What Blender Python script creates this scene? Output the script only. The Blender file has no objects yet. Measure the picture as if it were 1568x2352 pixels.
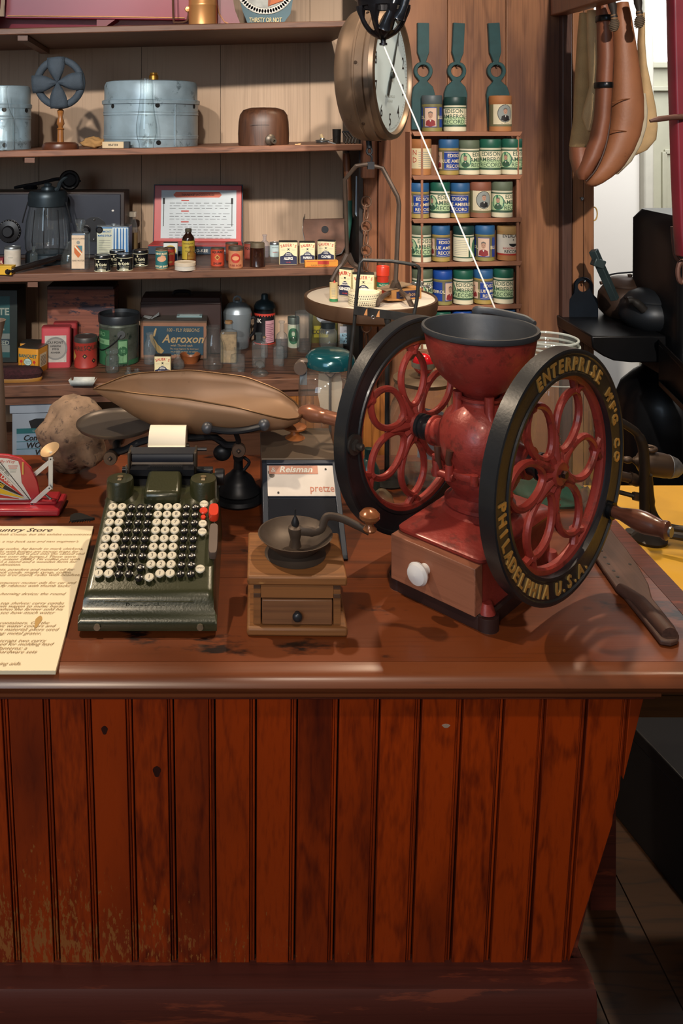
import bpy, bmesh, math, random
from mathutils import Vector, Matrix, noise as mnoise
random.seed(7)
C = bpy.context.scene.collection
SC = bpy.context.scene
R = math.radians
PI = math.pi
# ---------------------------------------------------------------- camera
F = 1900.0; PX = 560.0; PY = 290.0; H = 1.55          # focal length (px), principal point (px), eye height (m)
cd = bpy.data.cameras.new('camera'); cam = bpy.data.objects.new('camera', cd); C.objects.link(cam)
cam.location = (0, 0, H); cam.rotation_euler = (R(90), 0, 0)
cd.sensor_fit = 'VERTICAL'; cd.sensor_height = 36; cd.sensor_width = 24; cd.lens = F/2352*36
cd.shift_x = (784-PX)/2352; cd.shift_y = (PY-1176)/2352
cd.clip_start = .05; cd.clip_end = 60
SC.camera = cam
# ---------------------------------------------------------------- world, lights, exposure
SC.view_settings.view_transform = 'Standard'; SC.view_settings.look = 'None'
SC.view_settings.gamma = 1; SC.view_settings.exposure = 0.0
try: SC.view_settings.use_curve_mapping = False
except Exception: pass
w = bpy.data.worlds.new('room_light'); SC.world = w; w.use_nodes = True
w.node_tree.nodes['Background'].inputs[0].default_value = (.86, .80, .74, 1)
w.node_tree.nodes['Background'].inputs[1].default_value = .13
def lamp(name, kind, loc, tgt, energy, col, size=.1, spot=60, blend=.5, size_y=None):
    d = bpy.data.lights.new(name, kind); o = bpy.data.objects.new(name, d); C.objects.link(o)
    o.location = loc; o.rotation_euler = (Vector(tgt)-Vector(loc)).to_track_quat('-Z', 'Y').to_euler()
    d.energy = energy; d.color = col
    if kind == 'SPOT': d.shadow_soft_size = size; d.spot_size = R(spot); d.spot_blend = blend
    if kind == 'AREA':
        d.shape = 'RECTANGLE'; d.size = size; d.size_y = size_y or size
    return o
WARM = (1, .79, .56); COOL = (.66, .83, 1)
lamp('window_daylight', 'AREA', (-1.6, -1.9, 2.3), (0, 2.3, 1.25), 34, COOL, 1.5, size_y=1.7)
lamp('track_light', 'SPOT', (-1.0, 1.75, 3.0), (-.1, 1.25, .9), 140, WARM, .035, 62, .6)
lamp('track_light', 'SPOT', (.75, 2.15, 3.0), (.1, 1.4, .9), 125, WARM, .035, 70, .6)
lamp('track_light', 'SPOT', (.15, -.5, 2.95), (.36, 1.25, 1.1), 75, (1, .82, .64), .04, 24, .6)
NEUT = (1, .90, .79)
lamp('shelf_spot', 'SPOT', (-1.0, -1.6, 3.05), (-.55, 2.4, 1.36), 390, NEUT, .05, 25, .55)
lamp('shelf_spot', 'SPOT', (-.2, -1.6, 3.05), (.05, 2.4, 1.34), 330, NEUT, .05, 25, .55)
lamp('shelf_spot', 'SPOT', (.42, -1.6, 3.05), (.88, 2.6, 1.45), 540, NEUT, .05, 27, .5)
lamp('track_light', 'SPOT', (1.5, 1.2, 2.9), (1.0, 1.6, .8), 30, WARM, .035, 50, .6)
lamp('track_light', 'SPOT', (-.7, -1.5, 2.3), (-.34, 1.1, .60), 84, (1, .78, .55), .08, 40, .9)
lamp('doorway_daylight', 'AREA', (2.1, 3.3, 2.3), (1.7, 4.4, 1.3), 38, (.95, .97, 1), 1.0, size_y=1.4)

# ---------------------------------------------------------------- pixel geometry
def P(px, py, Y): return Vector(((px-PX)/F*Y, Y, H-(py-PY)/F*Y))
def S(d, Y): return d*Y/F
def ray(px, py): return Vector(((px-PX)/F, 1, -(py-PY)/F))
O = Vector((0, 0, H))
class Plane:
    def __init__(s, p, u, v): s.p = Vector(p); s.n = Vector(u).cross(Vector(v)).normalized()
    def at(s, px, py):
        d = ray(px, py); return O + d*((s.p-O).dot(s.n)/d.dot(s.n))
    def z(s, x, y): return s.p.z - (s.n.x*(x-s.p.x)+s.n.y*(y-s.p.y))/s.n.z

# ---------------------------------------------------------------- materials
def lin(c):
    c = c.lstrip('#'); v = [int(c[i:i+2], 16)/255 for i in (0, 2, 4)]
    return tuple((x/12.92 if x <= .04045 else ((x+.055)/1.055)**2.4) for x in v)+(1,)
def mulc(c, k): return tuple(min(1, x*k) for x in c[:3])+(1,)
MATS = {}
def newmat(name):
    m = bpy.data.materials.new(name); m.use_nodes = True; nt = m.node_tree
    return m, nt, nt.nodes['Principled BSDF']
def N(nt, t, **k):
    n = nt.nodes.new(t)
    for a, b in k.items(): setattr(n, a, b)
    return n
def ramp(nt, fac, stops):
    r = N(nt, 'ShaderNodeValToRGB'); e = r.color_ramp.elements
    e[0].position, e[0].color = stops[0]; e[1].position, e[1].color = stops[1]
    for p, c in stops[2:]:
        q = e.new(p); q.color = c
    nt.links.new(fac, r.inputs[0]); return r.outputs[0]
def M(col, rough=.5, metal=0., var=.12, vs=18, bump=0., bs=60, dirt=None, dk=.55, name=None, coat=0.):
    key = (col, rough, metal, var, vs, bump, dirt, coat)
    if key in MATS: return MATS[key]
    m, nt, b = newmat(name or 'surface_'+col.strip('#')); c = lin(col)
    tc = N(nt, 'ShaderNodeTexCoord'); no = N(nt, 'ShaderNodeTexNoise')
    no.inputs['Scale'].default_value = vs; no.inputs['Detail'].default_value = 5
    nt.links.new(tc.outputs['Object'], no.inputs['Vector'])
    o = ramp(nt, no.outputs[0], [(.3, mulc(c, 1-var)), (.7, mulc(c, 1+var))])
    if dirt:
        n2 = N(nt, 'ShaderNodeTexNoise'); n2.inputs['Scale'].default_value = vs*1.7; n2.inputs['Detail'].default_value = 8; n2.inputs['Roughness'].default_value = .7
        nt.links.new(tc.outputs['Object'], n2.inputs['Vector'])
        f = ramp(nt, n2.outputs[0], [(dk, (0, 0, 0, 1)), (dk+.08, (1, 1, 1, 1))])
        mx = N(nt, 'ShaderNodeMix', data_type='RGBA'); nt.links.new(f, mx.inputs[0]); nt.links.new(o, mx.inputs[6]); mx.inputs[7].default_value = lin(dirt)
        o = mx.outputs[2]
    nt.links.new(o, b.inputs['Base Color'])
    b.inputs['Roughness'].default_value = rough; b.inputs['Metallic'].default_value = metal
    if coat: b.inputs['Coat Weight'].default_value = coat; b.inputs['Coat Roughness'].default_value = .15
    if bump:
        n3 = N(nt, 'ShaderNodeTexNoise'); n3.inputs['Scale'].default_value = bs; n3.inputs['Detail'].default_value = 4
        nt.links.new(tc.outputs['Object'], n3.inputs['Vector'])
        bp = N(nt, 'ShaderNodeBump'); bp.inputs['Strength'].default_value = bump; bp.inputs['Distance'].default_value = .002
        nt.links.new(n3.outputs[0], bp.inputs['Height']); nt.links.new(bp.outputs[0], b.inputs['Normal'])
    MATS[key] = m; return m
def wood(name, c1, c2, axis='x', rough=.4, scale=1., figure=.5, knots=False, coat=0., wear=None, island=True, fs=26., blotch=None):
    """plank wood: grain runs along axis; every board (mesh island) gets its own grain"""
    if name in MATS: return MATS[name]
    m, nt, b = newmat(name); L = nt.links
    tc = N(nt, 'ShaderNodeTexCoord'); vec = tc.outputs['Object']
    if island:
        g = N(nt, 'ShaderNodeNewGeometry'); vm = N(nt, 'ShaderNodeVectorMath', operation='MULTIPLY')
        cb = N(nt, 'ShaderNodeCombineXYZ')
        for i in range(3): L.new(g.outputs['Random Per Island'], cb.inputs[i])
        L.new(cb.outputs[0], vm.inputs[0]); vm.inputs[1].default_value = (7.3, 9.1, 11.7)
        va = N(nt, 'ShaderNodeVectorMath', operation='ADD'); L.new(vec, va.inputs[0]); L.new(vm.outputs[0], va.inputs[1]); vec = va.outputs[0]
    def mapped(sx, sl):
        mp = N(nt, 'ShaderNodeMapping'); s = [sx*scale]*3; s['xyz'.index(axis)] = sl*scale
        mp.inputs['Scale'].default_value = s; L.new(vec, mp.inputs['Vector']); return mp.outputs[0]
    n1 = N(nt, 'ShaderNodeTexNoise'); n1.inputs['Scale'].default_value = 1; n1.inputs['Detail'].default_value = 3; L.new(mapped(9, 1.3), n1.inputs['Vector'])
    # figure: sine of distorted cross coordinate
    mu = N(nt, 'ShaderNodeMath', operation='MULTIPLY'); L.new(n1.outputs[0], mu.inputs[0]); mu.inputs[1].default_value = fs*PI
    sn = N(nt, 'ShaderNodeMath', operation='SINE'); L.new(mu.outputs[0], sn.inputs[0])
    mr = N(nt, 'ShaderNodeMapRange'); L.new(sn.outputs[0], mr.inputs[0]); mr.inputs[1].default_value = -1; mr.inputs[2].default_value = 1
    pw = N(nt, 'ShaderNodeMath', operation='POWER'); L.new(mr.outputs[0], pw.inputs[0]); pw.inputs[1].default_value = 4.0
    n2 = N(nt, 'ShaderNodeTexNoise'); n2.inputs['Scale'].default_value = 1; n2.inputs['Detail'].default_value = 4; L.new(mapped(210, 5), n2.inputs['Vector'])
    n3 = N(nt, 'ShaderNodeTexNoise'); n3.inputs['Scale'].default_value = 1; n3.inputs['Detail'].default_value = 3; L.new(mapped(4, .9), n3.inputs['Vector'])
    a = N(nt, 'ShaderNodeMath', operation='MULTIPLY_ADD'); L.new(pw.outputs[0], a.inputs[0]); a.inputs[1].default_value = -figure; FIG = a; L.new(n2.outputs[0], a.inputs[2])
    if island:      # some boards are strongly figured, others nearly plain
        fr_ = N(nt, 'ShaderNodeMath', operation='FRACT'); m7 = N(nt, 'ShaderNodeMath', operation='MULTIPLY'); m7.inputs[1].default_value = 7.31; L.new(g.outputs['Random Per Island'], m7.inputs[0]); L.new(m7.outputs[0], fr_.inputs[0])
        fm = N(nt, 'ShaderNodeMath', operation='MULTIPLY'); fm.inputs[1].default_value = -2.1*figure; L.new(fr_.outputs[0], fm.inputs[0]); L.new(fm.outputs[0], FIG.inputs[1])
    a2 = N(nt, 'ShaderNodeMath', operation='MULTIPLY_ADD'); L.new(n3.outputs[0], a2.inputs[0]); a2.inputs[1].default_value = .7; L.new(a.outputs[0], a2.inputs[2])
    if island:
        a3 = N(nt, 'ShaderNodeMath', operation='MULTIPLY_ADD'); L.new(g.outputs['Random Per Island'], a3.inputs[0]); a3.inputs[1].default_value = .22; L.new(a2.outputs[0], a3.inputs[2]); a2 = a3
    o = ramp(nt, a2.outputs[0], [(.28, lin(c1)), (1.0, lin(c2))])
    if blotch:
        nb = N(nt, 'ShaderNodeTexNoise'); nb.inputs['Scale'].default_value = 1; nb.inputs['Detail'].default_value = 4; L.new(mapped(6, 1.6), nb.inputs['Vector'])
        fb = ramp(nt, nb.outputs[0], [(.46, (0, 0, 0, 1)), (.68, (.75,)*3+(1,))])
        mb_ = N(nt, 'ShaderNodeMix', data_type='RGBA'); L.new(fb, mb_.inputs[0]); L.new(o, mb_.inputs[6]); mb_.inputs[7].default_value = lin(blotch); o = mb_.outputs[2]
    if knots:
        vo = N(nt, 'ShaderNodeTexVoronoi'); vo.inputs['Scale'].default_value = 1; 
        mk = N(nt, 'ShaderNodeMapping'); mk.inputs['Scale'].default_value = (6, 0, 2.4); L.new(vec, mk.inputs['Vector']); L.new(mk.outputs[0], vo.inputs['Vector'])
        k = ramp(nt, vo.outputs['Distance'], [(.05, (0, 0, 0, 1)), (.13, (1, 1, 1, 1))])
        mx = N(nt, 'ShaderNodeMix', data_type='RGBA'); L.new(k, mx.inputs[0]); mx.inputs[6].default_value = mulc(lin(c1), .35); L.new(o, mx.inputs[7]); o = mx.outputs[2]
    if wear:
        col, k0, msc, zfade = wear
        n4 = N(nt, 'ShaderNodeTexNoise'); n4.inputs['Scale'].default_value = 1; n4.inputs['Detail'].default_value = 6; n4.inputs['Roughness'].default_value = .65; L.new(mapped(*msc), n4.inputs['Vector'])
        src = n4.outputs[0]
        if zfade:      # scuffing where boots and knees reach: below a height and towards one end
            sp = N(nt, 'ShaderNodeSeparateXYZ'); L.new(tc.outputs['Object'], sp.inputs[0])
            r1 = N(nt, 'ShaderNodeMapRange'); L.new(sp.outputs['Z'], r1.inputs[0]); r1.inputs[1].default_value = zfade[0]; r1.inputs[2].default_value = zfade[1]; r1.inputs[3].default_value = -.25; r1.inputs[4].default_value = .06
            r2 = N(nt, 'ShaderNodeMapRange'); L.new(sp.outputs['X'], r2.inputs[0]); r2.inputs[1].default_value = zfade[2]; r2.inputs[2].default_value = zfade[3]; r2.inputs[3].default_value = -.25; r2.inputs[4].default_value = .04
            s1 = N(nt, 'ShaderNodeMath', operation='ADD'); L.new(src, s1.inputs[0]); L.new(r1.outputs[0], s1.inputs[1])
            s2 = N(nt, 'ShaderNodeMath', operation='ADD'); L.new(s1.outputs[0], s2.inputs[0]); L.new(r2.outputs[0], s2.inputs[1]); src = s2.outputs[0]
        f = ramp(nt, src, [(k0, (0, 0, 0, 1)), (k0+.05, (1, 1, 1, 1))])
        mx = N(nt, 'ShaderNodeMix', data_type='RGBA'); L.new(f, mx.inputs[0]); L.new(o, mx.inputs[6]); mx.inputs[7].default_value = lin(col); o = mx.outputs[2]
    L.new(o, b.inputs['Base Color']); b.inputs['Roughness'].default_value = rough
    if coat: b.inputs['Coat Weight'].default_value = coat; b.inputs['Coat Roughness'].default_value = .22
    bp = N(nt, 'ShaderNodeBump'); bp.inputs['Strength'].default_value = .18; bp.inputs['Distance'].default_value = .001
    L.new(n2.outputs[0], bp.inputs['Height']); L.new(bp.outputs[0], b.inputs['Normal'])
    MATS[name] = m; return m
def glass(name, tint='#dfe9e8', edge=.55, op=.025, dirt=0.):
    """clear glass wall seen as a thin sheet: see-through with bright glancing reflections and darker edges"""
    if name in MATS: return MATS[name]
    m, nt, b = newmat(name); L = nt.links; nt.nodes.remove(b)
    out = nt.nodes['Material Output']
    lw = N(nt, 'ShaderNodeLayerWeight'); lw.inputs[0].default_value = .35
    tr = N(nt, 'ShaderNodeBsdfTransparent'); gl = N(nt, 'ShaderNodeBsdfGlossy'); gl.inputs['Roughness'].default_value = .04
    gl.inputs[0].default_value = (.9, .95, .97, 1)
    tl = lin(tint); th = tuple(.80+.19*c for c in tl[:3])+(1,)
    o = ramp(nt, lw.outputs['Facing'], [(.35, th), (.98, mulc(tl, 1-edge))]); L.new(o, tr.inputs[0])
    f = ramp(nt, lw.outputs['Facing'], [(.0, (.05,)*3+(1,)), (.70, (.14,)*3+(1,)), (1., (.7,)*3+(1,))])
    mx = N(nt, 'ShaderNodeMixShader'); L.new(f, mx.inputs[0]); L.new(tr.outputs[0], mx.inputs[1]); L.new(gl.outputs[0], mx.inputs[2])
    df = N(nt, 'ShaderNodeBsdfDiffuse'); df.inputs[0].default_value = lin(tint)
    m2 = N(nt, 'ShaderNodeMixShader'); m2.inputs[0].default_value = op; L.new(mx.outputs[0], m2.inputs[1]); L.new(df.outputs[0], m2.inputs[2])
    L.new(m2.outputs[0], out.inputs[0]); MATS[name] = m; return m
def emit(name, col, k):
    m, nt, b = newmat(name); b.inputs['Emission Color'].default_value = lin(col); b.inputs['Emission Strength'].default_value = k
    b.inputs['Base Color'].default_value = lin(col); return m

# ---------------------------------------------------------------- mesh building
_FT = {}
def text_geo(s, size, align='CENTER', ext=0., bold=0., wx=1., shear=0., spacing=1.):
    k = (s, size, align, ext, bold, wx, shear, spacing)
    if k in _FT: return _FT[k]
    cu = bpy.data.curves.new('t', 'FONT'); cu.body = s; cu.size = size; cu.align_x = align; cu.extrude = ext; cu.offset = bold; cu.shear = shear; cu.space_character = spacing
    cu.resolution_u = 2; cu.fill_mode = 'BOTH' if ext else 'FRONT'
    ob = bpy.data.objects.new('t', cu); C.objects.link(ob)
    me = bpy.data.meshes.new_from_object(ob.evaluated_get(bpy.context.evaluated_depsgraph_get()))
    v = [(p.co.x*wx, p.co.y, p.co.z) for p in me.vertices]; f = [tuple(p.vertices) for p in me.polygons]
    bpy.data.objects.remove(ob); bpy.data.curves.remove(cu); bpy.data.meshes.remove(me)
    _FT[k] = (v, f); return v, f
class MB:
    def __init__(s): s.v = []; s.f = []; s.mi = []; s.mats = []; s.sm = []; s.M = Matrix()
    def add(s, vs, fs, mat, smooth=True, M=None):
        if mat not in s.mats: s.mats.append(mat)
        i = s.mats.index(mat); b = len(s.v); T = s.M @ M if M is not None else s.M
        s.v += [tuple(T @ Vector(p)) for p in vs]
        for f in fs: s.f.append(tuple(b+k for k in f)); s.mi.append(i); s.sm.append(smooth)
        return s
    def box(s, c, d, mat, rot=None, M=None):
        x, y, z = [k/2 for k in d]; v = [Vector((a, b, e)) for e in (-z, z) for b in (-y, y) for a in (-x, x)]
        T = Matrix.Translation(c)
        if rot: T = T @ Matrix.Rotation(rot[2], 4, 'Z') @ Matrix.Rotation(rot[1], 4, 'Y') @ Matrix.Rotation(rot[0], 4, 'X')
        v = [T @ p for p in v]
        return s.add(v, [(0, 2, 3, 1), (4, 5, 7, 6), (0, 1, 5, 4), (2, 6, 7, 3), (0, 4, 6, 2), (1, 3, 7, 5)], mat, False, M)
    def hexa(s, pts, mat, M=None):      # 4 bottom (ccw) + 4 top
        return s.add(pts, [(3, 2, 1, 0), (4, 5, 6, 7), (0, 1, 5, 4), (1, 2, 6, 5), (2, 3, 7, 6), (3, 0, 4, 7)], mat, False, M)
    def lathe(s, prof, mat, n=28, c=(0, 0, 0), M=None, smooth=True, sx=1., sy=1., a0=0., a1=2*PI, flute=None):
        T = Matrix.Translation(c); T = T if M is None else M @ T
        full = abs(a1-a0-2*PI) < 1e-6; k = n if full else n+1; vs = []; fs = []
        for (r, z) in prof:
            for i in range(k):
                a = a0+(a1-a0)*i/n; rr = r*(1+flute[1]*math.cos(flute[0]*a)) if flute else r
                vs.append((rr*math.sin(a)*sx, -rr*math.cos(a)*sy, z))
        for j in range(len(prof)-1):
            for i in range(n):
                i2 = (i+1) % k; fs.append((j*k+i, j*k+i2, (j+1)*k+i2, (j+1)*k+i))
        s.add(vs, fs, mat, smooth, T)
        return s
    def disc(s, r, z, mat, n=28, M=None, up=True):
        v = [(r*math.sin(2*PI*i/n), -r*math.cos(2*PI*i/n), z) for i in range(n)]
        return s.add(v, [tuple(range(n)) if up else tuple(range(n))[::-1]], mat, False, M)
    def cyl(s, r, z0, z1, mat, n=24, c=(0, 0, 0), M=None, r2=None, bev=0.):
        r2 = r if r2 is None else r2; bv = bev
        return s.lathe([(0, z0), (r-bv, z0), (r, z0+bv), (r2, z1-bv), (r2-bv, z1), (0, z1)], mat, n, c, M)
    def tube(s, pts, r, mat, n=8, closed=False, M=None, flat=1.):
        pts = [Vector(p) for p in pts]; m = len(pts); rs = r if isinstance(r, (list, tuple)) else [r]*m
        t0 = (pts[1]-pts[0]).normalized(); up = Vector((0, 0, 1)) if abs(t0.z) < .9 else Vector((0, 1, 0))
        nn = (up - t0*up.dot(t0)).normalized(); vs = []; fs = []
        for i in range(m):
            a = pts[(i-1) % m] if (closed or i > 0) else pts[i]; b = pts[(i+1) % m] if (closed or i < m-1) else pts[i]
            t = (b-a).normalized() if (b-a).length > 1e-9 else t0
            nn = (nn - t*nn.dot(t)); nn = nn.normalized() if nn.length > 1e-6 else t.orthogonal().normalized(); bb = t.cross(nn)
            for k in range(n):
                q = 2*PI*k/n; vs.append(pts[i]+nn*(rs[i]*math.cos(q))+bb*(rs[i]*flat*math.sin(q)))
        for i in range(m if closed else m-1):
            j = (i+1) % m
            for k in range(n): k2 = (k+1) % n; fs.append((i*n+k, i*n+k2, j*n+k2, j*n+k))
        if not closed: fs.append(tuple(range(n))[::-1]); fs.append(tuple((m-1)*n+k for k in range(n)))
        return s.add(vs, fs, mat, True, M)
    def prism(s, poly, h, mat, M=None, smooth=False, z0=0.):   # poly in xy, extruded z0..z0+h
        n = len(poly); v = [(x, y, z0) for x, y in poly]+[(x, y, z0+h) for x, y in poly]
        f = [tuple(range(n))[::-1], tuple(range(n, 2*n))]+[(i, (i+1) % n, n+(i+1) % n, n+i) for i in range(n)]
        return s.add(v, f, mat, smooth, M)
    def poly(s, pts, mat, M=None): return s.add([(p[0], p[1], p[2] if len(p) > 2 else 0) for p in pts], [tuple(range(len(pts)))], mat, False, M)
    def text(s, t, size, mat, M=None, **k):
        v, f = text_geo(t, size, **k); return s.add(v, f, mat, False, M) if f else s
    def sphere(s, r, mat, c=(0, 0, 0), sc=(1, 1, 1), n=20, m=12, M=None):
        pr = [(max(1e-5, r*math.sin(PI*i/m)), -r*math.cos(PI*i/m)) for i in range(m+1)]
        T = Matrix.Translation(c) @ Matrix.Diagonal((*sc, 1)); T = T if M is None else M @ T
        return s.lathe(pr, mat, n, M=T)
    # things printed on or wrapped round a cylinder of radius r; angle 0 faces the front (-Y)
    def wrap(s, r, a0, a1, z0, z1, mat, n=14, M=None):
        v = []; f = []
        for i in range(n+1):
            a = a0+(a1-a0)*i/n; v += [(r*math.sin(a), -r*math.cos(a), z0), (r*math.sin(a), -r*math.cos(a), z1)]
        for i in range(n): f.append((2*i, 2*i+2, 2*i+3, 2*i+1))
        return s.add(v, f, mat, True, M)
    def wrap_poly(s, r, a, z, pts, mat, M=None):    # 2d polygon cut into narrow strips and bent on the cylinder
        bm = bmesh.new(); bm.faces.new([bm.verts.new((x, y, 0)) for x, y in pts]); x0, x1 = min(p[0] for p in pts), max(p[0] for p in pts); st = .18*r
        k = math.floor(x0/st)+1
        while k*st < x1:
            bmesh.ops.bisect_plane(bm, geom=bm.verts[:]+bm.edges[:]+bm.faces[:], plane_co=(k*st, 0, 0), plane_no=(1, 0, 0)); k += 1
        bm.verts.index_update(); v = [(r*math.sin(a+q.co.x/r), -r*math.cos(a+q.co.x/r), z+q.co.y) for q in bm.verts]; f = [tuple(q.index for q in g.verts) for g in bm.faces]; bm.free()
        return s.add(v, f, mat, False, M)
    def wrap_text(s, t, size, mat, r, a, z, M=None, **k):
        v, f = text_geo(t, size, **k)
        return s.add([(r*math.sin(a+x/r), -r*math.cos(a+x/r), z+y) for x, y, _ in v], f, mat, False, M) if f else s
    def wrap_ell(s, r, a, z, rx, ry, mat, n=14, M=None): return s.wrap_poly(r, a, z, [(rx*math.cos(2*PI*i/n), ry*math.sin(2*PI*i/n)) for i in range(n)], mat, M)
    def build(s, name, parent=None, loc=None, rot=None, bevel=0., sub=0, solid=0., ang=38, weld=False):
        me = bpy.data.meshes.new(name); me.from_pydata(s.v, [], s.f)
        for m in s.mats: me.materials.append(m)
        me.polygons.foreach_set('material_index', s.mi); me.polygons.foreach_set('use_smooth', s.sm)
        if weld:
            bm = bmesh.new(); bm.from_mesh(me); bmesh.ops.remove_doubles(bm, verts=bm.verts, dist=1e-5); bm.to_mesh(me); bm.free()
        try: me.set_sharp_from_angle(angle=R(ang))
        except Exception: pass
        me.update()
        o = bpy.data.objects.new(name, me); C.objects.link(o)
        if parent: o.parent = parent
        if loc is not None: o.location = loc
        if rot is not None: o.rotation_euler = rot
        if solid:
            q = o.modifiers.new('s', 'SOLIDIFY'); q.thickness = solid; q.offset = 0
        if bevel:
            q = o.modifiers.new('b', 'BEVEL'); q.width = bevel; q.segments = 2; q.limit_method = 'ANGLE'; q.angle_limit = R(40); q.harden_normals = False
        if sub:
            q = o.modifiers.new('d', 'SUBSURF'); q.levels = sub; q.render_levels = sub
        return o
def tag(o, label, cat, group=None, kind=None):
    o['label'] = label; o['category'] = cat
    if group: o['group'] = group
    if kind: o['kind'] = kind
    return o
def thing(name, label, cat, loc=(0, 0, 0), rz=0., group=None):
    o = bpy.data.objects.new(name, None); C.objects.link(o); o.empty_display_size = .02
    o.location = loc; o.rotation_euler = (0, 0, rz); return tag(o, label, cat, group)
def struct(o): o['kind'] = 'structure'; return o
def lab(o, t): o['label'] = t; return o
FRONT = Matrix.Rotation(PI/2, 4, 'X')      # xy plane -> xz plane facing -Y (z of text towards -Y)
def T(x, y, z): return Matrix.Translation((x, y, z))
def frontM(x, y, z): return T(x, y, z) @ FRONT
def circ(r, n=24, c=(0, 0), sx=1, a0=0): return [(c[0]+sx*r*math.cos(a0+2*PI*i/n), c[1]+r*math.sin(a0+2*PI*i/n)) for i in range(n)]
def smoothpath(pts, k=6):
    """Catmull-Rom through the points"""
    p = [Vector(q) for q in pts]; p = [p[0]*2-p[1]]+p+[p[-1]*2-p[-2]]; out = []
    for i in range(1, len(p)-2):
        for j in range(k):
            t = j/k; a, b, c, d = p[i-1], p[i], p[i+1], p[i+2]
            out.append(.5*((2*b)+(c-a)*t+(2*a-5*b+4*c-d)*t*t+(3*b-a-3*c+d)*t**3))
    return out+[p[-2]]
# ================================================================= setting
W_dark = wood('dark_stained_pine', '#3a241b', '#6e4a38', 'x', .5, 1, .35, wear=('#8a5f49', .66, (60, 6), None))
W_ledge = wood('worn_shelf_edge', '#45291f', '#8a5c45', 'x', .5, 1, .35)
W_plank = wood('knotty_pine_plank', '#553323', '#a5714e', 'z', .45, 1, .12, knots=True, fs=14, blotch='#4a3230')
W_post = wood('pine_post', '#4a2c22', '#8f5b3d', 'z', .45, 1, .15, blotch='#3f2a2a', fs=14)
W_floor = wood('floor_boards', '#160b05', '#38200c', 'x', .55, 1, .3)
W_back = wood('pale_back_boards', '#8f7660', '#b89c82', 'z', .6, 1, .05, fs=10)
W_cab = wood('honey_cabinet_boards', '#6e3c18', '#a8682f', 'z', .45, 1, .25)
W_rack = M('#9c6a50', .45, var=.14, vs=9)
m = MB()
for i in range(-14, 26): m.box((i*.14, 2.2, -.015), (.137, 7, .03), W_floor)
f = m.build('floor'); f.rotation_euler = (0, 0, 0); struct(f)

# shelving: the unit stands slightly turned, right end further away
WX, WY = -.098, .995
def front(px_, py_, Y): return P(px_, py_, Y)
class Shelf:
    def __init__(s, pyl, pyr, depth=.45, yl=2.30, yr=2.40):
        s.L = P(0, pyl, yl); s.Rr = P(832, pyr, yr); s.u = s.Rr-s.L; s.w = Vector((WX*depth, WY*depth, 0)); s.pl = Plane(s.L, s.u, s.w)
    def at(s, px, py): return s.pl.at(px, py)
    def t(s, px, t):
        k = (px-PX)/F; q = s.L+s.w*t
        a = (k*q.y-q.x)/(s.u.x-k*s.u.y); return q+s.u*a
    def slab(s, th, name, mat, parent, a0=-.35, a1=1., dep=1.):
        A = s.L+s.u*a0; B = s.L+s.u*a1; D = A+s.w*dep; E = B+s.w*dep; dz = Vector((0, 0, -th))
        m = MB(); m.hexa([A+dz, B+dz, E+dz, D+dz, A, B, E, D], mat); return m.build(name, parent, bevel=.003)
S1 = Shelf(65, 46); S2 = Shelf(346.5, 330.5); S3 = Shelf(630, 613); S4 = Shelf(886, 866)
unit = thing('shelving_unit', 'dark wooden wall shelves stacked with tins, jars and old store goods', 'shelving')
S1.slab(.019, 'shelf', W_dark, unit); S2.slab(.019, 'shelf', W_ledge, unit); S3.slab(.023, 'shelf', W_dark, unit); S4.slab(.034, 'shelf', W_dark, unit)
for s_, px_ in ((S1, 52), (S2, 68), (S3, 75)):       # cross battens under the shelves
    a = s_.t(px_, .015); b = s_.t(px_+ (105 if s_ is S1 else 10), .95 if s_ is S1 else .3); th = .019 if s_ is not S3 else .023
    m = MB(); d = Vector((.014, 0, 0)); z1 = Vector((0, 0, -th-.002)); z0 = Vector((0, 0, -th-.016))
    a2 = Vector((a.x, a.y, a.z)); b2 = Vector((a.x+WX*.4, b.y, a.z))
    m.hexa([a2-d+z0, a2+d+z0, b2+d+z0, b2-d+z0, a2-d+z1, a2+d+z1, b2+d+z1, b2-d+z1], W_dark); m.build('batten', unit)
def along(a, t, z): q = S3.L+S3.u*a+S3.w*t; return Vector((q.x, q.y, z))
Z = lambda v, z: Vector((v.x, v.y, z))
# right end panel of the unit, dark inside
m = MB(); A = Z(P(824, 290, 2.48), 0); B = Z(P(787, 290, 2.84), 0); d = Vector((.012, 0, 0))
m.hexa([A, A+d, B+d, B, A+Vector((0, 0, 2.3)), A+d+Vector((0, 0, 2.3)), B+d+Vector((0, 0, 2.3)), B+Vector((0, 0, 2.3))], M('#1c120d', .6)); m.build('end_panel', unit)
# below the bottom shelf: skirt rail, low shelf and boarded front
m = MB(); A = along(-.35, .04, 0); B = along(1, .04, 0); y = Vector((0, .02, 0))
za, zb = .768, .795; Z = lambda v, z: Vector((v.x, v.y, z))
m.hexa([Z(A, za), Z(B, za), Z(B+y, za), Z(A+y, za), Z(A, zb), Z(B, zb), Z(B+y, zb), Z(A+y, zb)], W_dark); m.build('rail', unit)
m = MB()
for i in range(14):
    a0 = .745+i*.024; A = along(a0, .05, 0); B = along(a0+.0232, .05, 0)
    m.hexa([Z(A, 0), Z(B, 0), Z(B+y, 0), Z(A+y, 0), Z(A, .768), Z(B, .768), Z(B+y, .768), Z(A+y, .768)], W_cab)
m.build('cabinet_front', unit)
A = along(-.35, .06, 0); B = along(.745, .06, 0); D = along(-.35, 1, 0); E = along(.745, 1, 0)
m = MB(); m.hexa([Z(A, .55), Z(B, .55), Z(E, .55), Z(D, .55), Z(A, .57), Z(B, .57), Z(E, .57), Z(D, .57)], W_dark); m.build('low_shelf', unit)

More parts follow.
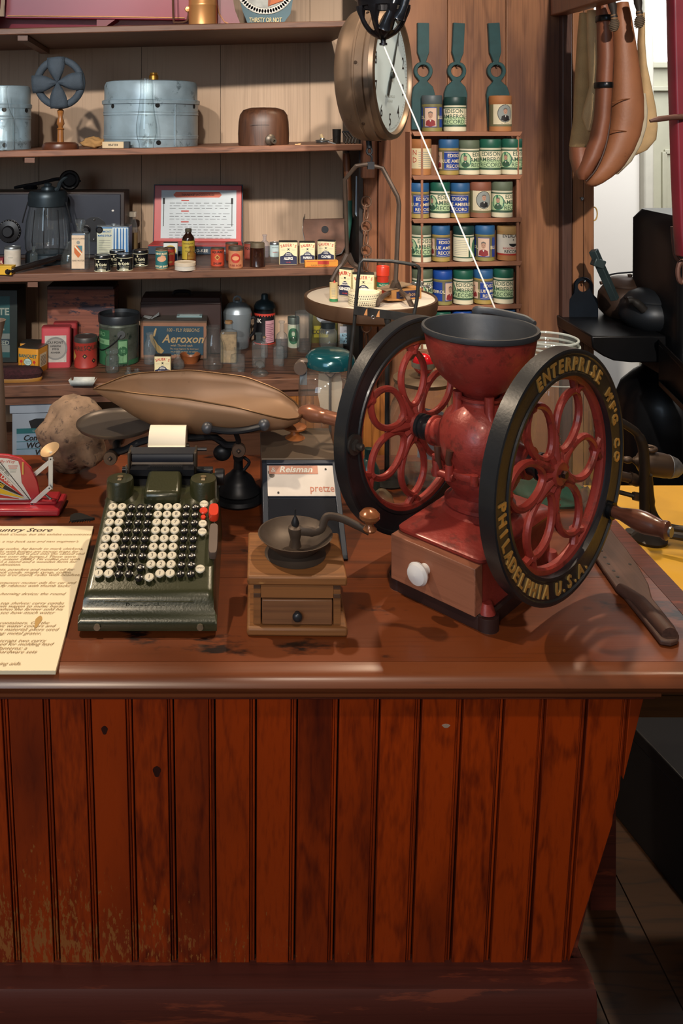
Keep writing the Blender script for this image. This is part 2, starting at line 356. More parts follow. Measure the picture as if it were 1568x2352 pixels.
# back wall boards behind the shelves
m = MB(); y = Vector((-.002, .02, 0))
a = -.45
for i in range(12):
    wd = (.30, .19, .33, .26)[i % 4]; b = min(a+wd, 1.055)
    A = along(a, 1.01, 0); B = along(b-.0015, 1.01, 0)
    m.hexa([Z(A, 0), Z(B, 0), Z(B+y, 0), Z(A+y, 0), Z(A, 2.6), Z(B, 2.6), Z(B+y, 2.6), Z(A+y, 2.6)], W_back); a = b
    if a >= 1.05: break
struct(m.build('wall_back'))
m = MB(); A = along(-.5, 1.05, 0); B = along(1.3, 1.05, 0)
m.hexa([Z(A, 0), Z(B, 0), Z(B+y, 0), Z(A+y, 0), Z(A, 2.9), Z(B, 2.9), Z(B+y, 2.9), Z(A+y, 2.9)], M('#2a1c14', .7)); struct(m.build('wall_rear'))

# plank partition that carries the record rack
WP = Plane((.527, 2.62, 0), (1, .1, 0), (0, 0, 1)); UW = Vector((1, .1, 0)).normalized(); NW = Vector((.1, -1, 0)).normalized()
def wp(px, py=290, off=0.): 
    q = Plane(WP.p+NW*off, UW, (0, 0, 1)); return q.at(px, py)
m = MB()
edges = [890, 1029, 1163, 1293]
for a_, b_ in zip(edges, edges[1:]):
    A = Z(wp(a_), 0); B = Z(wp(b_-1.5), 0); y = -NW*.03
    m.hexa([A, B, B+y, A+y, Z(A, 2.6), Z(B, 2.6), Z(B+y, 2.6), Z(A+y, 2.6)], W_plank)
struct(m.build('wall_right', bevel=.002))
# post between shelves and planks
m = MB(); A = P(830, 290, 2.50); B = P(897, 290, 2.51)
A.z = B.z = 0; y = Vector((0, .13, 0)); mid = A.lerp(B, .56)
for a_, b_ in ((A, mid-Vector((.001, 0, 0))), (mid+Vector((.001, 0, 0)), B)):
    m.hexa([a_, b_, b_+y, a_+y, Z(a_, 2.6), Z(b_, 2.6), Z(b_+y, 2.6), Z(a_+y, 2.6)], W_post)
struct(m.build('trim_1', bevel=.003))
m = MB(); A = P(832, 300, 2.44); B = P(862, 300, 2.44); A.z = B.z = 1.55-120*2.44/1900; y = Vector((0, .06, 0))
m.hexa([A, B, B+y, A+y, Z(A, 2.1), Z(B, 2.1), Z(B+y, 2.1), Z(A+y, 2.1)], W_post); struct(m.build('trim_2', bevel=.003))
# end of the partition: dark post and two pine boards
A = wp(1291, off=.03); B = wp(1314, off=.03); y = Vector((0, .12, 0))
m = MB(); m.hexa([Z(A, 0), Z(B, 0), Z(B+y, 0), Z(A+y, 0), Z(A, 2.6), Z(B, 2.6), Z(B+y, 2.6), Z(A+y, 2.6)], wood('dark_post', '#2a1b18', '#5c4036', 'z', .5, 1, .2)); struct(m.build('trim_3', bevel=.004))
m = MB(); y = Vector((0, .1, 0))
for a_, b_ in ((1315, 1339.5), (1340.5, 1364)):
    A = wp(a_, off=.0); B = wp(b_, off=.0)
    m.hexa([Z(A, 0), Z(B, 0), Z(B+y, 0), Z(A+y, 0), Z(A, 2.6), Z(B, 2.6), Z(B+y, 2.6), Z(A+y, 2.6)], W_plank)
struct(m.build('trim_4', bevel=.002))
# beam coming forward out of the partition, collar hangs from it
m = MB(); A = P(1295, 37, 2.66); B = P(1392, 2, 2.10); d = Vector((.06, .03, 0)); h = Vector((0, 0, .14)); A.z = 1.895; B.z = 1.875
A2 = P(1300, 36, 2.66); B2 = P(1432, 0, 2.05)
dd = (B2-A2).normalized(); B2 = A2+dd*1.2; nn = Vector((-dd.y, dd.x, 0)).normalized()*-.05
m.hexa([A2, B2, B2+nn, A2+nn, A2+h, B2+h, B2+nn+h, A2+nn+h], W_post); struct(m.build('trim_5', bevel=.004))

# far white wall, door and bright window at the right
WH = M('#d9d5cd', .8, var=.03, vs=3); DR = M('#a9a792', .5, var=.04); FRM = M('#b9b6a8', .5, var=.04)
yw = 4.2
m = MB(); a = P(1240, 290, yw).x; b = P(1468, 290, yw).x; m.box(((a+b)/2, yw+.05, 1.4), (b-a, .1, 2.8), WH); struct(m.build('wall_far'))
m = MB(); a = P(1468.5, 290, yw).x; b = P(1491, 290, yw).x; m.box(((a+b)/2, yw+.02, 1.4), (b-a, .14, 2.8), FRM); struct(m.build('trim_6', bevel=.01))
a = P(1491, 290, yw).x; b = a+.95
m = MB(); ztr = H+150*yw/F; m.box(((a+b)/2, yw+.06, ztr/2), (b-a, .05, ztr), DR)
for z0, z1 in ((.15, .75), (.95, 1.42)):
    for k in range(2):
        x0 = a+.04+k*.43
        for dx, dz, sx, sz in ((0, (z0+z1)/2, .025, z1-z0), (.36, (z0+z1)/2, .025, z1-z0), (.18, z0, .36, .025), (.18, z1, .36, .025)): m.box((x0+dx+.05, yw+.03, dz), (sx, .02, sz), DR)
m.box(((a+b)/2, yw+.02, ztr-.14), (b-a, .04, .025), DR); m.box(((a+b)/2, yw+.02, ztr-.02), (b-a, .05, .03), DR)
struct(m.build('door_1', bevel=.004))
m = MB(); m.box(((a+b)/2, yw+.09, ztr+.42), (b-a, .01, .84), emit('bright_sky', '#ffffff', 2.2)); struct(m.build('window_1'))
m = MB(); m.box((1.6, 5.2, 1.4), (7, .1, 2.8), M('#3c2f28', .8)); struct(m.build('wall_outer'))
# the side of the room beyond the frame's right edge and the ceiling
m = MB(); m.box((2.55, 2.6, 1.4), (.1, 5.2, 2.8), M('#6a4a38', .8)); struct(m.build('wall_side'))
m = MB(); m.box((.3, 2.6, 3.15), (5, 5.4, .1), M('#5a4636', .8)); struct(m.build('ceiling'))

# ================================================================= counter
ZC = .857
CT = Plane((0, 0, ZC), (1, 0, 0), (0, 1, 0))
W_top = wood('counter_top_wood', '#26110a', '#6b3416', 'x', .38, 1, .16, coat=.12, fs=14, wear=('#1c0d0a', .60, (9, 4), None))
W_nose = wood('counter_nosing', '#2f150c', '#733d20', 'x', .32, 1, .15, coat=.35)
W_front = wood('beadboard_pine', '#4a0f02', '#a03804', 'z', .40, 1, .17, coat=.15, fs=18, blotch='#3a0f06', wear=('#9a5c2a', .575, (210, 45), (.70, .42, .36, -.25)))
W_base = wood('worn_base', '#2b1310', '#5a291f', 'x', .5, 1, .1, wear=('#7c3a26', .555, (34, 5), None))
XR = .654
cnt = thing('store_counter', 'long reddish wooden store counter with beadboard front and rounded top edge', 'counter')
m = MB()
ys = [1.071, 1.27, 1.505, 1.744]
for a, b in zip(ys, ys[1:]): m.box((-.36, (a+b)/2, ZC-.016), (XR-.032+.36+.36+.64-.36, b-a-.001, .032), W_top) if 0 else m.box(((XR-.032-1.35)/2, (a+b)/2, ZC-.016), (XR-.032+1.35, b-a-.0006, .032), W_top)
m.build('countertop', cnt)
m = MB(); prof = [(1.0705, ZC), (1.056, ZC-.002), (1.047, ZC-.007), (1.043, ZC-.016), (1.047, ZC-.025), (1.056, ZC-.031), (1.0705, ZC-.033)]
n = len(prof); vs = [(-1.35, y_, z_) for y_, z_ in prof]+[(XR, y_, z_) for y_, z_ in prof]
m.add(vs, [(i, i+1, n+i+1, n+i) for i in range(n-1)]+[tuple(range(n, 2*n))], W_nose)
m.box((XR-.016, 1.41, ZC-.016), (.0315, .68, .033), W_base)
m.build('edge_moulding', cnt)
m = MB(); m.box((-.38, 1.078, ZC-.038), (1.84, .024, .014), W_nose); m.box((-.38, 1.081, ZC-.045), (1.83, .018, .012), W_base); m.build('cove_moulding', cnt, bevel=.003)
# slanting beadboard front
zt, zb = .824, .383; YT, YB = 1.083, 1.154; xr_t, xr_b = .529, .466
m = MB(); pitch = .0545; x = .561; k = 0
def fx(x, z): # front board edges run straight down the slant
    return x
while x > -.75:
    x1 = x; x0 = x-pitch
    segs = [(x0+.0012, x1-.0085), (x1-.0078, x1-.0050), (x1-.0043, x1-.0012)]
    for j, (a, b) in enumerate(segs):
        d = .003 if j else 0
        bb = b if x1 < .52 else b
        lim = xr_b if x1 > xr_b else None
        if x1 > .44:     # the last boards are cut along the slanting end
            if a >= xr_t-.001: continue
            b = min(b, xr_t-.0005)
            def cut(xx): # height at which the cut end passes xx
                return zt-(xr_t-xx)/(xr_t-xr_b)*(zt-zb)
            zl, zr = max(zb, cut(a)), max(zb, cut(b))
            if a >= xr_t: continue
            yl = YT+(zt-zl)/(zt-zb)*(YB-YT)+d; yr = YT+(zt-zr)/(zt-zb)*(YB-YT)+d
            yb2 = .012
            m.hexa([(a, yl, zl), (b, yr, zr), (b, yr+yb2, zr), (a, yl+yb2, zl), (a, YT+d, zt), (b, YT+d, zt), (b, YT+d+yb2, zt), (a, YT+d+yb2, zt)], W_front)
        else:
            m.hexa([(a, YB+d, zb), (b, YB+d, zb), (b, YB+d+.012, zb), (a, YB+d+.012, zb), (a, YT+d, zt), (b, YT+d, zt), (b, YT+d+.012, zt), (a, YT+d+.012, zt)], W_front)
    x = x0
fp = m.build('front_panel', cnt, bevel=.0008)
m = MB(); B1 = M('#150a07', .8)
m.hexa([(-.8, YB+.012, zb), (xr_b-.004, YB+.012, zb), (xr_b-.004, YB+.02, zb), (-.8, YB+.02, zb), (-.8, YT+.012, zt), (xr_t-.004, YT+.012, zt), (xr_t-.004, YT+.02, zt), (-.8, YT+.02, zt)], B1)
m.hexa([(xr_b-.012, YB+.01, zb), (xr_b, YB+.01, zb), (xr_b, 1.65, zb), (xr_b-.012, 1.65, zb), (xr_t-.012, YT+.01, zt), (xr_t, YT+.01, zt), (xr_t, 1.70, zt), (xr_t-.012, 1.70, zt)], W_base)
m.build('carcass', cnt)
m = MB(); prof = [(1.16, .3835), (1.132, .3835), (1.122, .380), (1.118, .371), (1.118, .345), (1.121, .338), (1.128, 0)]
n = len(prof); vs = [(-1.35, y_, z_) for y_, z_ in prof]+[(.477, y_, z_) for y_, z_ in prof]
m.add(vs, [(i, i+1, n+i+1, n+i) for i in range(n-1)]+[tuple(range(n, 2*n))], W_base)
m.box((.47, 1.40, .19), (.012, .55, .38), W_base)
m.build('base_moulding', cnt)
for px_, py_, a_, b_ in ((240, 1677, .004, .0065), (360, 1772, .005, .0085), (1024, 1667, .005, .003)):
    for _ in range(3): pass
    yk = YT; 
    for _ in range(4): q = P(px_, py_, yk); yk = YT+(zt-q.z)/(zt-zb)*(YB-YT)
    m = MB(); sl_ = math.atan2(YB-YT, zt-zb); kc = M('#34120a', .5, var=.3, vs=90) if px_ < 900 else M('#a08a7a', .7)
    m.prism([(a_*math.cos(t)*(1+.2*math.sin(3*t)), b_*math.sin(t)) for t in [2*PI*i/16 for i in range(16)]], .0006, kc, T(q.x, yk+.0002, q.z) @ Matrix.Rotation(PI/2+sl_, 4, 'X')); m.build('knot' if px_ < 900 else 'paint_chip', cnt)
# yellow work table beside the counter and what is dark below it
YEL = M('#c99a2c', .55, var=.10, vs=6, dirt='#7d5f22', dk=.68)
tb = thing('work_table', 'mustard yellow topped work table past the right end of the counter', 'table')
m = MB(); m.box((1.14, 1.31, .79), (.94, .84, .02), YEL); m.build('tabletop', tb, bevel=.003)
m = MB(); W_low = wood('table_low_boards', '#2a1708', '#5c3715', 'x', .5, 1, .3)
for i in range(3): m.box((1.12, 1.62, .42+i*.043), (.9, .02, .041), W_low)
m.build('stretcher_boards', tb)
for x_, y_ in ((.71, 1.66), (1.56, 1.66), (1.56, .95)):
    m = MB(); m.box((x_, y_, .39), (.05, .05, .78), W_base); m.build('leg', tb)
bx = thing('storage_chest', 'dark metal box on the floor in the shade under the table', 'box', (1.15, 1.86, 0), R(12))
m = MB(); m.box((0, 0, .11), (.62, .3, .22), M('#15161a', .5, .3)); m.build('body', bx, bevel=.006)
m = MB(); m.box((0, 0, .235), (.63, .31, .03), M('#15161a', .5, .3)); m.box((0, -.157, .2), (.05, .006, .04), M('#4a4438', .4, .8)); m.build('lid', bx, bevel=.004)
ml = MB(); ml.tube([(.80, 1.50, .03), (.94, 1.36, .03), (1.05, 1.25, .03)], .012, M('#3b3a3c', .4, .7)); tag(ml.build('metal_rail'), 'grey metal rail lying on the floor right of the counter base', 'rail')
# ================================================================= helpers for goods on shelves
def _loft(s, secs, mat, n=32, caps=(1, 1), M=None, smooth=True):
    """stack of superellipse sections (hx, hy, z, power[, cx, cy])"""
    vs = []; fs = []
    for q in secs:
        hx, hy, z, p = q[:4]; cx, cy = (q[4], q[5]) if len(q) > 4 else (0, 0)
        for i in range(n):
            a = 2*PI*(i+.5)/n; c_, s_ = math.cos(a), math.sin(a)
            vs.append((cx+hx*math.copysign(abs(c_)**(2/p), c_), cy+hy*math.copysign(abs(s_)**(2/p), s_), z))
    for j in range(len(secs)-1):
        for i in range(n): i2 = (i+1) % n; fs.append((j*n+i, j*n+i2, (j+1)*n+i2, (j+1)*n+i))
    if caps[0]: fs.append(tuple(range(n))[::-1])
    if caps[1]: fs.append(tuple((len(secs)-1)*n+i for i in range(n)))
    return s.add(vs, fs, mat, smooth, M)
MB.loft = _loft
def spot(surf, px, pyb, w=0, t=None):
    if t is not None: return surf.t(px, t)
    p = surf.at(px, pyb); r = w/2*p.y/F; d = ray(px, PY); q = d*(p.y+r)
    q.z = surf.pl.z(q.x, q.y) if hasattr(surf, 'pl') else surf.z(q.x, q.y); return q
def solo(mb, name, label, cat, loc=None, rz=0., group=None, **k):
    return tag(mb.build(name, None, loc, (0, 0, rz), **k), label, cat, group)
CREAM = M('#e6dcbc', .6, var=.06); WHITE = M('#dcdad2', .5, var=.05); INK = M('#1c1a1a', .6, var=0); NAVY = M('#1d2140', .5, var=.05)
REDP = M('#b5372b', .5, var=.08); TIN = M('#8f9699', .35, .85, var=.15); DKTIN = M('#3d3d3a', .45, .6, var=.2); RUSTLID = M('#5a4a3c', .6, .3, var=.25)
CLEAR = glass('clear_glass'); AQUA = glass('aqua_glass', '#cfe0e2', .6, .035); DUSTY = glass('dusty_glass', '#c9cfd0', .55, .08)
BLACK = M('#17171a', .35, var=.1); IRON = M('#26272b', .5, .5, var=.2); GOLDT = M('#c8a45a', .45, .3, var=.1); CORK = M('#8d6d4a', .8, var=.2, vs=80)
BRASS = M('#b5853d', .35, .9, var=.15); STEEL = M('#9a9c9c', .35, .9, var=.1)
def can(name, label, cat, surf, px, pyb, w, pyt, body, lid=None, lidh=.14, lidr=1.02, lab_=None, group=None, t=None, rz=0., rim=None, n=28):
    p = spot(surf, px, pyb, w, t); k = p.y/F; r = w/2*k; h = (pyb-pyt)*k
    o = thing(name, label, cat, p, rz, group); hl = h*(1-lidh) if lid else h
    m = MB(); m.lathe([(0, 0), (r*.97, 0), (r, h*.02), (r, h*.04), (r*.985, h*.05), (r*.985, hl-h*.02), (r, hl-h*.01), (r, hl), (r*.9, hl), (0, hl)], body, n)
    m.build('body', o)
    if lid:
        m = MB(); R_ = r*lidr; m.lathe([(R_*.96, hl-.0005), (R_, hl), (R_, h-h*.03), (R_*.96, h), (R_*.86, h), (R_*.84, h-h*.02), (0, h-h*.02)], lid, n); m.build('lid', o)
    if lab_:
        m = MB(); lab_(m, r, h, hl); m.build('paper_label', o)
    return o
def boxtin(name, label, cat, surf, px, pyb, w, pyt, dep, body, lid=None, lab_=None, rz=0., group=None, t=None, rnd=9, cap=None):
    p = spot(surf, px, pyb, 0, t); k = p.y/F; W_ = w*k; h = (pyb-pyt)*k; d = W_*dep
    p = p*1.0; q = ray(px, PY)*(p.y+d/2*math.cos(rz)); q.z = surf.pl.z(q.x, q.y) if hasattr(surf, 'pl') else surf.z(q.x, q.y)
    o = thing(name, label, cat, q, rz, group)
    m = MB(); m.loft([(W_/2*.98, d/2*.98, 0, rnd), (W_/2, d/2, h*.015, rnd), (W_/2, d/2, h*.96, rnd), (W_/2*.99, d/2*.99, h*.97, rnd)], body, 40); m.build('body', o)
    m = MB(); m.loft([(W_/2*1.0, d/2*1.0, h*.965, rnd), (W_/2*1.0, d/2*1.0, h*.99, rnd), (W_/2*.95, d/2*.93, h, rnd)], lid or body, 40)
    if cap: m.cyl(d*.26, h, h*1.05, lid or body, 18); 
    m.build('lid', o)
    if lab_:
        m = MB(); lab_(m, W_, h, d); m.build('paper_label', o)
    return o
def bottle(name, label, cat, surf, px, pyb, w, pyt, prof, mat=None, group=None, t=None, sq=None, cap=None, lab_=None, fill=None, rz=0., n=24):
    """prof: (radius/halfwidth, height fraction). cap: (material, radius frac, z0 frac, z1 frac, name)"""
    mat = mat or CLEAR; p = spot(surf, px, pyb, w, t); k = p.y/F; r = w/2*k; h = (pyb-pyt)*k
    m = MB()
    if sq: m.loft([(a*r, a*r*sq[0], z*h, sq[1] if a > .62 else 2) for a, z in prof], mat, 32, (1, 0))
    else: m.lathe([(0, h*.012)]+[(a*r, z*h) for a, z in prof], mat, n)
    if not (cap or lab_ or fill): return solo(m, name, label, cat, p, rz, group)
    o = thing(name, label, cat, p, rz, group); m.build('glass_body', o)
    if fill:
        fm, f0, f1, fr = fill; m = MB(); m.lathe([(0, f0*h), (fr*r, f0*h), (fr*r, f1*h), (0, f1*h)], fm, n) if not sq else m.loft([(fr*r, fr*r*sq[0], f0*h, sq[1]), (fr*r, fr*r*sq[0], f1*h, sq[1])], fm, 28)
        m.build('contents', o)
    if cap:
        cm, cr, z0, z1, cn = cap; m = MB()
        if cn == 'glass_stopper': m.lathe([(0, z0*h), (cr*r*.55, z0*h), (cr*r*.5, (z0*.7+z1*.3)*h), (cr*r, (z0*.35+z1*.65)*h), (cr*r, (z0*.1+z1*.9)*h), (cr*r*.6, z1*h), (0, z1*h)], cm, n)
        else: m.lathe([(cr*r*.96, z0*h), (cr*r, z0*h+.0006), (cr*r, z1*h-.001), (cr*r*.92, z1*h), (0, z1*h)], cm, n)
        m.build(cn, o)
    if lab_:
        m = MB(); lab_(m, r, h, h); m.build('paper_label', o)
    return o
MED = [(.96, 0), (1, .03), (1, .58), (.93, .66), (.45, .73), (.42, .76), (.42, .92), (.55, .93), (.55, .99), (.4, 1)]       # medicine bottle
MILK = [(.95, 0), (1, .03), (1, .52), (.93, .62), (.62, .78), (.56, .86), (.6, .93), (.68, .94), (.68, .99), (.56, 1)]       # milk bottle
JAR = [(.9, 0), (1, .05), (1, .62), (.9, .72), (.78, .76), (.8, .8), (.98, .86), (1.02, .93), (.96, 1), (.9, 1)]
TUMB = [(.72, 0), (.76, .03), (1, .97), (1, 1), (.96, 1)]
STOP = [(.55, 0), (.5, .3), (1, .42), (1, .5), (.4, .6), (.5, .7), (.62, .85), (.4, .97), (0, 1)]
def sheet(m, r, z0, z1, col, a=1.5, off=.0004): m.wrap(r+off, -a, a, z0, z1, col)

# ================================================================= record rack on the plank wall
rk = thing('record_rack', 'narrow brown wall rack of open shelves holding cylinder records', 'rack', (0, 0, 0))
RD = .078
def rp(px, z, off): q = wp(px, 290, off); q.z = z; return q
RZ = [H-(py-PY)*2.535/F for py in (303, 404, 504, 605.5, 706, 806)]
AL, AR = wp(947, off=RD), wp(1199, off=RD); AL.z = AR.z = 0
for i, z in enumerate(RZ):
    m = MB(); a = Z(wp(952, off=RD-.004), z-.011); b = Z(wp(1191, off=RD-.004), z-.011)
    a2 = a-NW*(RD-.006); b2 = b-NW*(RD-.006); up = Vector((0, 0, .0085))
    m.hexa([a, b, b2, a2, a+up, b+up, b2+up, a2+up], W_rack); m.build('shelf', rk)
    m = MB(); a = Z(wp(951, off=RD), z-.013); b = Z(wp(1195, off=RD), z-.013); g = UW*.007; up = Vector((0, 0, .014)); y = -NW*.005
    m.hexa([a, b, b+y, a+y, a-g+up, b+g+up, b+g+up+y*1.6, a-g+up+y*1.6], W_rack); m.build('shelf_edge', rk, bevel=.0015)
for i in range(5):
    z1, z0 = RZ[i]-.012, RZ[i+1]+.001
    for px in (969, 1189):
        m = MB(); a = Z(wp(px-2.6, off=RD-.004), z0); b = Z(wp(px+2.6, off=RD-.004), z0); y = -NW*.006; up = Vector((0, 0, z1-z0))
        m.hexa([a, b, b+y, a+y, a+up, b+up, b+y+up, a+y+up], W_rack); m.build('upright', rk)
m = MB(); a = Z(wp(941, off=.05), RZ[-1]); b = Z(wp(945, off=.05), RZ[-1]); y = -NW*.048; up = Vector((0, 0, RZ[0]-RZ[-1]))
m.hexa([a, b, b+y, a+y, a+up, b+up, b+y+up, a+y+up], W_rack); m.build('side_strip', rk)
m = MB(); a = Z(wp(1192, off=.05), RZ[-1]); b = Z(wp(1195, off=.05), RZ[-1])
m.hexa([a, b, b+y, a+y, a+up, b+up, b+y+up, a+y+up], W_rack); m.build('side_strip', rk)

SKIN = M('#b98f78', .7, var=.05); COAT = M('#8b2f33', .7, var=.05); HAIR = M('#6b625c', .7, var=.05); PALEP = M('#d9b9a2', .7, var=.05); GREYP = M('#8f948f', .7, var=.05)
BLUEL = M('#1b3d93', .45, var=.08); GRNL = M('#2f7558', .5, var=.05); SAGE = M('#b9cfa0', .55, var=.08); OLIVE = M('#6f6a4b', .6, var=.15); GOLDL = M('#a98d4c', .5, var=.1)
DGRN = M('#3c5a45', .5, var=.08); LETCR = M('#e8d9b0', .6, var=.03)
def bust(m, r, a, z, s, oval=None, coat=None, skin=None):
    if oval: m.wrap_ell(r+.0006, a, z, .36*s, .5*s, oval, 20)
    m.wrap_poly(r+.0009, a, z, [(x*s, y*s) for x, y in ((-.28, -.42), (-.24, -.18), (-.08, -.1), (.08, -.1), (.24, -.18), (.28, -.42), (0, -.5))], coat or COAT)
    m.wrap_ell(r+.0011, a, z+.14*s, .13*s, .19*s, skin or SKIN, 14)
    m.wrap_poly(r+.0013, a, z, [(x*s, y*s) for x, y in ((-.14, .16), (-.12, .3), (0, .36), (.12, .3), (.14, .16), (.1, .24), (0, .28), (-.1, .24))], HAIR)
    m.wrap_poly(r+.0013, a, z, [(x*s, y*s) for x, y in ((-.05, -.12), (.05, -.12), (0, -.24))], WHITE)
    for dx in (-.05, .05): m.wrap_poly(r+.0013, a, z, [(dx*s-.02*s, .16*s), (dx*s+.02*s, .16*s), (dx*s+.02*s, .14*s), (dx*s-.02*s, .14*s)], INK)
    m.wrap_poly(r+.0013, a, z, [(-.045*s, .055*s), (.045*s, .055*s), (.03*s, .04*s), (-.03*s, .04*s)], INK)
def tx(m, r, h, lines, size, mat, a, off=.0008, **k):
    for s_, z in lines: m.wrap_text(s_, size*h, mat, r+off, a, z*h, bold=.0002, **k)
def rec_blue(a):
    def f(m, r, h, hl):
        m.wrap(r*1.004, -PI, PI, .12*h, .70*h, OLIVE, 30); m.wrap(r+.0003, a-1.15, a+1.15, .14*h, .66*h, BLUEL); m.wrap(r+.0004, a-1.12, a+1.12, .16*h, .168*h, LETCR); m.wrap(r+.0004, a-1.12, a+1.12, .632*h, .64*h, LETCR)
        m.wrap(r+.0003, -PI, PI, .70*h, .73*h, GOLDL, 30)
        tx(m, r, h, [('EDISON', .50), ('BLUE AMBEROL', .345), ('RECORD', .205)], .13, LETCR, a); m.wrap(r+.0003, a-2.4, a-1.4, .16*h, .64*h, PALEP); bust(m, r, a-1.9, .4*h, .42*h)
    return f
def rec_port(a):
    def f(m, r, h, hl):
        m.wrap(r*1.004, -PI, PI, .10*h, .72*h, OLIVE, 30); m.wrap(r+.0003, a-.62, a+.62, .12*h, .67*h, BLUEL); m.wrap(r+.0005, a-.58, a+.58, .14*h, .65*h, PALEP); bust(m, r, a, .38*h, .5*h)
        m.wrap(r+.0003, a+.95, a+2.8, .12*h, .67*h, BLUEL); tx(m, r, h, [('BLUE AMB', .345)], .13, LETCR, a+1.75); m.wrap(r+.0003, a-2.6, a-.9, .12*h, .67*h, BLUEL); tx(m, r, h, [('AMBEROL', .345)], .13, LETCR, a-1.6)
    return f
def rec_green(a, port=True):
    def f(m, r, h, hl):
        m.wrap(r+.0002, -PI, PI, .14*h, .70*h, DGRN, 30); m.wrap(r+.0004, a-2.4, a+1.25, .20*h, .42*h, SAGE, 24); m.wrap(r+.0004, a-2.4, a+1.25, .42*h, .66*h, CREAM, 24)
        m.wrap(r+.0003, -PI, PI, .02*h, .12*h, CREAM, 30); m.wrap(r+.0003, a+1.3, a+2.0, .2*h, .66*h, CREAM)
        tx(m, r, h, [('EDISON', .53), ('AMBEROL', .375), ('RECORD', .225)], .165, DGRN, a+.2)
        m.wrap_ell(r+.0006, a-1.45, .42*h, .18*h, .22*h, GRNL); bust(m, r, a-1.45, .42*h, .4*h, SAGE, DGRN)
        for i in range(6): m.wrap(r+.0006, a+1.42, a+1.9, (.25+.06*i)*h, (.263+.06*i)*h, GREYP, 4)
    return f
def rec_brown(a):
    def f(m, r, h, hl):
        m.wrap(r+.0002, -PI, PI, .14*h, .80*h, OLIVE, 30); m.wrap(r+.0004, a-1.1, a+1.0, .20*h, .76*h, M('#d8cbab', .6, var=.05)); m.wrap_ell(r+.0005, a, .5*h, .22*h, .25*h, INK, 24); m.wrap_ell(r+.0006, a, .5*h, .205*h, .235*h, GREYP, 24); bust(m, r, a, .5*h, .44*h, None, INK)
        m.wrap_text('~ ~~~', .1*h, INK, r+.0008, a, .2*h); 
        v = text_geo('RECORD', .1*h)
    return f
def rec_text(a):   # cream record with a block of small print
    def f(m, r, h, hl):
        m.wrap(r+.0003, -2, 2, .18*h, .74*h, M('#dccba2', .6, var=.06), 24)
        for i in range(8): m.wrap(r+.0006, a-.6, a+.7, (.24+.055*i)*h, (.253+.055*i)*h, GREYP, 6)
        m.wrap_text('D', .2*h, REDP, r+.0008, a-1.0, .35*h); m.wrap_text('N', .2*h, REDP, r+.0008, a-1.0, .56*h)
    return f
def rec_everl(a):
    def f(m, r, h, hl):
        m.wrap(r+.0003, -2.5, 2.5, .16*h, .86*h, M('#ded5c4', .6, var=.06), 24); m.wrap(r+.0005, -2.5, 2.5, .16*h, .21*h, REDP, 24); m.wrap(r+.0005, -2.5, 2.5, .82*h, .86*h, REDP, 24)
        tx(m, r, h, [('EVERLAST', .68)], .13, INK, a); tx(m, r, h, [('4', .58)], .09, INK, a+.1); m.wrap_poly(r+.0008, a+.1, .5*h, [(.13*h*math.cos(PI+PI*i/10), .09*h*math.sin(PI+PI*i/10)) for i in range(11)], INK)
        tx(m, r, h, [('INDESTRUCTIBLE', .34)], .07, REDP, a); tx(m, r, h, [('RECORD', .23)], .12, INK, a)
    return f
def rec_cream(a):
    def f(m, r, h, hl):
        m.wrap(r+.0002, -PI, PI, .10*h, .72*h, DGRN, 30); m.wrap(r+.0004, a-1.5, a+.25, .13*h, .68*h, CREAM); m.wrap(r+.0004, a+.42, a+2, .13*h, .4*h, SAGE); m.wrap(r+.0004, a+.42, a+2, .4*h, .68*h, CREAM)
        for i in range(9): m.wrap(r+.0006, a-1.2, a+.1, (.19+.05*i)*h, (.2+.05*i)*h, GREYP, 6)
        m.wrap_ell(r+.0006, a+1.15, .42*h, .16*h, .22*h, GRNL)
    return f
CAPS = dict(blue=M('#2d5d8c', .5, var=.15), navy=M('#1d4a9c', .45, var=.1), green=M('#1f5a48', .45, var=.12), sage=M('#5f6a55', .6, var=.15), grey=M('#4f5a5e', .5, var=.12), orange=M('#a2673a', .7, var=.15), brown=M('#8a5440', .6, var=.12), dark=M('#1d3b38', .45, var=.1), tan=M('#b08a55', .7, var=.1))
BODY = dict(blue=M('#a98f4c', .55, var=.15), green=M('#cfc9ae', .6, var=.08), orange=M('#b07544', .7, var=.12), brown=M('#8a5a42', .7, var=.12), port=M('#8c8248', .55, var=.15))
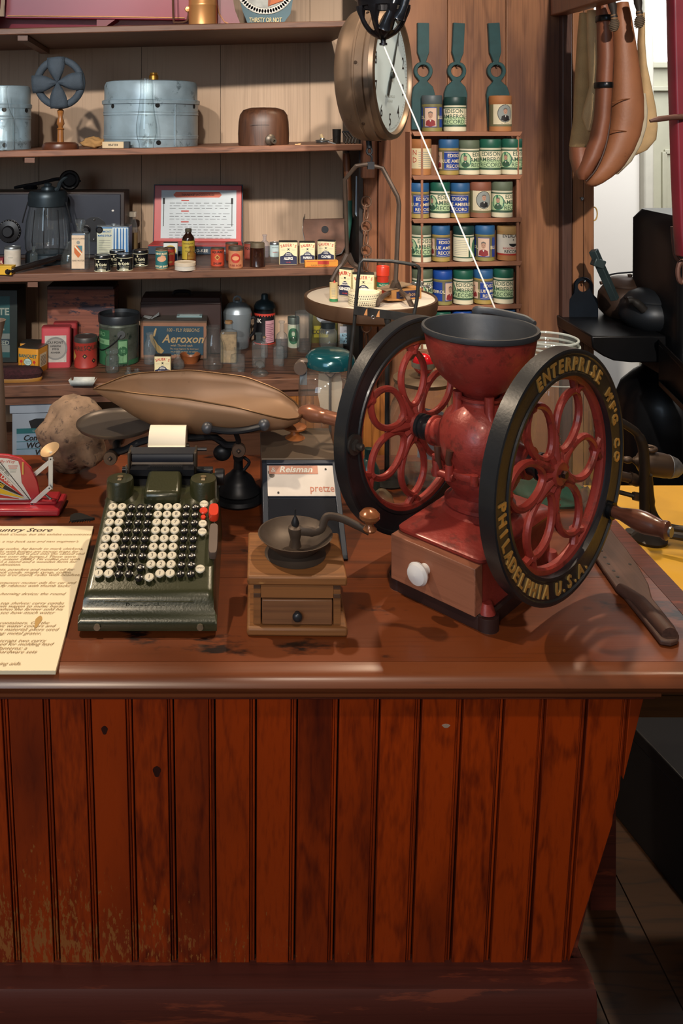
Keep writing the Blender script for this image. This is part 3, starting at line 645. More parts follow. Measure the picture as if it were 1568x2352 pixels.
recs = [  # row, px, half width, top py, bottom py, cap, body, label fn, angle, words
 (0, 991.5, 23.5, 217, 300, 'grey', 'port', rec_port, -.45, 'grey lidded cylinder record with red coated portrait, leftmost on top of the rack'),
 (0, 1044, 26, 220, 299, 'dark', 'green', rec_green, -.6, 'dark green lidded cylinder record standing second on top of the rack'),
 (0, 1148.5, 25.5, 212, 297, 'orange', 'orange', rec_brown, .05, 'brown ended cylinder record with oval portrait, alone at the right on top of the rack'),
 (1, 966, 24, 318, 400, 'orange', 'orange', rec_text, .1, 'orange and cream cylinder record of small print at left of the first row'),
 (1, 1030, 23, 318, 399, 'blue', 'blue', rec_blue, .35, 'blue cylinder record, only blue one in the first row below the rack top'),
 (1, 1076.5, 23.5, 320, 399, 'sage', 'green', rec_green, .75, 'sage lidded cylinder record right beside the blue one in the first row'),
 (1, 1125, 25, 317, 398, 'green', 'green', rec_green, -.45, 'glossy green lidded cylinder record, fourth in the first row'),
 (1, 1174, 24, 316, 398, 'green', 'green', rec_green, .5, 'green lidded cylinder record at the right end of the first row'),
 (2, 963, 22, 418, 498, 'blue', 'blue', rec_blue, .2, 'blue cylinder record at the left end of the second row'),
 (2, 1010, 23, 417, 498, 'green', 'green', rec_green, .25, 'green lidded cylinder record between two blue ones in the second row'),
 (2, 1056, 22, 418, 497, 'blue', 'blue', rec_blue, -.45, 'blue cylinder record left of the brown portrait one in the second row'),
 (2, 1102.5, 24.5, 416, 497, 'brown', 'brown', rec_brown, 0, 'brown lidded cylinder record with grey oval portrait in the second row'),
 (2, 1152, 24, 415, 496, 'sage', 'green', rec_green, .7, 'sage lidded cylinder record at the right end of the second row'),
 (3, 966, 24, 517, 600, 'sage', 'green', rec_green, .15, 'sage lidded cylinder record at the left end of the third row'),
 (3, 1012, 21, 517, 598, 'blue', 'blue', rec_blue, .35, 'blue cylinder record, second in the third row'),
 (3, 1064, 24, 517, 597, 'dark', 'green', rec_cream, -.1, 'dark green lidded cylinder record with a cream panel of print in the third row'),
 (3, 1112.5, 22.5, 515, 595, 'blue', 'port', rec_port, -.5, 'blue lidded cylinder record with red coated portrait in the third row'),
 (3, 1164, 23, 516, 594, 'tan', 'orange', rec_everl, .1, 'white and red banded cylinder record at the right end of the third row'),
 (4, 969, 24, 617, 698, 'sage', 'green', rec_green, .9, 'sage lidded cylinder record behind the chain at the left end of the fourth row'),
 (4, 1016, 22, 617, 694, 'navy', 'port', rec_port, .55, 'bright blue lidded cylinder record with portrait at its right edge, fourth row'),
 (4, 1063, 23, 616, 693, 'green', 'green', rec_green, -.35, 'green lidded cylinder record in the middle of the fourth row'),
 (4, 1109, 22, 615, 692, 'blue', 'blue', rec_blue, .5, 'blue cylinder record crossed by the white string in the fourth row'),
 (4, 1155, 23, 613, 691, 'green', 'green', rec_green, -.5, 'green lidded cylinder record at the right end of the fourth row'),
 (5, 969, 24, 717, 798, 'dark', 'green', rec_green, 0, 'dark green lidded cylinder record at the left of the lowest row'),
 (5, 1012, 22.5, 717, 798, 'green', 'green', rec_green, 0, 'green lidded cylinder record second in the lowest row, just above the iron wheel'),
 (5, 1060, 22.5, 716, 797, 'navy', 'blue', rec_blue, 0, 'bright blue lidded cylinder record in the lowest row'),
 (5, 1162, 20, 713, 795, 'blue', 'blue', rec_blue, 0, 'blue cylinder record behind the hopper at the right of the lowest row')]
for row, px, hw, pt, pb, cp, bd, fn, ang, txt in recs:
    q = rp(px, RZ[row]+.0012, .042); k = q.y/F; r = hw*k; h = (pb-pt)*k*1.0; h = min(h, .112)
    o = thing('cylinder_record', txt, 'record', q, random.uniform(-.03, .03)+math.atan(.1), 'cylinder records on the wall rack')
    hl = h*.76
    m = MB(); m.lathe([(0, 0), (r*.96, 0), (r*.99, .001), (r*.985, .004), (r*.975, .006), (r*.975, hl), (0, hl)], BODY[bd], 28); m.build('body', o)
    m = MB(); m.lathe([(r*.98, hl-.001), (r, hl), (r*1.0, h-.003), (r*.97, h-.0006), (r*.93, h), (0, h-.0005)], CAPS[cp], 28); m.build('lid', o)
    m = MB(); fn(ang)(m, r*.98, h, hl); m.build('paper_label', o)

# three green painted flat wooden tools hung on nails above the rack
GT = M('#24484a', .5, var=.18, vs=30, dirt='#9ab0a0', dk=.74)
for i, (px, rx, tilt, txt) in enumerate(((970, 971, 0, 'leftmost of three green flat wooden tools hung on the plank wall'), (1052, 1048, .05, 'middle one of three green flat wooden tools hung on the plank wall'), (1138, 1139, -.06, 'rightmost of three green flat wooden tools hung on the plank wall'))):
    q = wp(rx, 290, .010); k = q.y/F; q.z = H-(163-PY)*k
    o = thing('wooden_paddle', txt, 'tool', q, math.atan(.1), 'green wooden tools on the plank wall')
    m = MB(); s = k; r1, r0 = 22*s, 14*s
    out = [(-13.5*s, 110*s), (13.5*s, 110*s), (13.5*s, 42*s), (8*s, 27*s), (6*s, 20*s)]
    out += [(r1*math.cos(a), r1*math.sin(a)) for a in [R(70-10*j) for j in range(1, 13)]]
    out += [(9*s, -24*s), (22*s, -36*s), (27*s, -52*s), (27.5*s, -135*s)]
    out = out+[(-x, y) for x, y in out[::-1]][:-1]
    hole = [(r0*math.cos(2*PI*j/24), r0*math.sin(2*PI*j/24)) for j in range(24)]
    bm = bmesh.new(); th = .012
    def loop(pts, y): return [bm.verts.new((x, y, z)) for x, z in pts]
    a0, b0 = loop(out, -th/2), loop(hole, -th/2)
    ea = [bm.edges.new((a0[j], a0[(j+1) % len(a0)])) for j in range(len(a0))]+[bm.edges.new((b0[j], b0[(j+1) % 24])) for j in range(24)]
    bmesh.ops.triangle_fill(bm, edges=ea, use_beauty=True)
    geo = bmesh.ops.extrude_face_region(bm, geom=bm.faces[:]); bmesh.ops.translate(bm, verts=[v for v in geo['geom'] if isinstance(v, bmesh.types.BMVert)], vec=(0, th, 0))
    bmesh.ops.recalc_face_normals(bm, faces=bm.faces)
    me = bpy.data.meshes.new('blade'); bm.to_mesh(me); bm.free(); me.materials.append(GT)
    ob = bpy.data.objects.new('blade', me); C.objects.link(ob); ob.parent = o; ob.rotation_euler = (0, tilt, 0)
    ob.modifiers.new('b', 'BEVEL').width = .0015
    m = MB(); m.tube([(0, .018, r0*.7), (0, -.012, r0*.85)], .0016, IRON); m.sphere(.003, IRON, (0, -.012, r0*.85), n=8, m=6); m.build('nail', o)
# ================================================================= top shelf
def topz(t, px): return S1.t(px, t)
tr = thing('red_sleigh', 'large red painted wooden sleigh body with gold pinstripe on the top shelf', 'sleigh', S1.t(250, .35))
kk = tr.location.y/F; RED = M('#8f1d34', .38, var=.12, vs=5, coat=.3); RED2 = M('#7a182c', .38, var=.12, vs=5)
def tx_(px): return (px-250)*kk
m = MB(); zc = 0
m.hexa([(tx_(14), -.02, .040), (tx_(470), -.02, .034), (tx_(470), .01, .034), (tx_(14), .01, .040), (tx_(20), -.03, .20), (tx_(470), -.03, .20), (tx_(470), 0, .20), (tx_(20), 0, .20)], RED); m.build('side_panel', tr, bevel=.002)
m = MB(); m.hexa([(tx_(-10), .03, 0), (tx_(520), .03, 0), (tx_(520), .06, 0), (tx_(-10), .06, 0), (tx_(-10), .02, .05), (tx_(520), .02, .05), (tx_(520), .05, .05), (tx_(-10), .05, .05)], RED2); m.build('lower_panel', tr)
m = MB(); m.tube([(tx_(22), -.0225, .046), (tx_(240), -.0225, .044), (tx_(425), -.0225, .040)], .002, M('#d99c6a', .5)); m.build('pinstripe', tr)
m = MB(); m.hexa([(tx_(226), -.03, 0), (tx_(232), -.03, 0), (tx_(270), .028, .034), (tx_(226), .028, 0), (tx_(226), -.03, .034), (tx_(268), -.03, .034), (tx_(272), .028, .036), (tx_(226), .028, .034)], M('#6e1526', .5)); m.build('bracket', tr)
for sgn, x0, x1, x2 in ((-1, 12, 22, 0), (1, 498, 520, 556)):
    m = MB()
    if sgn < 0: m.prism([(tx_(-60), 0), (tx_(-8), 0), (tx_(-2), .03), (tx_(14), .06), (tx_(22), .2), (tx_(-60), .2)], .03, RED, frontM(0, -.06, 0)); m.build('end_panel', tr)
    else:
        m.prism([(tx_(498), .02), (tx_(522), .012), (tx_(535), 0), (tx_(558), 0), (tx_(540), .06), (tx_(520), .2), (tx_(480), .2)], .02, RED2, frontM(0, -.02, 0)); m.build('end_panel', tr)
        m = MB(); m.tube([(tx_(500), -.042, .08), (tx_(504), -.042, .05), (tx_(516), -.042, .026), (tx_(530), -.042, .018)], .0017, M('#d99c6a', .5)); m.build('pinstripe', tr)
o = thing('copper_measure', 'shiny copper cylindrical measure with wire handle on the top shelf', 'measure', S1.t(466, .12)); kk = o.location.y/F; r = 33*kk; CU = M('#d69a60', .35, .55, var=.12, vs=6)
m = MB(); m.lathe([(0, 0), (r, 0), (r, .055), (r*1.012, .056), (r*1.012, .060), (r, .061), (r*.98, .2), (r*.95, .2), (r*.95, .01)], CU, 36); m.build('body', o)
m = MB(); m.tube(smoothpath([(-r*.98, 0, .045), (-r*1.05, 0, .022), (-r*1.25, 0, .012), (-r*1.9, 0, .010), (-r*2.05, 0, .02), (-r*2.1, 0, .12), (-r*2.05, 0, .16)], 5), .0032, M('#6d4c3b', .4, .6)); m.build('wire_handle', o)
m = MB(); m.lathe([(0, 0), (.009, 0), (.007, .004), (0, .005)], CU, 16, M=T(-r-.002, -.005, .048) @ Matrix.Rotation(PI/2, 4, 'X')); m.build('rivet', o)
# tin advertising sign
o = thing('advertising_sign', 'round cardboard advertising sign with blue THIRSTY OR NOT banner on the top shelf', 'sign', S1.t(609, .10)); kk = o.location.y/F
m = MB(); GB = M('#2f5a66', .5, var=.15); SL = M('#cfc9b8', .5, var=.15, vs=25)
m.prism([(x*kk, z*kk) for x, z in ((-40, 0), (40, 0), (58, 24), (64, 60), (64, 160), (-64, 160), (-60, 60), (-52, 30))], .004, GB, frontM(0, .004, 0)); m.build('backing', o)
m = MB(); m.prism(circ(70*kk, 40, (0, 92*kk)), .003, SL, frontM(0, -.001, 0)); m.prism(circ(56*kk, 40, (0, 92*kk)), .002, M('#a9aaa2', .5, var=.3, vs=30), frontM(0, -.004, 0))
m.prism([(x*kk, z*kk) for x, z in ((6, 40), (40, 52), (52, 90), (30, 120), (8, 110))], .002, M('#a5552f', .6, var=.2), frontM(0, -.006, 0)); m.prism([(x*kk, z*kk) for x, z in ((10, 42), (42, 54), (34, 66), (14, 60))], .002, M('#c96a35', .6), frontM(0, -.008, 0))
for i in range(26):
    a = PI+.3+i*(PI-.6)/25; m.prism(circ(6*kk, 8, (63*kk*math.cos(a), 92*kk+63*kk*math.sin(a))), .002, WHITE, frontM(0, -.004, 0))
m.build('picture', o)
m = MB(); m.text('THIRSTY OR NOT', 15*kk, M('#d9c68c', .5, var=.03), frontM(0, -.0065, 4*kk), bold=.0003, wx=.62, shear=.1); m.build('lettering', o)

# ================================================================= second shelf
GALV = M('#9db3c0', .40, .35, var=.22, vs=14, dirt='#6b7d86', dk=.58)
def lidded(px, w, pyt, pyb, t, label, knob=False):
    p = S2.t(px, t); k = p.y/F; r = w/2*k; h = (pyb-pyt)*k
    o = thing('galvanized_pot', label, 'pot', p)
    hb = h*.72; m = MB(); m.lathe([(0, 0), (r*.97, 0), (r*.975, hb*.16), (r*.985, hb*.17), (r*.98, hb*.19), (r*.985, hb*.23), (r*.975, hb*.24), (r*.975, hb*.66), (r*.99, hb*.67), (r*.98, hb*.70), (r*.99, hb*.73), (r*.98, hb*.74), (r*.985, hb*.9)], GALV, 48); m.build('body', o)
    m = MB(); m.lathe([(r*.985, hb*.895), (r*1.005, hb*.90), (r*1.01, hb*.97), (r*.985, hb*.985)], GALV, 72, flute=(72, .006)); m.build('crimped_band', o)
    m = MB(); m.lathe([(r*.985, hb*.985), (r*.965, hb*.99), (r*.965, h*.93), (r*.93, h*.985), (r*.85, h), (0, h)], GALV, 48); m.build('lid', o)
    m = MB()
    for a, z in ((-.78, .85), (.24, .86), (-.66, .045), (.26, .10), (1.2, .85), (-1.6, .85)):
        T2 = T(r*.978*math.sin(a), -r*.978*math.cos(a), hb*z) @ Matrix.Rotation(a, 4, 'Z') @ Matrix.Rotation(PI/2, 4, 'X'); m.cyl(5.2*k, -.002, .0012, M('#0a0a0a', .9, var=0), 16, M=T2)
    m.build('vent_hole', o)
    m = MB(); a = .62; m.tube([(r*.985*math.sin(a), -r*.985*math.cos(a), .002), (r*.985*math.sin(a), -r*.985*math.cos(a), hb*.89)], .0016, GALV); m.build('seam', o)
    if knob:
        m = MB(); m.lathe([(0, 0), (8*k, 0), (8*k, 4*k), (11*k, 6*k), (11*k, 15*k), (8*k, 18*k), (9*k, 22*k), (0, 23*k)], BRASS, 20, c=(4*k, r*.15, h)); m.build('knob', o)
    return o
lidded(347, 220, 191, 339, .42, 'large galvanized lidded pot with round vent holes and brass knob', True)
lidded(12, 118, 196, 341, .40, 'galvanized lidded pot behind the clear bottle at the left end of shelf')
bottle('glass_bottle', 'tall clear glass soda bottle at the left end of the second shelf', 'bottle', S2, 8, 343, 50, 195, [(.95, 0), (1, .03), (1, .4), (.93, .5), (.5, .66), (.34, .8), (.30, .97), (.36, .98), (.34, 1)], t=.06)
# mourning-style ring wrapped in dark cloth on a turned stand
o = thing('ribbon_ring_stand', 'ring wrapped in dark blue cloth with crossed bands on a turned wooden stand', 'stand', S2.t(139, .12)); k = o.location.y/F
m = MB(); m.lathe([(0, 0), (41*k, 0), (42*k, 5*k), (40*k, 12*k), (33*k, 16*k), (0, 17*k)], M('#5a3220', .35, var=.2), 36); m.build('base', o)
m = MB(); m.lathe([(8*k, 16*k), (7*k, 44*k), (9*k, 46*k), (5*k, 50*k), (6*k, 53*k), (9*k, 58*k), (8*k, 66*k), (5*k, 74*k), (7*k, 82*k), (8*k, 88*k), (4.5*k, 92*k), (5*k, 130*k), (0, 131*k)], M('#96602f', .35, var=.2), 20); m.build('turned_post', o)
CL = M('#3b4753', .8, var=.15, vs=40, bump=.5, bs=300); zc = 152*k; yr = -.012
m = MB(); m.tube([(52*k*math.cos(2*PI*i/40)*.97, yr, zc+52*k*math.sin(2*PI*i/40)) for i in range(40)], 8.5*k, CL, 10, closed=True); m.build('padded_ring', o)
for a in (90, 0, 180, 270):
    m = MB(); n_ = 8; vs = []
    for i in range(n_+1):
        s_ = i/n_; wd = (3+17*math.sin(PI/2*min(1, s_*1.35))**1.2)*k; rr = s_*58*k; yy = yr-.012-.006*math.sin(PI*s_)
        for q in (-1, -.5, 0, .5, 1): vs.append((rr, yy-.003*(1-q*q)+(.004*abs(q)), q*wd))
    fs = [(i*5+j, i*5+j+1, i*5+j+6, i*5+j+5) for i in range(n_) for j in range(4)]
    m.add(vs, fs, CL, True, T(-3*k, 0, zc) @ Matrix.Rotation(-R(a+4), 4, 'Y')); m.build('cloth_band', o, solid=.002)
# ginger-like stone
def stone(name, label, cat, loc, rad, col, seed, sc=(1, 1, 1), amp=.25, rough=.9, dirt=None, sub=4, fr=1.6):
    bm = bmesh.new(); bmesh.ops.create_icosphere(bm, subdivisions=sub, radius=1)
    for v in bm.verts:
        n0 = mnoise.fractal(v.co*fr+Vector((seed, seed*.7, 1)), 1., 2., 5); v.co *= 1+amp*n0; v.co = Vector((v.co.x*rad*sc[0], v.co.y*rad*sc[1], v.co.z*rad*sc[2]))
    zm = min(v.co.z for v in bm.verts)
    for v in bm.verts: v.co.z = max(v.co.z-zm-.04*rad, 0)
    me = bpy.data.meshes.new(name); bm.to_mesh(me); bm.free(); me.materials.append(M(col, rough, var=.3, vs=35, bump=.8, bs=90, dirt=dirt)); me.polygons.foreach_set('use_smooth', [True]*len(me.polygons))
    ob = bpy.data.objects.new(name, me); C.objects.link(ob); ob.location = loc; return tag(ob, label, cat)
stone('dried_root', 'lumpy tan dried root lying in front of the galvanized pot', 'root', S2.t(215, .10), .022, '#a9814f', 3, (1.55, .8, .68), .45, sub=3)
o = thing('eraser', 'cream and dark blue printed eraser box lying by the tan root', 'box', S2.t(267, .06), R(-4)); k = o.location.y/F
m = MB(); m.box((-6*k, 0, 8*k), (50*k, 16*k, 15*k), M('#d4bd97', .6)); m.build('body', o, bevel=.001)
m = MB(); m.box((25*k, 0, 8*k), (13*k, 16.6*k, 15.6*k), M('#2b333a', .6)); m.build('end_band', o, bevel=.001)
m = MB(); m.text('KELPER', 7*k, INK, frontM(-6*k, -8.1*k, 5.5*k) @ Matrix.Rotation(PI, 4, 'Z') @ T(0, -5*k, 0), bold=.0002); m.build('lettering', o)
bottle('lamp_chimney', 'clear glass lamp chimney standing in front of the galvanized pot', 'chimney', S2, 336, 343, 48, 184, [(.72, 0), (.72, .06), (.9, .14), (1, .22), (.98, .34), (.8, .5), (.66, .66), (.6, .78), (.58, 1)], t=.04, n=32)
o = thing('hat_block', 'rounded dark brown wooden hat block on the second shelf', 'block', S2.t(605, .25)); k = o.location.y/F
m = MB(); WB = wood('hat_block_wood', '#2b1a12', '#563624', 'z', .45, 1, .2, island=False); a = 58*k; b = 50*k; hh = 86*k
m.loft([(a, b, 0, 2.2), (a*1.01, b*1.01, hh*.3, 2.2), (a*.99, b*.99, hh*.6, 2.2), (a*.94, b*.94, hh*.8, 2.2), (a*.8, b*.8, hh*.93, 2.1), (a*.5, b*.5, hh*.99, 2), (a*.1, b*.1, hh, 2)], WB, 40); m.build('block', o)
m = MB(); m.box((-10*k, -b*1.008, hh*.53), (42*k, .001, .8*k), BLACK); m.build('crack', o)
k = 2.35/F; q = S2.t(622, .04)
m = MB(); Mx = T(0, 0, 13*k) @ Matrix.Rotation(R(30), 4, 'Z') @ Matrix.Rotation(R(100), 4, 'X')
m.lathe([(0, -6*k), (13*k, -5*k), (13.5*k, -2*k), (11*k, 2*k), (6*k, 4*k), (5.5*k, 12*k), (7*k, 13*k), (6*k, 16*k), (3*k, 16*k), (3*k, 8*k)], M('#6d6358', .45, .6, var=.2), 22, M=Mx); solo(m, 'brass_fitting', 'small dull metal screw fitting lying by the wooden hat block', 'fitting', q)
o = thing('sprinkler_stopper', 'small silvery metal stopper with a wire prong on the second shelf', 'stopper', S2.t(740, .05)); 
m = MB(); m.lathe([(0, 2*k), (14*k, 3*k), (16*k, 5*k), (14*k, 7*k), (17*k, 9*k), (14*k, 11*k), (6*k, 12*k), (5.5*k, 15*k), (0, 15*k)], STEEL, 22); m.build('disc', o)
m = MB(); m.tube([(0, 0, 14*k), (-4*k, 0, 24*k)], 4*k, M('#cdb489', .5), 10); m.build('stem', o)
m = MB(); m.tube([(12*k, -6*k, 7*k), (22*k, -8*k, 4*k), (30*k, -8*k, 1.5*k)], 1.4*k, STEEL, 6); m.tube([(14*k, 0, 9*k), (28*k, 0, 14*k), (44*k, 4*k, 26*k)], .5*k, IRON, 5); m.build('prong', o)
q = S2.t(773, .2); m = MB(); m.lathe([(0, 0), (9*k, 0), (9.5*k, 1*k), (10.5*k, 34*k), (11*k, 35*k), (9.5*k, 35*k), (8.5*k, 3*k)], DKTIN, 20); solo(m, 'metal_cup', 'small dull metal shot cup near the right end of the second shelf', 'cup', q)
m = MB()
for i in range(4): m.tube([(i*7*k, -i*2*k, 0), (i*7*k+5*k, 10*k-i*2*k, 12*k), (i*7*k-4*k, 24*k, 27*k)], 1.8*k, IRON, 6)
m.tube([(-5*k, 24*k, 27*k), (18*k, 22*k, 28*k)], 2*k, IRON, 6); solo(m, 'hand_rake', 'dark metal claw with curved tines at the right end of the second shelf', 'tool', S2.t(793, .06)+Vector((0, 0, .002)))
q = S2.t(683, .03); m = MB(); m.box((0, 0, .002), (.016, .012, .003), M('#c09a6c', .7)); m.box((.006, .003, .004), (.006, .008, .002), M('#c09a6c', .7), (0, 0, .5)); solo(m, 'wood_chip', 'tiny wood chip on the front edge of the second shelf', 'chip', q)

# ================================================================= third shelf
# long radio cabinet
o = thing('radio_cabinet', 'long dark table radio with black front panel, dials and knobs', 'radio', S3.t(140, .70), 0); k = o.location.y/F
CAB = M('#2c211e', .4, var=.15); PAN = M('#2a2d38', .32, var=.08, coat=.2); dep = .11; x0, x1, hh = -330*k, 152*k, 150*k
m = MB(); m.box(((x0+x1)/2, 0, hh/2), (x1-x0, dep, hh), CAB); m.build('cabinet', o, bevel=.003)
m = MB(); m.box(((x0+x1)/2, -dep/2-.002, hh/2+2*k), (x1-x0-18*k, .006, hh-14*k), PAN); m.build('front_panel', o, bevel=.002)
def dial(x, z, r, kind):
    m = MB(); Mx = T(x, -dep/2-.005, z) @ Matrix.Rotation(PI/2, 4, 'X')
    if kind == 'big':
        m.lathe([(r, 0), (r, .003), (r*.93, .005), (r*.9, .012), (r*.52, .014), (r*.5, .02), (r*.4, .024), (0, .024)], BLACK, 40, M=Mx, flute=(40, .012)); 
        for i in range(24):
            a = 2*PI*i/24; m.box((r*.93*math.cos(a), r*.93*math.sin(a), .0055), (.003, .0008, .0004), WHITE, (0, 0, a), M=Mx)
        m.build('tuning_dial', o)
    else:
        m.cyl(r, 0, .002, BLACK, 36, M=Mx); 
        for dz in (-.78, .78): m.sphere(.004, STEEL, (0, dz*r, .003), n=10, m=6, M=Mx)
        m.build('dial_plate', o)
        for dx in (-.62, .50):
            m = MB(); m.lathe([(.36*r, .002), (.36*r, .005), (.3*r, .006), (.28*r, .016), (.2*r, .019), (0, .019)], BLACK, 24, c=(dx*r, 0, 0), M=Mx); m.build('knob', o)
dial(-106*k, 62*k, 26*k, 'big'); dial(84*k, 66*k, 28*k, 'plate')
m = MB(); m.sphere(.004, WHITE, (126*k, -dep/2-.005, 108*k), (1, .3, .8), n=10, m=6); m.build('screw', o)
# headset lying on top of the radio
o = thing('headset', 'black telephone headset lying on top of the dark radio', 'headset', S3.t(130, .70)+Vector((0, -.01, 151*k)))
m = MB(); Mx = T(34*k, -.02, 24*k) @ Matrix.Rotation(R(82), 4, 'X') @ Matrix.Rotation(R(14), 4, 'Y'); m.lathe([(0, -.012), (20*k, -.012), (23*k, -.006), (23*k, .006), (20*k, .012), (16*k, .012), (13*k, .008), (0, .008)], BLACK, 28, M=Mx); m.build('earpiece', o)
m = MB(); m.tube(smoothpath([(34*k, 0, 20*k), (5*k, 0, 26*k), (-30*k, 0, 18*k), (-95*k, 0, 6*k)]), [4*k]*18+[3*k], BLACK); m.build('headband', o)
m = MB(); m.tube([(50*k, -.02, 22*k), (60*k, -.02, 22*k)], 2*k, BLACK); m.build('cord_tip', o)
m = MB(); m.lathe([(0, 0), (15*k, 0), (17*k, 4*k), (14*k, 9*k), (0, 10*k)], BLACK, 20, c=(-60*k, .01, 2*k)); m.build('earpiece', o)
# glass-bodied lantern
o = thing('glass_percolator', 'dark metal topped jar with embossed fluted glass body on the third shelf', 'jar', S3.t(110, .42)); k = o.location.y/F
GM = M('#2f3a41', .4, .6, var=.2)
m = MB(); m.lathe([(0, 0), (50*k, 0), (51*k, 6*k), (50*k, 22*k), (46*k, 26*k)], GM, 40); m.build('base', o)
m = MB(); m.lathe([(46*k, 26*k), (50*k, 34*k), (51*k, 60*k), (48*k, 95*k), (42*k, 124*k), (40*k, 132*k)], glass('fluted_glass', '#a9b4bb', .75, .06), 60, flute=(20, .02)); m.build('glass_body', o)
m = MB(); m.lathe([(43*k, 130*k), (44*k, 131*k), (45*k, 150*k), (44*k, 158*k), (40*k, 164*k), (16*k, 167*k), (15*k, 173*k), (8*k, 176*k), (9*k, 181*k), (0, 184*k)], GM, 40); m.build('lid', o)
m = MB(); m.tube(smoothpath([(20*k, -.01, 166*k), (26*k, -.01, 172*k), (30*k, -.01, 184*k), (40*k, -.01, 194*k), (47*k, -.01, 197*k)], 4), [6*k, 6*k, 6*k, 5.5*k, 5*k, 5*k, 5*k, 4.5*k, 4.5*k, 4*k, 4*k, 4*k, 4*k, 3.5*k, 3*k, 3*k, 2.5*k][:17], GM, 8); m.build('thumb_lever', o)
for a in (-1.35, 1.35):
    m = MB(); m.tube(smoothpath([(44*k*math.sin(a), -44*k*math.cos(a), 140*k), (54*k*math.sin(a), -50*k*math.cos(a), 105*k), (57*k*math.sin(a), -50*k*math.cos(a), 92*k)], 4), 1.6*k, IRON, 6); m.build('wire_bail', o)
for a in (-.5, .05, .75):
    m = MB(); m.tube([(47*k*math.sin(a), -47*k*math.cos(a), 27*k), (52*k*math.sin(a), -52*k*math.cos(a), 55*k), (43*k*math.sin(a), -43*k*math.cos(a), 124*k)], 1.1*k, IRON, 6); m.build('guard_wire', o)
def pl_print(col, z0, z1, a=1.5, lines=(), bands=()):
    def f(m, r, h, hl):
        sheet(m, r, z0*h, z1*h, col, a)
        for c_, b0, b1 in bands: m.wrap(r+.0007, -a, a, b0*h, b1*h, c_)
        for s_, sz, z, c_, an in lines: m.wrap_text(s_, sz*h, c_, r+.001, an, z*h, bold=.0002)
    return f
can('paint_tin', 'small white tin can with silvery lid in front of the radio', 'tin', S3, 29, 618, 37, 569, WHITE, TIN, .1, lab_=pl_print(M('#cfc6b8', .6, var=.1, vs=60), .06, .84, 1.5, [('~~~~', .1, .5, GREYP, 0)]))
bottle('small_bottle', 'tiny clear glass vial between the white tin and the glass jar', 'bottle', S3, 77.5, 616, 19, 567, MED, AQUA)
o = thing('yellow_box', 'small yellow cardboard box at the left end of the third shelf', 'box', S3.at(-2, 632)+Vector((0, .02, 0)), R(-6)); k = o.location.y/F
m = MB(); m.box((-6*k, 0, 9*k), (70*k, 26*k, 18*k), M('#d9a92f', .5)); m.build('body', o, bevel=.001)
m = MB(); m.box((-6*k, 0, 18.3*k), (71*k, 27*k, 3*k), M('#e0b53a', .5)); m.build('lid', o, bevel=.0008)
o = thing('maroon_box', 'maroon printed box behind the yellow box on the third shelf', 'box', S3.t(-12, .30)); m = MB(); m.box((0, 0, 11*k), (48*k, 22*k, 22*k), M('#7d1f2a', .5)); m.build('body', o, bevel=.001)
m = MB(); m.text('TOL', 10*k, LETCR, frontM(14*k, -11.2*k, 9*k), bold=.0002); m.build('lettering', o)
# black turned handle with glass bulb
o = thing('glass_bell_tool', 'black wooden handle with flared glass bell end lying across the shelf front', 'tool', S3.at(12, 634)+Vector((0, .008, 0)))
b_ = S3.t(140, .30)-o.location; b_.z += .016; A = Vector((0, 0, .009))
ln = b_.length; Mx = T(*A) @ b_.to_track_quat('Z', 'Y').to_matrix().to_4x4()
m = MB(); m.lathe([(0, 0), (.006, .001), (.008, .005), (.005, .009), (.008, .014), (.007, .03), (.009, ln*.5), (.009, ln*.85), (.006, ln*.9), (.010, ln*.95), (.008, ln), (0, ln)], M('#1d1a1b', .25, coat=.4), 20, M=Mx); m.build('handle', o)
p2 = S3.at(155, 615); k = p2.y/F; c2 = p2-o.location+Vector((0, .026, 0))
m = MB(); m.lathe([(20*k, 0), (21*k, 8*k), (18*k, 26*k), (12*k, 40*k), (5*k, 52*k), (4*k, 58*k)], CLEAR, 26, c=c2); m.build('glass_bell', o)
# apothecary bottle
def apo(m, r, h, hl):
    w_, y_ = r*.80, -r*.64
    m.poly([(-w_, y_, .03*h), (w_*.75, y_, .03*h), (w_*.75, y_, .68*h), (-w_, y_, .68*h)], M('#d8c2a6', .6, var=.08, vs=50)); s_ = w_*.55; cx = -w_*.1; z = .36*h
    m.poly([(cx-s_, y_-.0004, z+.12*h), (cx+s_, y_-.0004, z+.12*h), (cx+s_, y_-.0004, z-.02*h), (cx, y_-.0004, z-.12*h), (cx-s_, y_-.0004, z-.02*h)], M('#c96b35', .6))
    m.poly([(cx-s_*.3, y_-.0006, z+.12*h), (cx+s_, y_-.0006, z+.12*h), (cx+s_, y_-.0006, z-.01*h)], M('#4f7f8a', .6)); m.poly([(cx-s_, y_-.0008, z+.1*h), (cx-s_*.7, y_-.0008, z+.12*h), (cx+s_, y_-.0008, z-.04*h), (cx+s_*.8, y_-.0008, z-.06*h)], CREAM)
    m.text('OLD DUTCHMAN', .045*h, INK, frontM(-w_*.1, y_-.0005, .60*h), wx=.8); m.text('HAIR WATER', .05*h, INK, frontM(-w_*.1, y_-.0005, .17*h), wx=.8); m.prism(circ(.035*h, 14, (cx, .54*h)), .0003, GREYP, frontM(0, y_-.0002, 0))
bottle('apothecary_bottle', 'clear stoppered apothecary bottle with shield label on the third shelf', 'bottle', S3, 184, 622, 42, 505, [(.96, 0), (1, .02), (1, .70), (.9, .73), (.42, .745), (.42, .86), (.55, .87), (.55, .9), (.4, .9)], CLEAR, sq=(.62, 8), cap=(CLEAR, .58, .74, 1., 'glass_stopper'), lab_=apo)
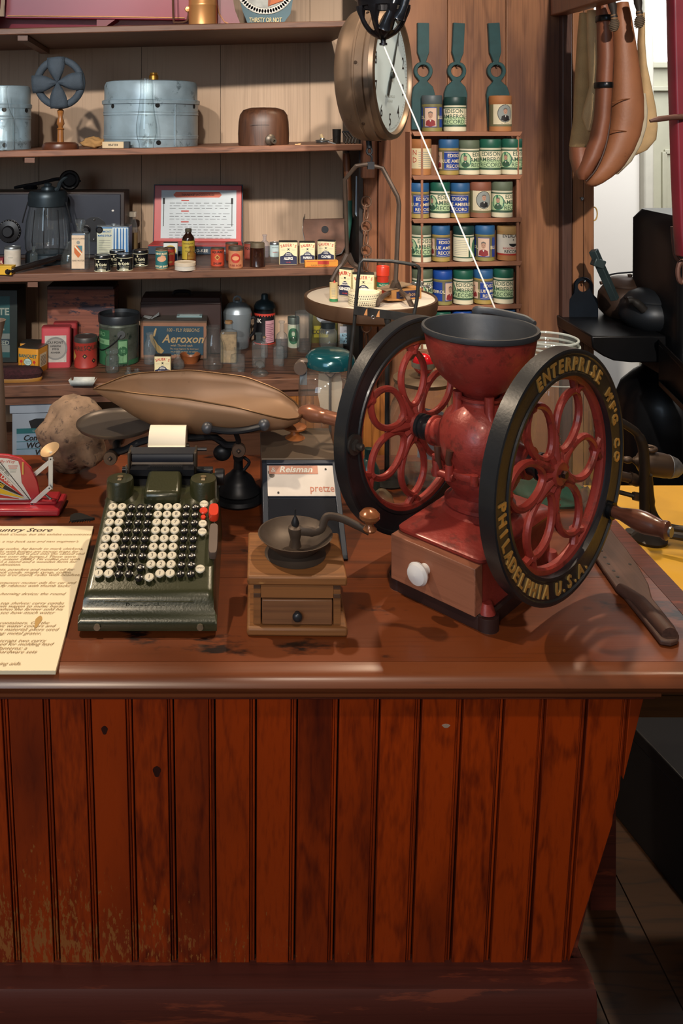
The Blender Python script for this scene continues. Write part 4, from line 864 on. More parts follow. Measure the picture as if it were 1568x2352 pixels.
# maple syrup can
def maple(m, W_, h, d):
    y = -d/2-.0006; m.poly([(-W_*.48, y, .03*h), (0, y, .03*h), (0, y, .92*h), (-W_*.48, y, .92*h)], M('#cfd3bd', .6, var=.05))
    BL = M('#2f6ea8', .5); m.poly([(0, y, .02*h), (W_*.49, y, .02*h), (W_*.49, y, .95*h), (0, y, .95*h)], M('#cfdde2', .5))
    for i, (x, ww) in enumerate(((.03, .05), (.12, .07), (.23, .05), (.31, .06), (.41, .07))): m.poly([(x*W_, y-.0003, .2*h), ((x+ww)*W_, y-.0003, .2*h), ((x+ww*.8)*W_, y-.0003, .93*h), ((x+.01)*W_, y-.0003, .93*h)], BL)
    m.poly([(.05*W_, y-.0004, .12*h), (.47*W_, y-.0004, .10*h), (.47*W_, y-.0004, .2*h), (.05*W_, y-.0004, .18*h)], M('#a33a36', .5)); m.poly([(.2*W_, y-.0006, .08*h), (.36*W_, y-.0006, .08*h), (.34*W_, y-.0006, .27*h), (.24*W_, y-.0006, .25*h)], INK)
    m.text('VERMONT', .085*h, BL, frontM(-W_*.24, y-.0004, .80*h), bold=.0002); m.text('MAPLE SYRUP', .08*h, BL, frontM(-W_*.24, y-.0004, .68*h), bold=.0003, wx=.85)
    for i in range(7): m.poly([(-W_*(.42), y-.0004, (.14+.07*i)*h), (-W_*.06, y-.0004, (.14+.07*i)*h), (-W_*.06, y-.0004, (.152+.07*i)*h), (-W_*.42, y-.0004, (.152+.07*i)*h)], GREYP)
boxtin('syrup_can', 'white and blue maple syrup can with trees on its front', 'can', S3, 263, 596, 75, 519, .62, M('#2f6ea0', .45), TIN, maple, R(-3), t=None, rnd=12, cap=True)
bottle('corked_vial', 'narrow cloudy bottle with pale stopper behind the maple syrup can', 'bottle', S3, 304, 582, 25, 488, [(.9, 0), (1, .03), (1, .55), (.9, .7), (.55, .84), (.55, .9)], DUSTY, cap=(M('#c9bfae', .7), .8, .88, 1, 'stopper'), lab_=lambda m, r, h, hl: m.wrap(r*.98+.0006, .2, 1.4, .05*h, .5*h, M('#a0885c', .7)))
def powder(m, r, h, hl):
    SCR = M('#d8d5b5', .6, var=.03); m.wrap(r+.0003, -PI, PI, .76*h, .79*h, SCR, 26); m.wrap(r+.0003, -PI, PI, .01*h, .05*h, SCR, 26)
    m.wrap_text('My Knight', .25*h, SCR, r+.0005, -.05, .36*h, shear=.2, bold=.0004, wx=.7); m.wrap_text('TOOTH POWDER', .09*h, SCR, r+.0005, .1, .22*h, wx=.8); m.wrap_ell(r+.0005, -.3, .64*h, .05*h, .07*h, SCR)
    m.wrap_poly(r+.0005, 0, .08*h, [(-.3*h, .02*h), (.3*h, 0), (.3*h, .06*h), (0, .1*h), (-.25*h, .06*h)], SCR)
BJ = M('#14171a', .25, var=.08, coat=.3)
for px, pb, w_, pt, txt in ((235, 625, 37, 588, 'black jar with cream script label, front left of four'), (269, 612, 34, 577, 'black jar with cream script label half hidden behind two others'), (286.5, 623, 37, 585, 'black jar with cream script label, front right of four'), (323, 612, 35, 576, 'black jar with cream script label, rightmost of four, beside the red kit')):
    can('powder_jar', txt, 'jar', S3, px, pb, w_, pt, BJ, BJ, .2, 1.03, powder, 'black lidded jars on the third shelf')
# open red tool kit box
o = thing('kit_box', 'open red hinged kit box with printed instruction sheet in its lid', 'box', S3.at(449, 586)+Vector((0, .05, 0)), R(-2)); k = o.location.y/F; wd = 214*k; dp = .085
KR = M('#b42a25', .4, var=.12, vs=12); KB = M('#283c4f', .5)
m = MB(); m.box((0, 0, 10*k), (wd, dp, 19*k), KB); m.build('tray', o, bevel=.0015)
m = MB(); m.hexa([(-wd/2, -dp/2, 19*k), (wd/2, -dp/2, 19*k), (wd/2-6*k, dp/2, 19*k), (-wd/2+6*k, dp/2, 19*k), (-wd/2, -dp/2, 21*k), (wd/2, -dp/2, 21*k), (wd/2-6*k, dp/2, 24*k), (-wd/2+6*k, dp/2, 24*k)], KR); m.build('tray_top', o)
m = MB(); m.text('RED-KEE', 10*k, WHITE, frontM(10*k, -dp/2-.0006, 6*k), bold=.0002); m.text('ACCESSORIES', 6*k, WHITE, frontM(58*k, -dp/2-.0006, 7*k)); m.build('lettering', o)
m = MB(); Mx = T(0, dp/2-.005, 20*k) @ Matrix.Rotation(R(-9), 4, 'X')
m.box((0, .006, 67*k), (wd*.98, .012, 136*k), KB, M=Mx); m.box((0, -.002, 67*k), (wd*.955, .008, 131*k), KR, M=Mx); m.build('lid', o, bevel=.0015)
m = MB(); PA = M('#c2cdd2', .45, var=.10, vs=7, dirt='#6d757b', dk=.60); Mx2 = Mx @ FRONT
m.box((2*k, -.0066, 65*k), (176*k, .0008, 112*k), PA, M=Mx)
OR = M('#d0603c', .5); m.prism([(x*k, z*k) for x, z in ((-52, 104), (50, 104), (56, 110), (50, 117), (-52, 117), (-58, 110))], .0005, OR, Mx @ frontM(0, -.0071, 0))
m.text('"HANDEE" ACCESSORIES', 7*k, INK, Mx @ frontM(0, -.0078, 108*k), bold=.0001)
random.seed(3)
for i in range(15):
    z = 97-i*6.2; x = -66
    m.box((-30*k, -.0072, z*k), ((18 if i in (0, 4, 8) else 0.01)*k, .0003, 3*k), REDP, M=Mx)
    while x < 70:
        l = random.uniform(4, 16); 
        if i not in (0, 4, 8): m.box(((x+l/2)*k, -.0072, z*k), (l*k, .0003, 1.2*k), M('#6d7377', .6, var=.1), M=Mx)
        x += l+random.uniform(2, 7)
for x in (-80, 80): m.box((x*k, -.0072, 70*k), (1.6*k, .0005, 66*k), INK, M=Mx); m.box((x*k, -.0072, 96*k), (5*k, .0005, 14*k), INK, M=Mx)
m.build('instruction_sheet', o)
def snuff(bg, txts, emb=None, a=1.6):
    def f(m, r, h, hl):
        sheet(m, r, .04*h, .88*h, bg, a)
        for s_, sz, z, c_ in txts: m.wrap_text(s_, sz*h, c_, r+.001, 0, z*h, bold=.0003)
        if emb == 'diamond':
            for q, c_ in ((.16, GOLDT), (.1, REDP)): m.wrap_poly(r+.001, 0, .5*h, [(-q*h, 0), (0, -q*h), (q*h, 0), (0, q*h)], c_)
        if emb == 'disc': m.wrap_ell(r+.0008, 0, .48*h, .23*h, .23*h, REDP, 20); m.wrap_ell(r+.001, 0, .48*h, .17*h, .1*h, M('#d99a6a', .6), 14)
        if emb == 'hand':
            m.wrap_ell(r+.0008, .1, .5*h, .24*h, .13*h, M('#d9a886', .6), 16)
            for i in range(4): m.wrap_poly(r+.001, .05, .5*h, [(-.05*h+.06*i*h, .08*h), (0+.06*i*h, .24*h-.02*i*h), (.05*h+.06*i*h, .08*h)], M('#d9a886', .6))
    return f
TEAL = M('#2c6f72', .5); DRED = M('#a93a2c', .5, var=.12); LR = M('#c2492f', .5, var=.1)
can('snuff_can', 'teal labelled snuff can with a pale hand on it, beside the red kit', 'can', S3, 371, 619, 28, 572, M('#c9a578', .6), RUSTLID, .08, lab_=snuff(TEAL, [('DENT ROSE', .12, .72, LETCR), ('SCOTCH SNUFF', .12, .10, LETCR)], 'hand'))
can('snuff_can', 'red snuff can half hidden behind the teal labelled one', 'can', S3, 389, 610, 25, 570, DRED, RUSTLID, .08, lab_=snuff(DRED, [('SQUARE', .16, .62, GOLDT), ('SNUFF', .14, .14, GOLDT)]))
boxtin('spice_tin', 'white, blue and yellow tin half hidden behind the snuff cans', 'tin', S3, 392, 599, 33, 557, .5, M('#cfd6d4', .5), DKTIN, lambda m, W_, h, d: (m.prism(circ(.3*h, 20, (0, .55*h)), .0004, M('#d8b83e', .5), frontM(0, -d/2, 0)), m.poly([(-W_*.48, -d/2-.0006, .02*h), (W_*.48, -d/2-.0006, .02*h), (W_*.48, -d/2-.0006, .38*h), (-W_*.48, -d/2-.0006, .22*h)], M('#27477c', .5))))
bottle('syrup_bottle', 'brown glass bottle with yellow label and ribbed cap before the red kit', 'bottle', S3, 432.5, 600, 29, 527, [(.95, 0), (1, .02), (1, .66), (.9, .74), (.5, .84), (.46, .9)], M('#2a1710', .12, var=.1, coat=.6), cap=(M('#5f5a4c', .5, .4), .52, .89, 1, 'cap'), lab_=lambda m, r, h, hl: (m.wrap(r+.0005, -1.4, 1.4, .05*h, .63*h, M('#c2a93c', .6, var=.08)), [m.wrap_text(s_, .075*h, INK, r+.0009, .0, z*h, wx=.8) for s_, z in (('DANDELION', .52), ('BITTERS', .4), ('TONIC', .28))]))
bottle('small_brown_bottle', 'small brown glass bottle in front of the yellow labelled one', 'bottle', S3, 440, 613, 21, 567, MED, glass('brown_glass', '#8a4a1e', .7, .25), sq=(.8, 5))
o = can('round_box', 'low round white pill box lying in front of the small brown bottle', 'box', S3, 425, 623, 48, 605, M('#c9c4ba', .6, var=.08), M('#c9bca8', .6, var=.1), .45, 1.02)
can('snuff_can', 'red SQUARE snuff can with a gold diamond, standing alone', 'can', S3, 499.5, 612, 31, 571, LR, RUSTLID, .07, lab_=snuff(LR, [('SQUARE', .17, .74, INK), ('SNUFF', .17, .10, INK)], 'diamond'))
can('snuff_can', 'plain rusty red snuff can behind the tall peeling one', 'can', S3, 532, 600, 29, 559, M('#9a4a33', .6, var=.2), RUSTLID, .08)
can('snuff_can', 'peeling tan and red snuff can with round red emblem', 'can', S3, 541, 617, 33, 568, M('#b5764f', .6, var=.2), M('#4c443b', .6, .3), .18, lab_=snuff(M('#bd7d57', .6, var=.2, vs=50, dirt='#4a463f', dk=.64), [('TUBE ROSE', .12, .1, M('#8a3a2c', .6))], 'disc'))
can('snuff_can', 'dull red snuff can behind the jar of brown powder', 'can', S3, 574, 596, 27, 558, M('#8f3f30', .6, var=.2), RUSTLID, .08, lab_=snuff(M('#8f3f30', .6, var=.2), [('SQUARE', .18, .6, INK)]))
can('powder_glass_jar', 'dark jar of brown grounds with a rusty screw lid', 'jar', S3, 591, 615, 36, 560, M('#2c1812', .15, var=.3, vs=200, coat=.5), M('#665a48', .6, .3, var=.2), .2, .92)
bottle('small_clear_bottle', 'small clear bottle behind the jar of brown grounds', 'bottle', S3, 607.5, 592, 20, 540, MED, glass('lilac_glass', '#b9b9c6', .6, .15))
can('pale_tin', 'pale blue printed tin left of the spice tins', 'tin', S3, 631, 591, 24, 558, M('#a5bcc0', .5), TIN, .16, lab_=pl_print(M('#b5c9cb', .6), .08, .82, 1.5, [('~~~~', .2, .6, INK, 0), ('~~~', .2, .3, REDP, 0)]))
def sauer(word, side=None, top=('FANCY', 'GROUND')):
    def f(m, W_, h, d):
        y = -d/2-.0005; CR = M('#ddd2a9', .5, var=.04); w2 = W_*.455
        m.poly([(-w2, y, .02*h), (w2, y, .02*h), (w2, y, .95*h), (-w2, y, .95*h)], CR)
        arch = [(-w2, .02*h), (w2, .02*h), (w2, .36*h), (w2*.6, .40*h), (w2*.35, .50*h), (w2*.15, .55*h), (-w2*.15, .55*h), (-w2*.35, .50*h), (-w2*.6, .40*h), (-w2, .36*h)]
        m.poly([(x, y-.0003, z) for x, z in arch], NAVY)
        for i, ch in enumerate("SAUER'S"):
            x = (-.36+.12*i)*W_; zz = .79-.5*((i-3)/3)**2*.09; m.text(ch, .17*h, M('#b8382c', .5), frontM(x, y-.0005, zz*h) @ Matrix.Rotation(-(i-3)*.09, 4, 'Z'), bold=.0003, wx=.85)
        for a in (.7, -.7): m.box((0, y-.0003, .66*h), (.2*W_, .0003, .012*h), INK, (0, a, 0))
        m.prism(circ(.035*h, 10, (0, .67*h)), .0003, INK, frontM(0, y-.0004, 0)); m.box((-.28*W_, y-.0003, .64*h), (.2*W_, .0003, .01*h), GREYP); m.box((.28*W_, y-.0003, .64*h), (.2*W_, .0003, .01*h), GREYP)
        m.text(word, .15*h, WHITE, frontM(0, y-.0006, .22*h), bold=.0005, wx=min(1, 5.2/len(word))*.95)
        m.text(top[0], .06*h, WHITE, frontM(0, y-.0006, .47*h), bold=.0002); m.text(top[1], .06*h, WHITE, frontM(0, y-.0006, .40*h), bold=.0002); m.text('SAUER', .07*h, M('#b8382c', .5), frontM(0, y-.0006, .08*h))
        if side:
            Ms = T(W_/2+.0005, 0, 0) @ Matrix.Rotation(PI/2, 4, 'Z') @ FRONT
            for i in range(8): m.box((W_/2+.0004, 0, (.12+.09*i)*h), (.0003, d*.5, .025*h), INK)
    return f
SCAN = M('#d3c79b', .45, var=.05)
boxtin('spice_tin', 'cream and navy ALLSPICE spice tin, leftmost of three on the shelf', 'tin', S3, 661.5, 608, 43, 555, .55, SCAN, DKTIN, sauer('ALLSPICE'), 0, 'spice tins')
boxtin('spice_tin', 'cream and navy PAPRIKA spice tin, middle of three on the shelf', 'tin', S3, 705, 605, 36, 556, .6, SCAN, DKTIN, sauer('PAPRIKA'), 0, 'spice tins')
boxtin('spice_tin', 'cream and navy CLOVES spice tin, rightmost of three on the shelf', 'tin', S3, 750, 603, 41, 553, .6, SCAN, DKTIN, sauer('CLOVES', True, ('FANCY', 'WHOLE')), R(-14), 'spice tins')
o = thing('orange_box', 'long orange printed carton lying before the paprika and cloves tins', 'carton', S3.at(738, 614)+Vector((0, .012, 0)), R(4)); k = o.location.y/F
m = MB(); m.box((0, 0, 7.5*k), (76*k, 15*k, 15*k), M('#d08a30', .5, var=.08)); m.build('body', o, bevel=.0008)
m = MB(); m.box((4*k, -7.6*k, 10*k), (26*k, .0004, 7*k), REDP); m.text('PLAYER PIANO WICKS', 4*k, INK, frontM(-4*k, -7.9*k, 3*k)); m.box((0, -7.6*k, 1.5*k), (70*k, .0004, .8*k), REDP); m.box((0, -7.6*k, 13.6*k), (70*k, .0004, .8*k), REDP); m.build('lettering', o)
# wooden-backed metal scoop
o = thing('grain_scoop', 'galvanized scoop with flat dark wooden end standing behind the spice tins', 'scoop', S3.t(744, .55)); k = o.location.y/F
m = MB(); wdk = M('#664535', .6, var=.3, vs=25)
shp = [(-50, 84), (50, 86), (51, 60), (46, 28), (34, 8), (10, 0), (-12, 0), (-34, 8), (-46, 30), (-51, 60)]
m.prism([(x*k, z*k) for x, z in shp], .016, wdk, frontM(0, -.04, 0)); m.cyl(8*k, 0, .003, IRON, 16, M=frontM(-2*k, -.056, 62*k)); m.build('end_board', o, bevel=.001)
m = MB(); sh = shp[1:]+shp[:1]; vs = []; 
for x, z in sh: vs += [(x*k*1.02, -.058, z*k), (x*k*1.03+.018, .10, z*k*1.0+.002)]
m.add(vs, [(2*i, 2*i+2, 2*i+3, 2*i+1) for i in range(len(sh)-1)], TIN, True); m.build('metal_sheet', o, solid=.0015)
# spade hung at the dark end of the shelves
o = thing('spade', 'green and bare wood handled spade standing in the dark gap by the post', 'spade', along(.938, .42, 1.10))
def sp(px, py): return P(px, py, o.location.y+.0)-o.location
m = MB(); a, b = sp(796, 365), sp(800, 460); m.tube([sp(795, 352), a, b], [.010, .012, .0115], M('#7d4b2c', .5, var=.2), 12); m.build('handle', o)
m = MB(); m.tube([b, sp(801, 500), sp(797, 560)], [.0118, .011, .006], M('#1f4a40', .5), 12); m.build('painted_socket', o)
m = MB(); m.tube([sp(796, 350), sp(794, 330)], .009, M('#3c2418', .5), 10); m.build('grip', o)
o = thing('hanging_saw', 'bluish steel blade hanging against the post end', 'blade', along(.965, .30, 1.1))
m = MB(); q = lambda px, py: P(px, py, o.location.y-.01)-o.location
pts = [q(817, 404), q(831, 412), q(831, 512), q(826, 510), q(815, 492)]
m.hexa([pts[4], pts[2], pts[2]+Vector((0, .004, 0)), pts[4]+Vector((0, .004, 0)), pts[0], pts[1], pts[1]+Vector((0, .004, 0)), pts[0]+Vector((0, .004, 0))], M('#8494a3', .4, .5)); m.build('blade', o)
# ================================================================= fourth shelf
o = thing('feed_box', 'tall teal printed box in a dark frame at the left end of the fourth shelf', 'box', S4.t(0, .62)); k = o.location.y/F
m = MB(); m.box((-20*k, 0, 82*k), (140*k, .10, 164*k), M('#16211f', .5)); m.build('body', o, bevel=.002)
m = MB(); y = -.0505; m.poly([(-70*k, y, 12*k), (33*k, y, 12*k), (33*k, y, 150*k), (-70*k, y, 150*k)], M('#1b4a4c', .5)); m.poly([(0, y-.0004, 24*k), (33*k, y-.0004, 24*k), (33*k, y-.0004, 66*k), (0, y-.0004, 66*k)], M('#6e7773', .6)); m.poly([(0, y-.0006, 40*k), (33*k, y-.0006, 40*k), (33*k, y-.0006, 54*k), (0, y-.0006, 54*k)], M('#23343f', .6))
L_ = M('#8c958b', .6); m.text('CHOCOLATE', 22*k, L_, frontM(32*k, y-.0006, 108*k), align='RIGHT', bold=.0008); m.text('L', 26*k, L_, frontM(14*k, y-.0006, 74*k), bold=.001); m.text('FEED', 13*k, L_, frontM(32*k, y-.0008, 41*k), align='RIGHT', bold=.0004); m.build('printed_panel', o)
o = thing('wooden_crate', 'weathered reddish wooden box with flaking dark paint behind the red tins', 'crate', S4.t(192, .72)); k = o.location.y/F
m = MB(); m.box((0, 0, 76*k), (152*k, .09, 152*k), wood('flaking_crate', '#4a2620', '#8b5240', 'x', .7, 1, .15, wear=('#2c2430', .52, (22, 9), None), island=False)); m.build('body', o, bevel=.002)
m = MB(); m.box((-1*k, 0, 155*k), (150*k, .095, 7*k), M('#3b221a', .6)); m.build('lid', o, bevel=.001)
def tea(m, W_, h, d):
    y = -d/2-.0005; TL = M('#1f5f60', .5)
    m.text('BANQUET', .18*h, TL, frontM(0, y, .62*h), bold=.0004, wx=.95); m.text('TEA', .2*h, TL, frontM(0, y, .18*h), bold=.0005)
    m.prism(circ(.14*h, 20, (0, .45*h), 1.3), .0003, TL, frontM(0, y+.0002, 0)); m.prism(circ(.125*h, 20, (0, .45*h), 1.3), .0004, M('#b9cfc9', .5), frontM(0, y+.0001, 0)); m.text('ORANGE', .07*h, TL, frontM(0, y-.0005, .46*h)); m.text('PEKOE', .07*h, TL, frontM(0, y-.0005, .39*h))
    for x in (-.32, .32): m.box((x*W_, y, .38*h), (.012*h, .0003, .16*h), TL); m.prism(circ(.06*h, 10, (x*W_, .46*h)), .0003, REDP, frontM(0, y, 0))
    m.box((W_/2+.0004, 0, .48*h), (.0004, d*.62, .5*h), M('#d7c9a8', .6))
    for i in range(7): m.box((W_/2+.0008, 0, (.3+.055*i)*h), (.0003, d*.48, .015*h), INK)
OCH = M('#d08e27', .45, var=.08)
boxtin('tea_tin', 'orange BANQUET tea tin with dark lid, front left of the fourth shelf', 'tin', S4, 76, 858, 52, 799, .9, OCH, M('#5d5750', .4, .5, var=.2), tea, R(-16), rnd=16)
boxtin('tea_tin', 'second orange tea tin with dented dark lid behind the first', 'tin', S4, 74, 832, 46, 788, .8, OCH, M('#4d4945', .4, .5, var=.2), None, R(-6), rnd=16)
def dup_(m, W_, h, d):
    y = -d/2-.0005; LB = M('#b3aea6', .6, var=.15, vs=40, dirt='#6f6863', dk=.64); m.poly([(-W_*.37, y, .14*h), (W_*.37, y, .14*h), (W_*.37, y, .80*h), (-W_*.37, y, .80*h)], LB)
    GR = M('#7d7c7a', .6, var=.1); m.prism(circ(.285*h, 32, (0, .48*h)), .0004, GR, frontM(0, y, 0)); m.prism(circ(.24*h, 32, (0, .48*h)), .0004, M('#98948e', .6, var=.12), frontM(0, y-.0003, 0))
    for s_, z, sz in (('DU PONT', .60, .085), ('SUPERFINE', .52, .055), ('FFFG', .44, .075), ('POWDER', .36, .055)): m.text(s_, sz*h, INK, frontM(0, y-.0009, z*h), bold=.0002)
PK = M('#b4414a', .5, var=.08); 
boxtin('powder_tin', 'rose red powder tin with round grey and white label', 'tin', S4, 130, 845, 66, 752, .45, PK, M('#a53b42', .5), dup_, R(4), rnd=7)
boxtin('powder_tin', 'red powder tin mostly hidden behind the one with round label', 'tin', S4, 151, 828, 54, 742, .45, M('#9a2a30', .5), M('#8c2a2e', .5), None, R(4), rnd=7)
for tt in [x for x in C.objects if x.get('label', '').startswith('rose red powder')]:
    m = MB(); m.cyl(.009, .094, .100, DKTIN, 16); m.build('cap', tt)
def sq_red(m, r, h, hl):
    m.wrap_text('SQUARE', .2*h, M('#3c2a1e', .6), r+.0006, -1.0, .60*h, bold=.0003); m.wrap_text('SQUARE', .2*h, M('#3c2a1e', .6), r+.0006, .95, .62*h, bold=.0003)
    for a, z in ((.1, .42), (.9, .25)): m.wrap_poly(r+.0006, a, z*h, [(-.08*h, 0), (0, -.08*h), (.08*h, 0), (0, .08*h)], INK); m.wrap_poly(r+.0009, a, z*h, [(-.03*h, 0), (0, -.03*h), (.03*h, 0), (0, .03*h)], GOLDT)
    m.wrap_poly(r+.0006, -1.1, .4*h, [(-.15*h, 0), (0, -.18*h), (.15*h, 0), (0, .18*h)], GOLDT)
can('red_canister', 'red lidded canister with small dark diamonds beside the green pail', 'can', S4, 197, 848, 53, 779, M('#9c3128', .5, var=.15, vs=25), M('#4c4a48', .5, .5, var=.2), .16, 1.0, sq_red)
# green lard pail with bail
o = thing('green_pail', 'large green and silver printed pail with wire bail and dark lid', 'pail', spot(S4, 273.5, 843, 92)); k = o.location.y/F; r = 46*k; h = 108*k
PG = M('#5d655b', .45, .4, var=.35, vs=30, dirt='#20322a', dk=.56)
m = MB(); m.lathe([(0, 0), (r*.93, 0), (r*.96, .003), (r*.985, h*.8), (r, h*.81), (r*.98, h*.84), (r*.98, h)], PG, 40); m.build('body', o)
m = MB(); m.lathe([(r*.99, h*.86), (r*1.03, h*.865), (r*1.04, h*1.01), (r*1.02, h*1.03), (r*.97, h*1.03), (r*.95, h*.96), (0, h*.96)], M('#30353a', .4, .5, var=.2), 40); m.build('lid', o)
m = MB(); DG = M('#2b5a3c', .5, var=.2, vs=40); PGN = M('#6e9a72', .5, var=.15)
m.wrap(r*.985, -1.5, -.35, .02*h, .75*h, DG); m.wrap(r*.989, -1.4, -.35, .45*h, .56*h, PGN); m.wrap(r*.985, .08, .58, .05*h, .56*h, DG); m.wrap(r*.988, .12, .54, .08*h, .53*h, PGN); m.wrap_ell(r*.99, .33, .32*h, .1*h, .1*h, DG, 20); m.wrap_text('50', .1*h, PGN, r*.994, .33, .285*h)
m.wrap(r*.985, .62, 1.5, .02*h, .12*h, DG)
m.wrap_text('LARD', .12*h, PGN, r*.992, -.95, .62*h); m.wrap_text('PURE', .07*h, DG, r*.994, -.85, .475*h); m.build('paper_label', o)
m = MB(); m.cyl(9*k, 0, .003, TIN, 16, M=T(r*.99*math.sin(.25), -r*.99*math.cos(.25), h*.67) @ Matrix.Rotation(.25, 4, 'Z') @ Matrix.Rotation(PI/2, 4, 'X')); m.build('bail_ear', o)
m = MB(); m.tube(smoothpath([(r*1.05*math.sin(a), -r*1.06*math.cos(a), h*z) for a, z in ((.25, .67), (.0, .54), (-.4, .40), (-.8, .33), (-1.2, .36), (-1.6, .5), (-2.2, .67))], 5), .0016, IRON, 6); m.build('wire_bail', o)
# fly ribbon box
o = thing('fly_ribbon_box', 'wooden display box with blue label of fly ribbons on its front', 'box', spot(S4, 401, 827, 60), R(-2)); k = o.location.y/F; wd = 152*k; hh = 86*k; dp = .06
m = MB(); BXW = M('#5a4433', .6, var=.15); m.box((0, 0, hh/2), (wd, dp, hh), BXW); m.build('body', o, bevel=.001)
m = MB(); m.hexa([(-wd/2, -dp/2, hh), (wd/2, -dp/2, hh), (wd/2-.006, dp/2+.03, hh), (-wd/2+.006, dp/2+.03, hh), (-wd/2, -dp/2, hh+.002), (wd/2, -dp/2, hh+.002), (wd/2-.006, dp/2+.03, hh+.010), (-wd/2+.006, dp/2+.03, hh+.010)], M('#3f3833', .6)); m.build('lid', o)
m = MB(); y = -dp/2-.0006; FRM2 = M('#87604a', .6, var=.1); BLB = M('#1f3f50', .5, var=.1); LT = M('#a98f63', .55, var=.08)
m.box((0, y, hh*.5), (wd*.98, .001, hh*.92), FRM2); m.box((0, y-.0008, hh*.49), (wd*.90, .0008, hh*.76), BLB)
m.text('100 - FLY RIBBONS', hh*.13, LT, frontM(.14*wd, y-.0016, hh*.73), shear=.15, wx=.82); m.text('Aeroxon', hh*.30, LT, frontM(.14*wd, y-.0016, hh*.44), bold=.0006, shear=.25); m.text('with Thumb tack', hh*.085, LT, frontM(.12*wd, y-.0016, hh*.34), shear=.2)
for i, s_ in enumerate(('The most hygienic fly destroyer', 'no poison, no dust, no odour', 'hang up in every room')): m.text(s_, hh*.06, LT, frontM(.16*wd, y-.0016, hh*(.26-.075*i)), shear=.15)
m.prism([(x*wd, z*hh) for x, z in ((-.36, .62), (-.33, .66), (-.24, .40), (-.14, .22), (-.18, .14), (-.24, .18), (-.34, .46))], .0004, M('#9c8452', .55, var=.15), frontM(0, y-.0014, 0)); m.prism([(x*wd, z*hh) for x, z in ((-.32, .6), (-.27, .82), (-.25, .80), (-.28, .6))], .0004, LT, frontM(0, y-.0014, 0)); m.build('printed_panel', o)
loc0 = o.location.copy(); topz_ = loc0.z+hh
q = Vector((loc0.x-54*k, loc0.y, topz_+.008)); m = MB(); FO = M('#b9c4c6', .3, .6)
m.hexa([(-18*k, -.008, 0), (0, -.012, -.006), (4*k, .012, -.004), (-16*k, .012, 0), (-18*k, -.008, .001), (0, -.012, -.005), (4*k, .012, -.003), (-16*k, .012, .001)], FO)
m.hexa([(0, -.012, -.006), (19*k, -.008, .006), (17*k, .012, .010), (4*k, .012, -.004), (0, -.012, -.005), (19*k, -.008, .007), (17*k, .012, .011), (4*k, .012, -.003)], FO)
solo(m, 'metal_bracket', 'bent silvery bracket lying on the left of the fly ribbon box', 'bracket', q)
m = MB(); m.box((0, 0, .004), (58*k, .03, .005), M('#7f9a9e', .35, .2)); m.box((0, 0, .0068), (46*k, .02, .001), M('#a9bcbd', .4)); solo(m, 'slide_tin', 'flat pale green metal slide tin on the right of the fly ribbon box', 'tin', Vector((loc0.x+34*k, loc0.y+.01, topz_+.004)))
o = thing('tool_chest', 'dark brown chest with top handle behind the fly ribbon box', 'chest', S4.t(418, .74)); k = o.location.y/F
TC = M('#35201d', .5, var=.18, vs=10); m = MB(); m.box((0, 0, 60*k), (182*k, .11, 118*k), TC); m.build('body', o, bevel=.004)
m = MB(); m.hexa([(-92*k, -.058, 112*k), (91*k, -.058, 112*k), (91*k, .058, 112*k), (-92*k, .058, 112*k), (-88*k, -.045, 128*k), (89*k, -.045, 128*k), (89*k, .045, 128*k), (-88*k, .045, 128*k)], TC); m.build('lid', o, bevel=.003)
m = MB(); m.tube(smoothpath([(-20*k, 0, 127*k), (-14*k, 0, 134*k), (14*k, 0, 134*k), (20*k, 0, 127*k)], 4), 4*k, BLACK, 8, flat=1.6); m.build('handle', o)
# brush / plush roll at left
o = thing('hat_brush', 'maroon bristled brush with yellow wooden back on the front of the shelf', 'brush', S4.at(45, 880)+Vector((-.02, .03, 0)), R(3))
m = MB(); m.loft([(.095, .026, 0, 3), (.096, .027, .006, 3), (.093, .026, .010, 3)], M('#8f6426', .5), 30, M=T(-.02, 0, 0)); m.build('back', o)
m = MB(); m.loft([(.093, .026, .0095, 3), (.097, .03, .022, 3), (.09, .026, .034, 2.6), (.06, .014, .038, 2.4)], M('#35141a', .95, var=.4, vs=140, bump=1., bs=400), 40, M=T(-.02, 0, 0)); m.build('bristles', o)
# folded paper tray
o = MB(); TW = M('#b7bcb9', .6, var=.12, vs=60)
k = 2.35/F; o.hexa([(-26*k, -.010, 0), (22*k, -.010, 0), (22*k, .012, 0), (-26*k, .012, 0), (-26*k, -.010, .001), (22*k, -.010, .001), (22*k, .012, .001), (-26*k, .012, .001)], TW)
for (a, b, c, d) in (((-26*k, -.010), (22*k, -.010), (29*k, -.014), (-31*k, -.014)), ((22*k, .012), (-26*k, .012), (-24*k, .018), (24*k, .018)), ((-26*k, .012), (-26*k, -.010), (-31*k, -.014), (-30*k, .014)), ((22*k, -.010), (22*k, .012), (29*k, .014), (29*k, -.014))):
    o.add([(*a, 0), (*b, 0), (*c, 13*k), (*d, 13*k)], [(0, 1, 2, 3)], TW, False)
solo(o, 'paper_tray', 'small white folded paper tray on the front edge of the fourth shelf', 'tray', S4.at(189, 888)+Vector((0, .014, .001)), 0, None, solid=.001)
bottle('glass_jar', 'small clear ribbed jar with flared mouth in front of the green pail', 'jar', S4, 257.5, 858, 31, 808, JAR, AQUA)
bottle('bottle_stopper', 'upright clear glass stopper lying loose near the small ribbed jar', 'stopper', S4, 295, 866, 19, 845, [(.8, 0), (1, .3), (.7, .4), (.5, .7), (.55, .9), (.3, 1)], AQUA)
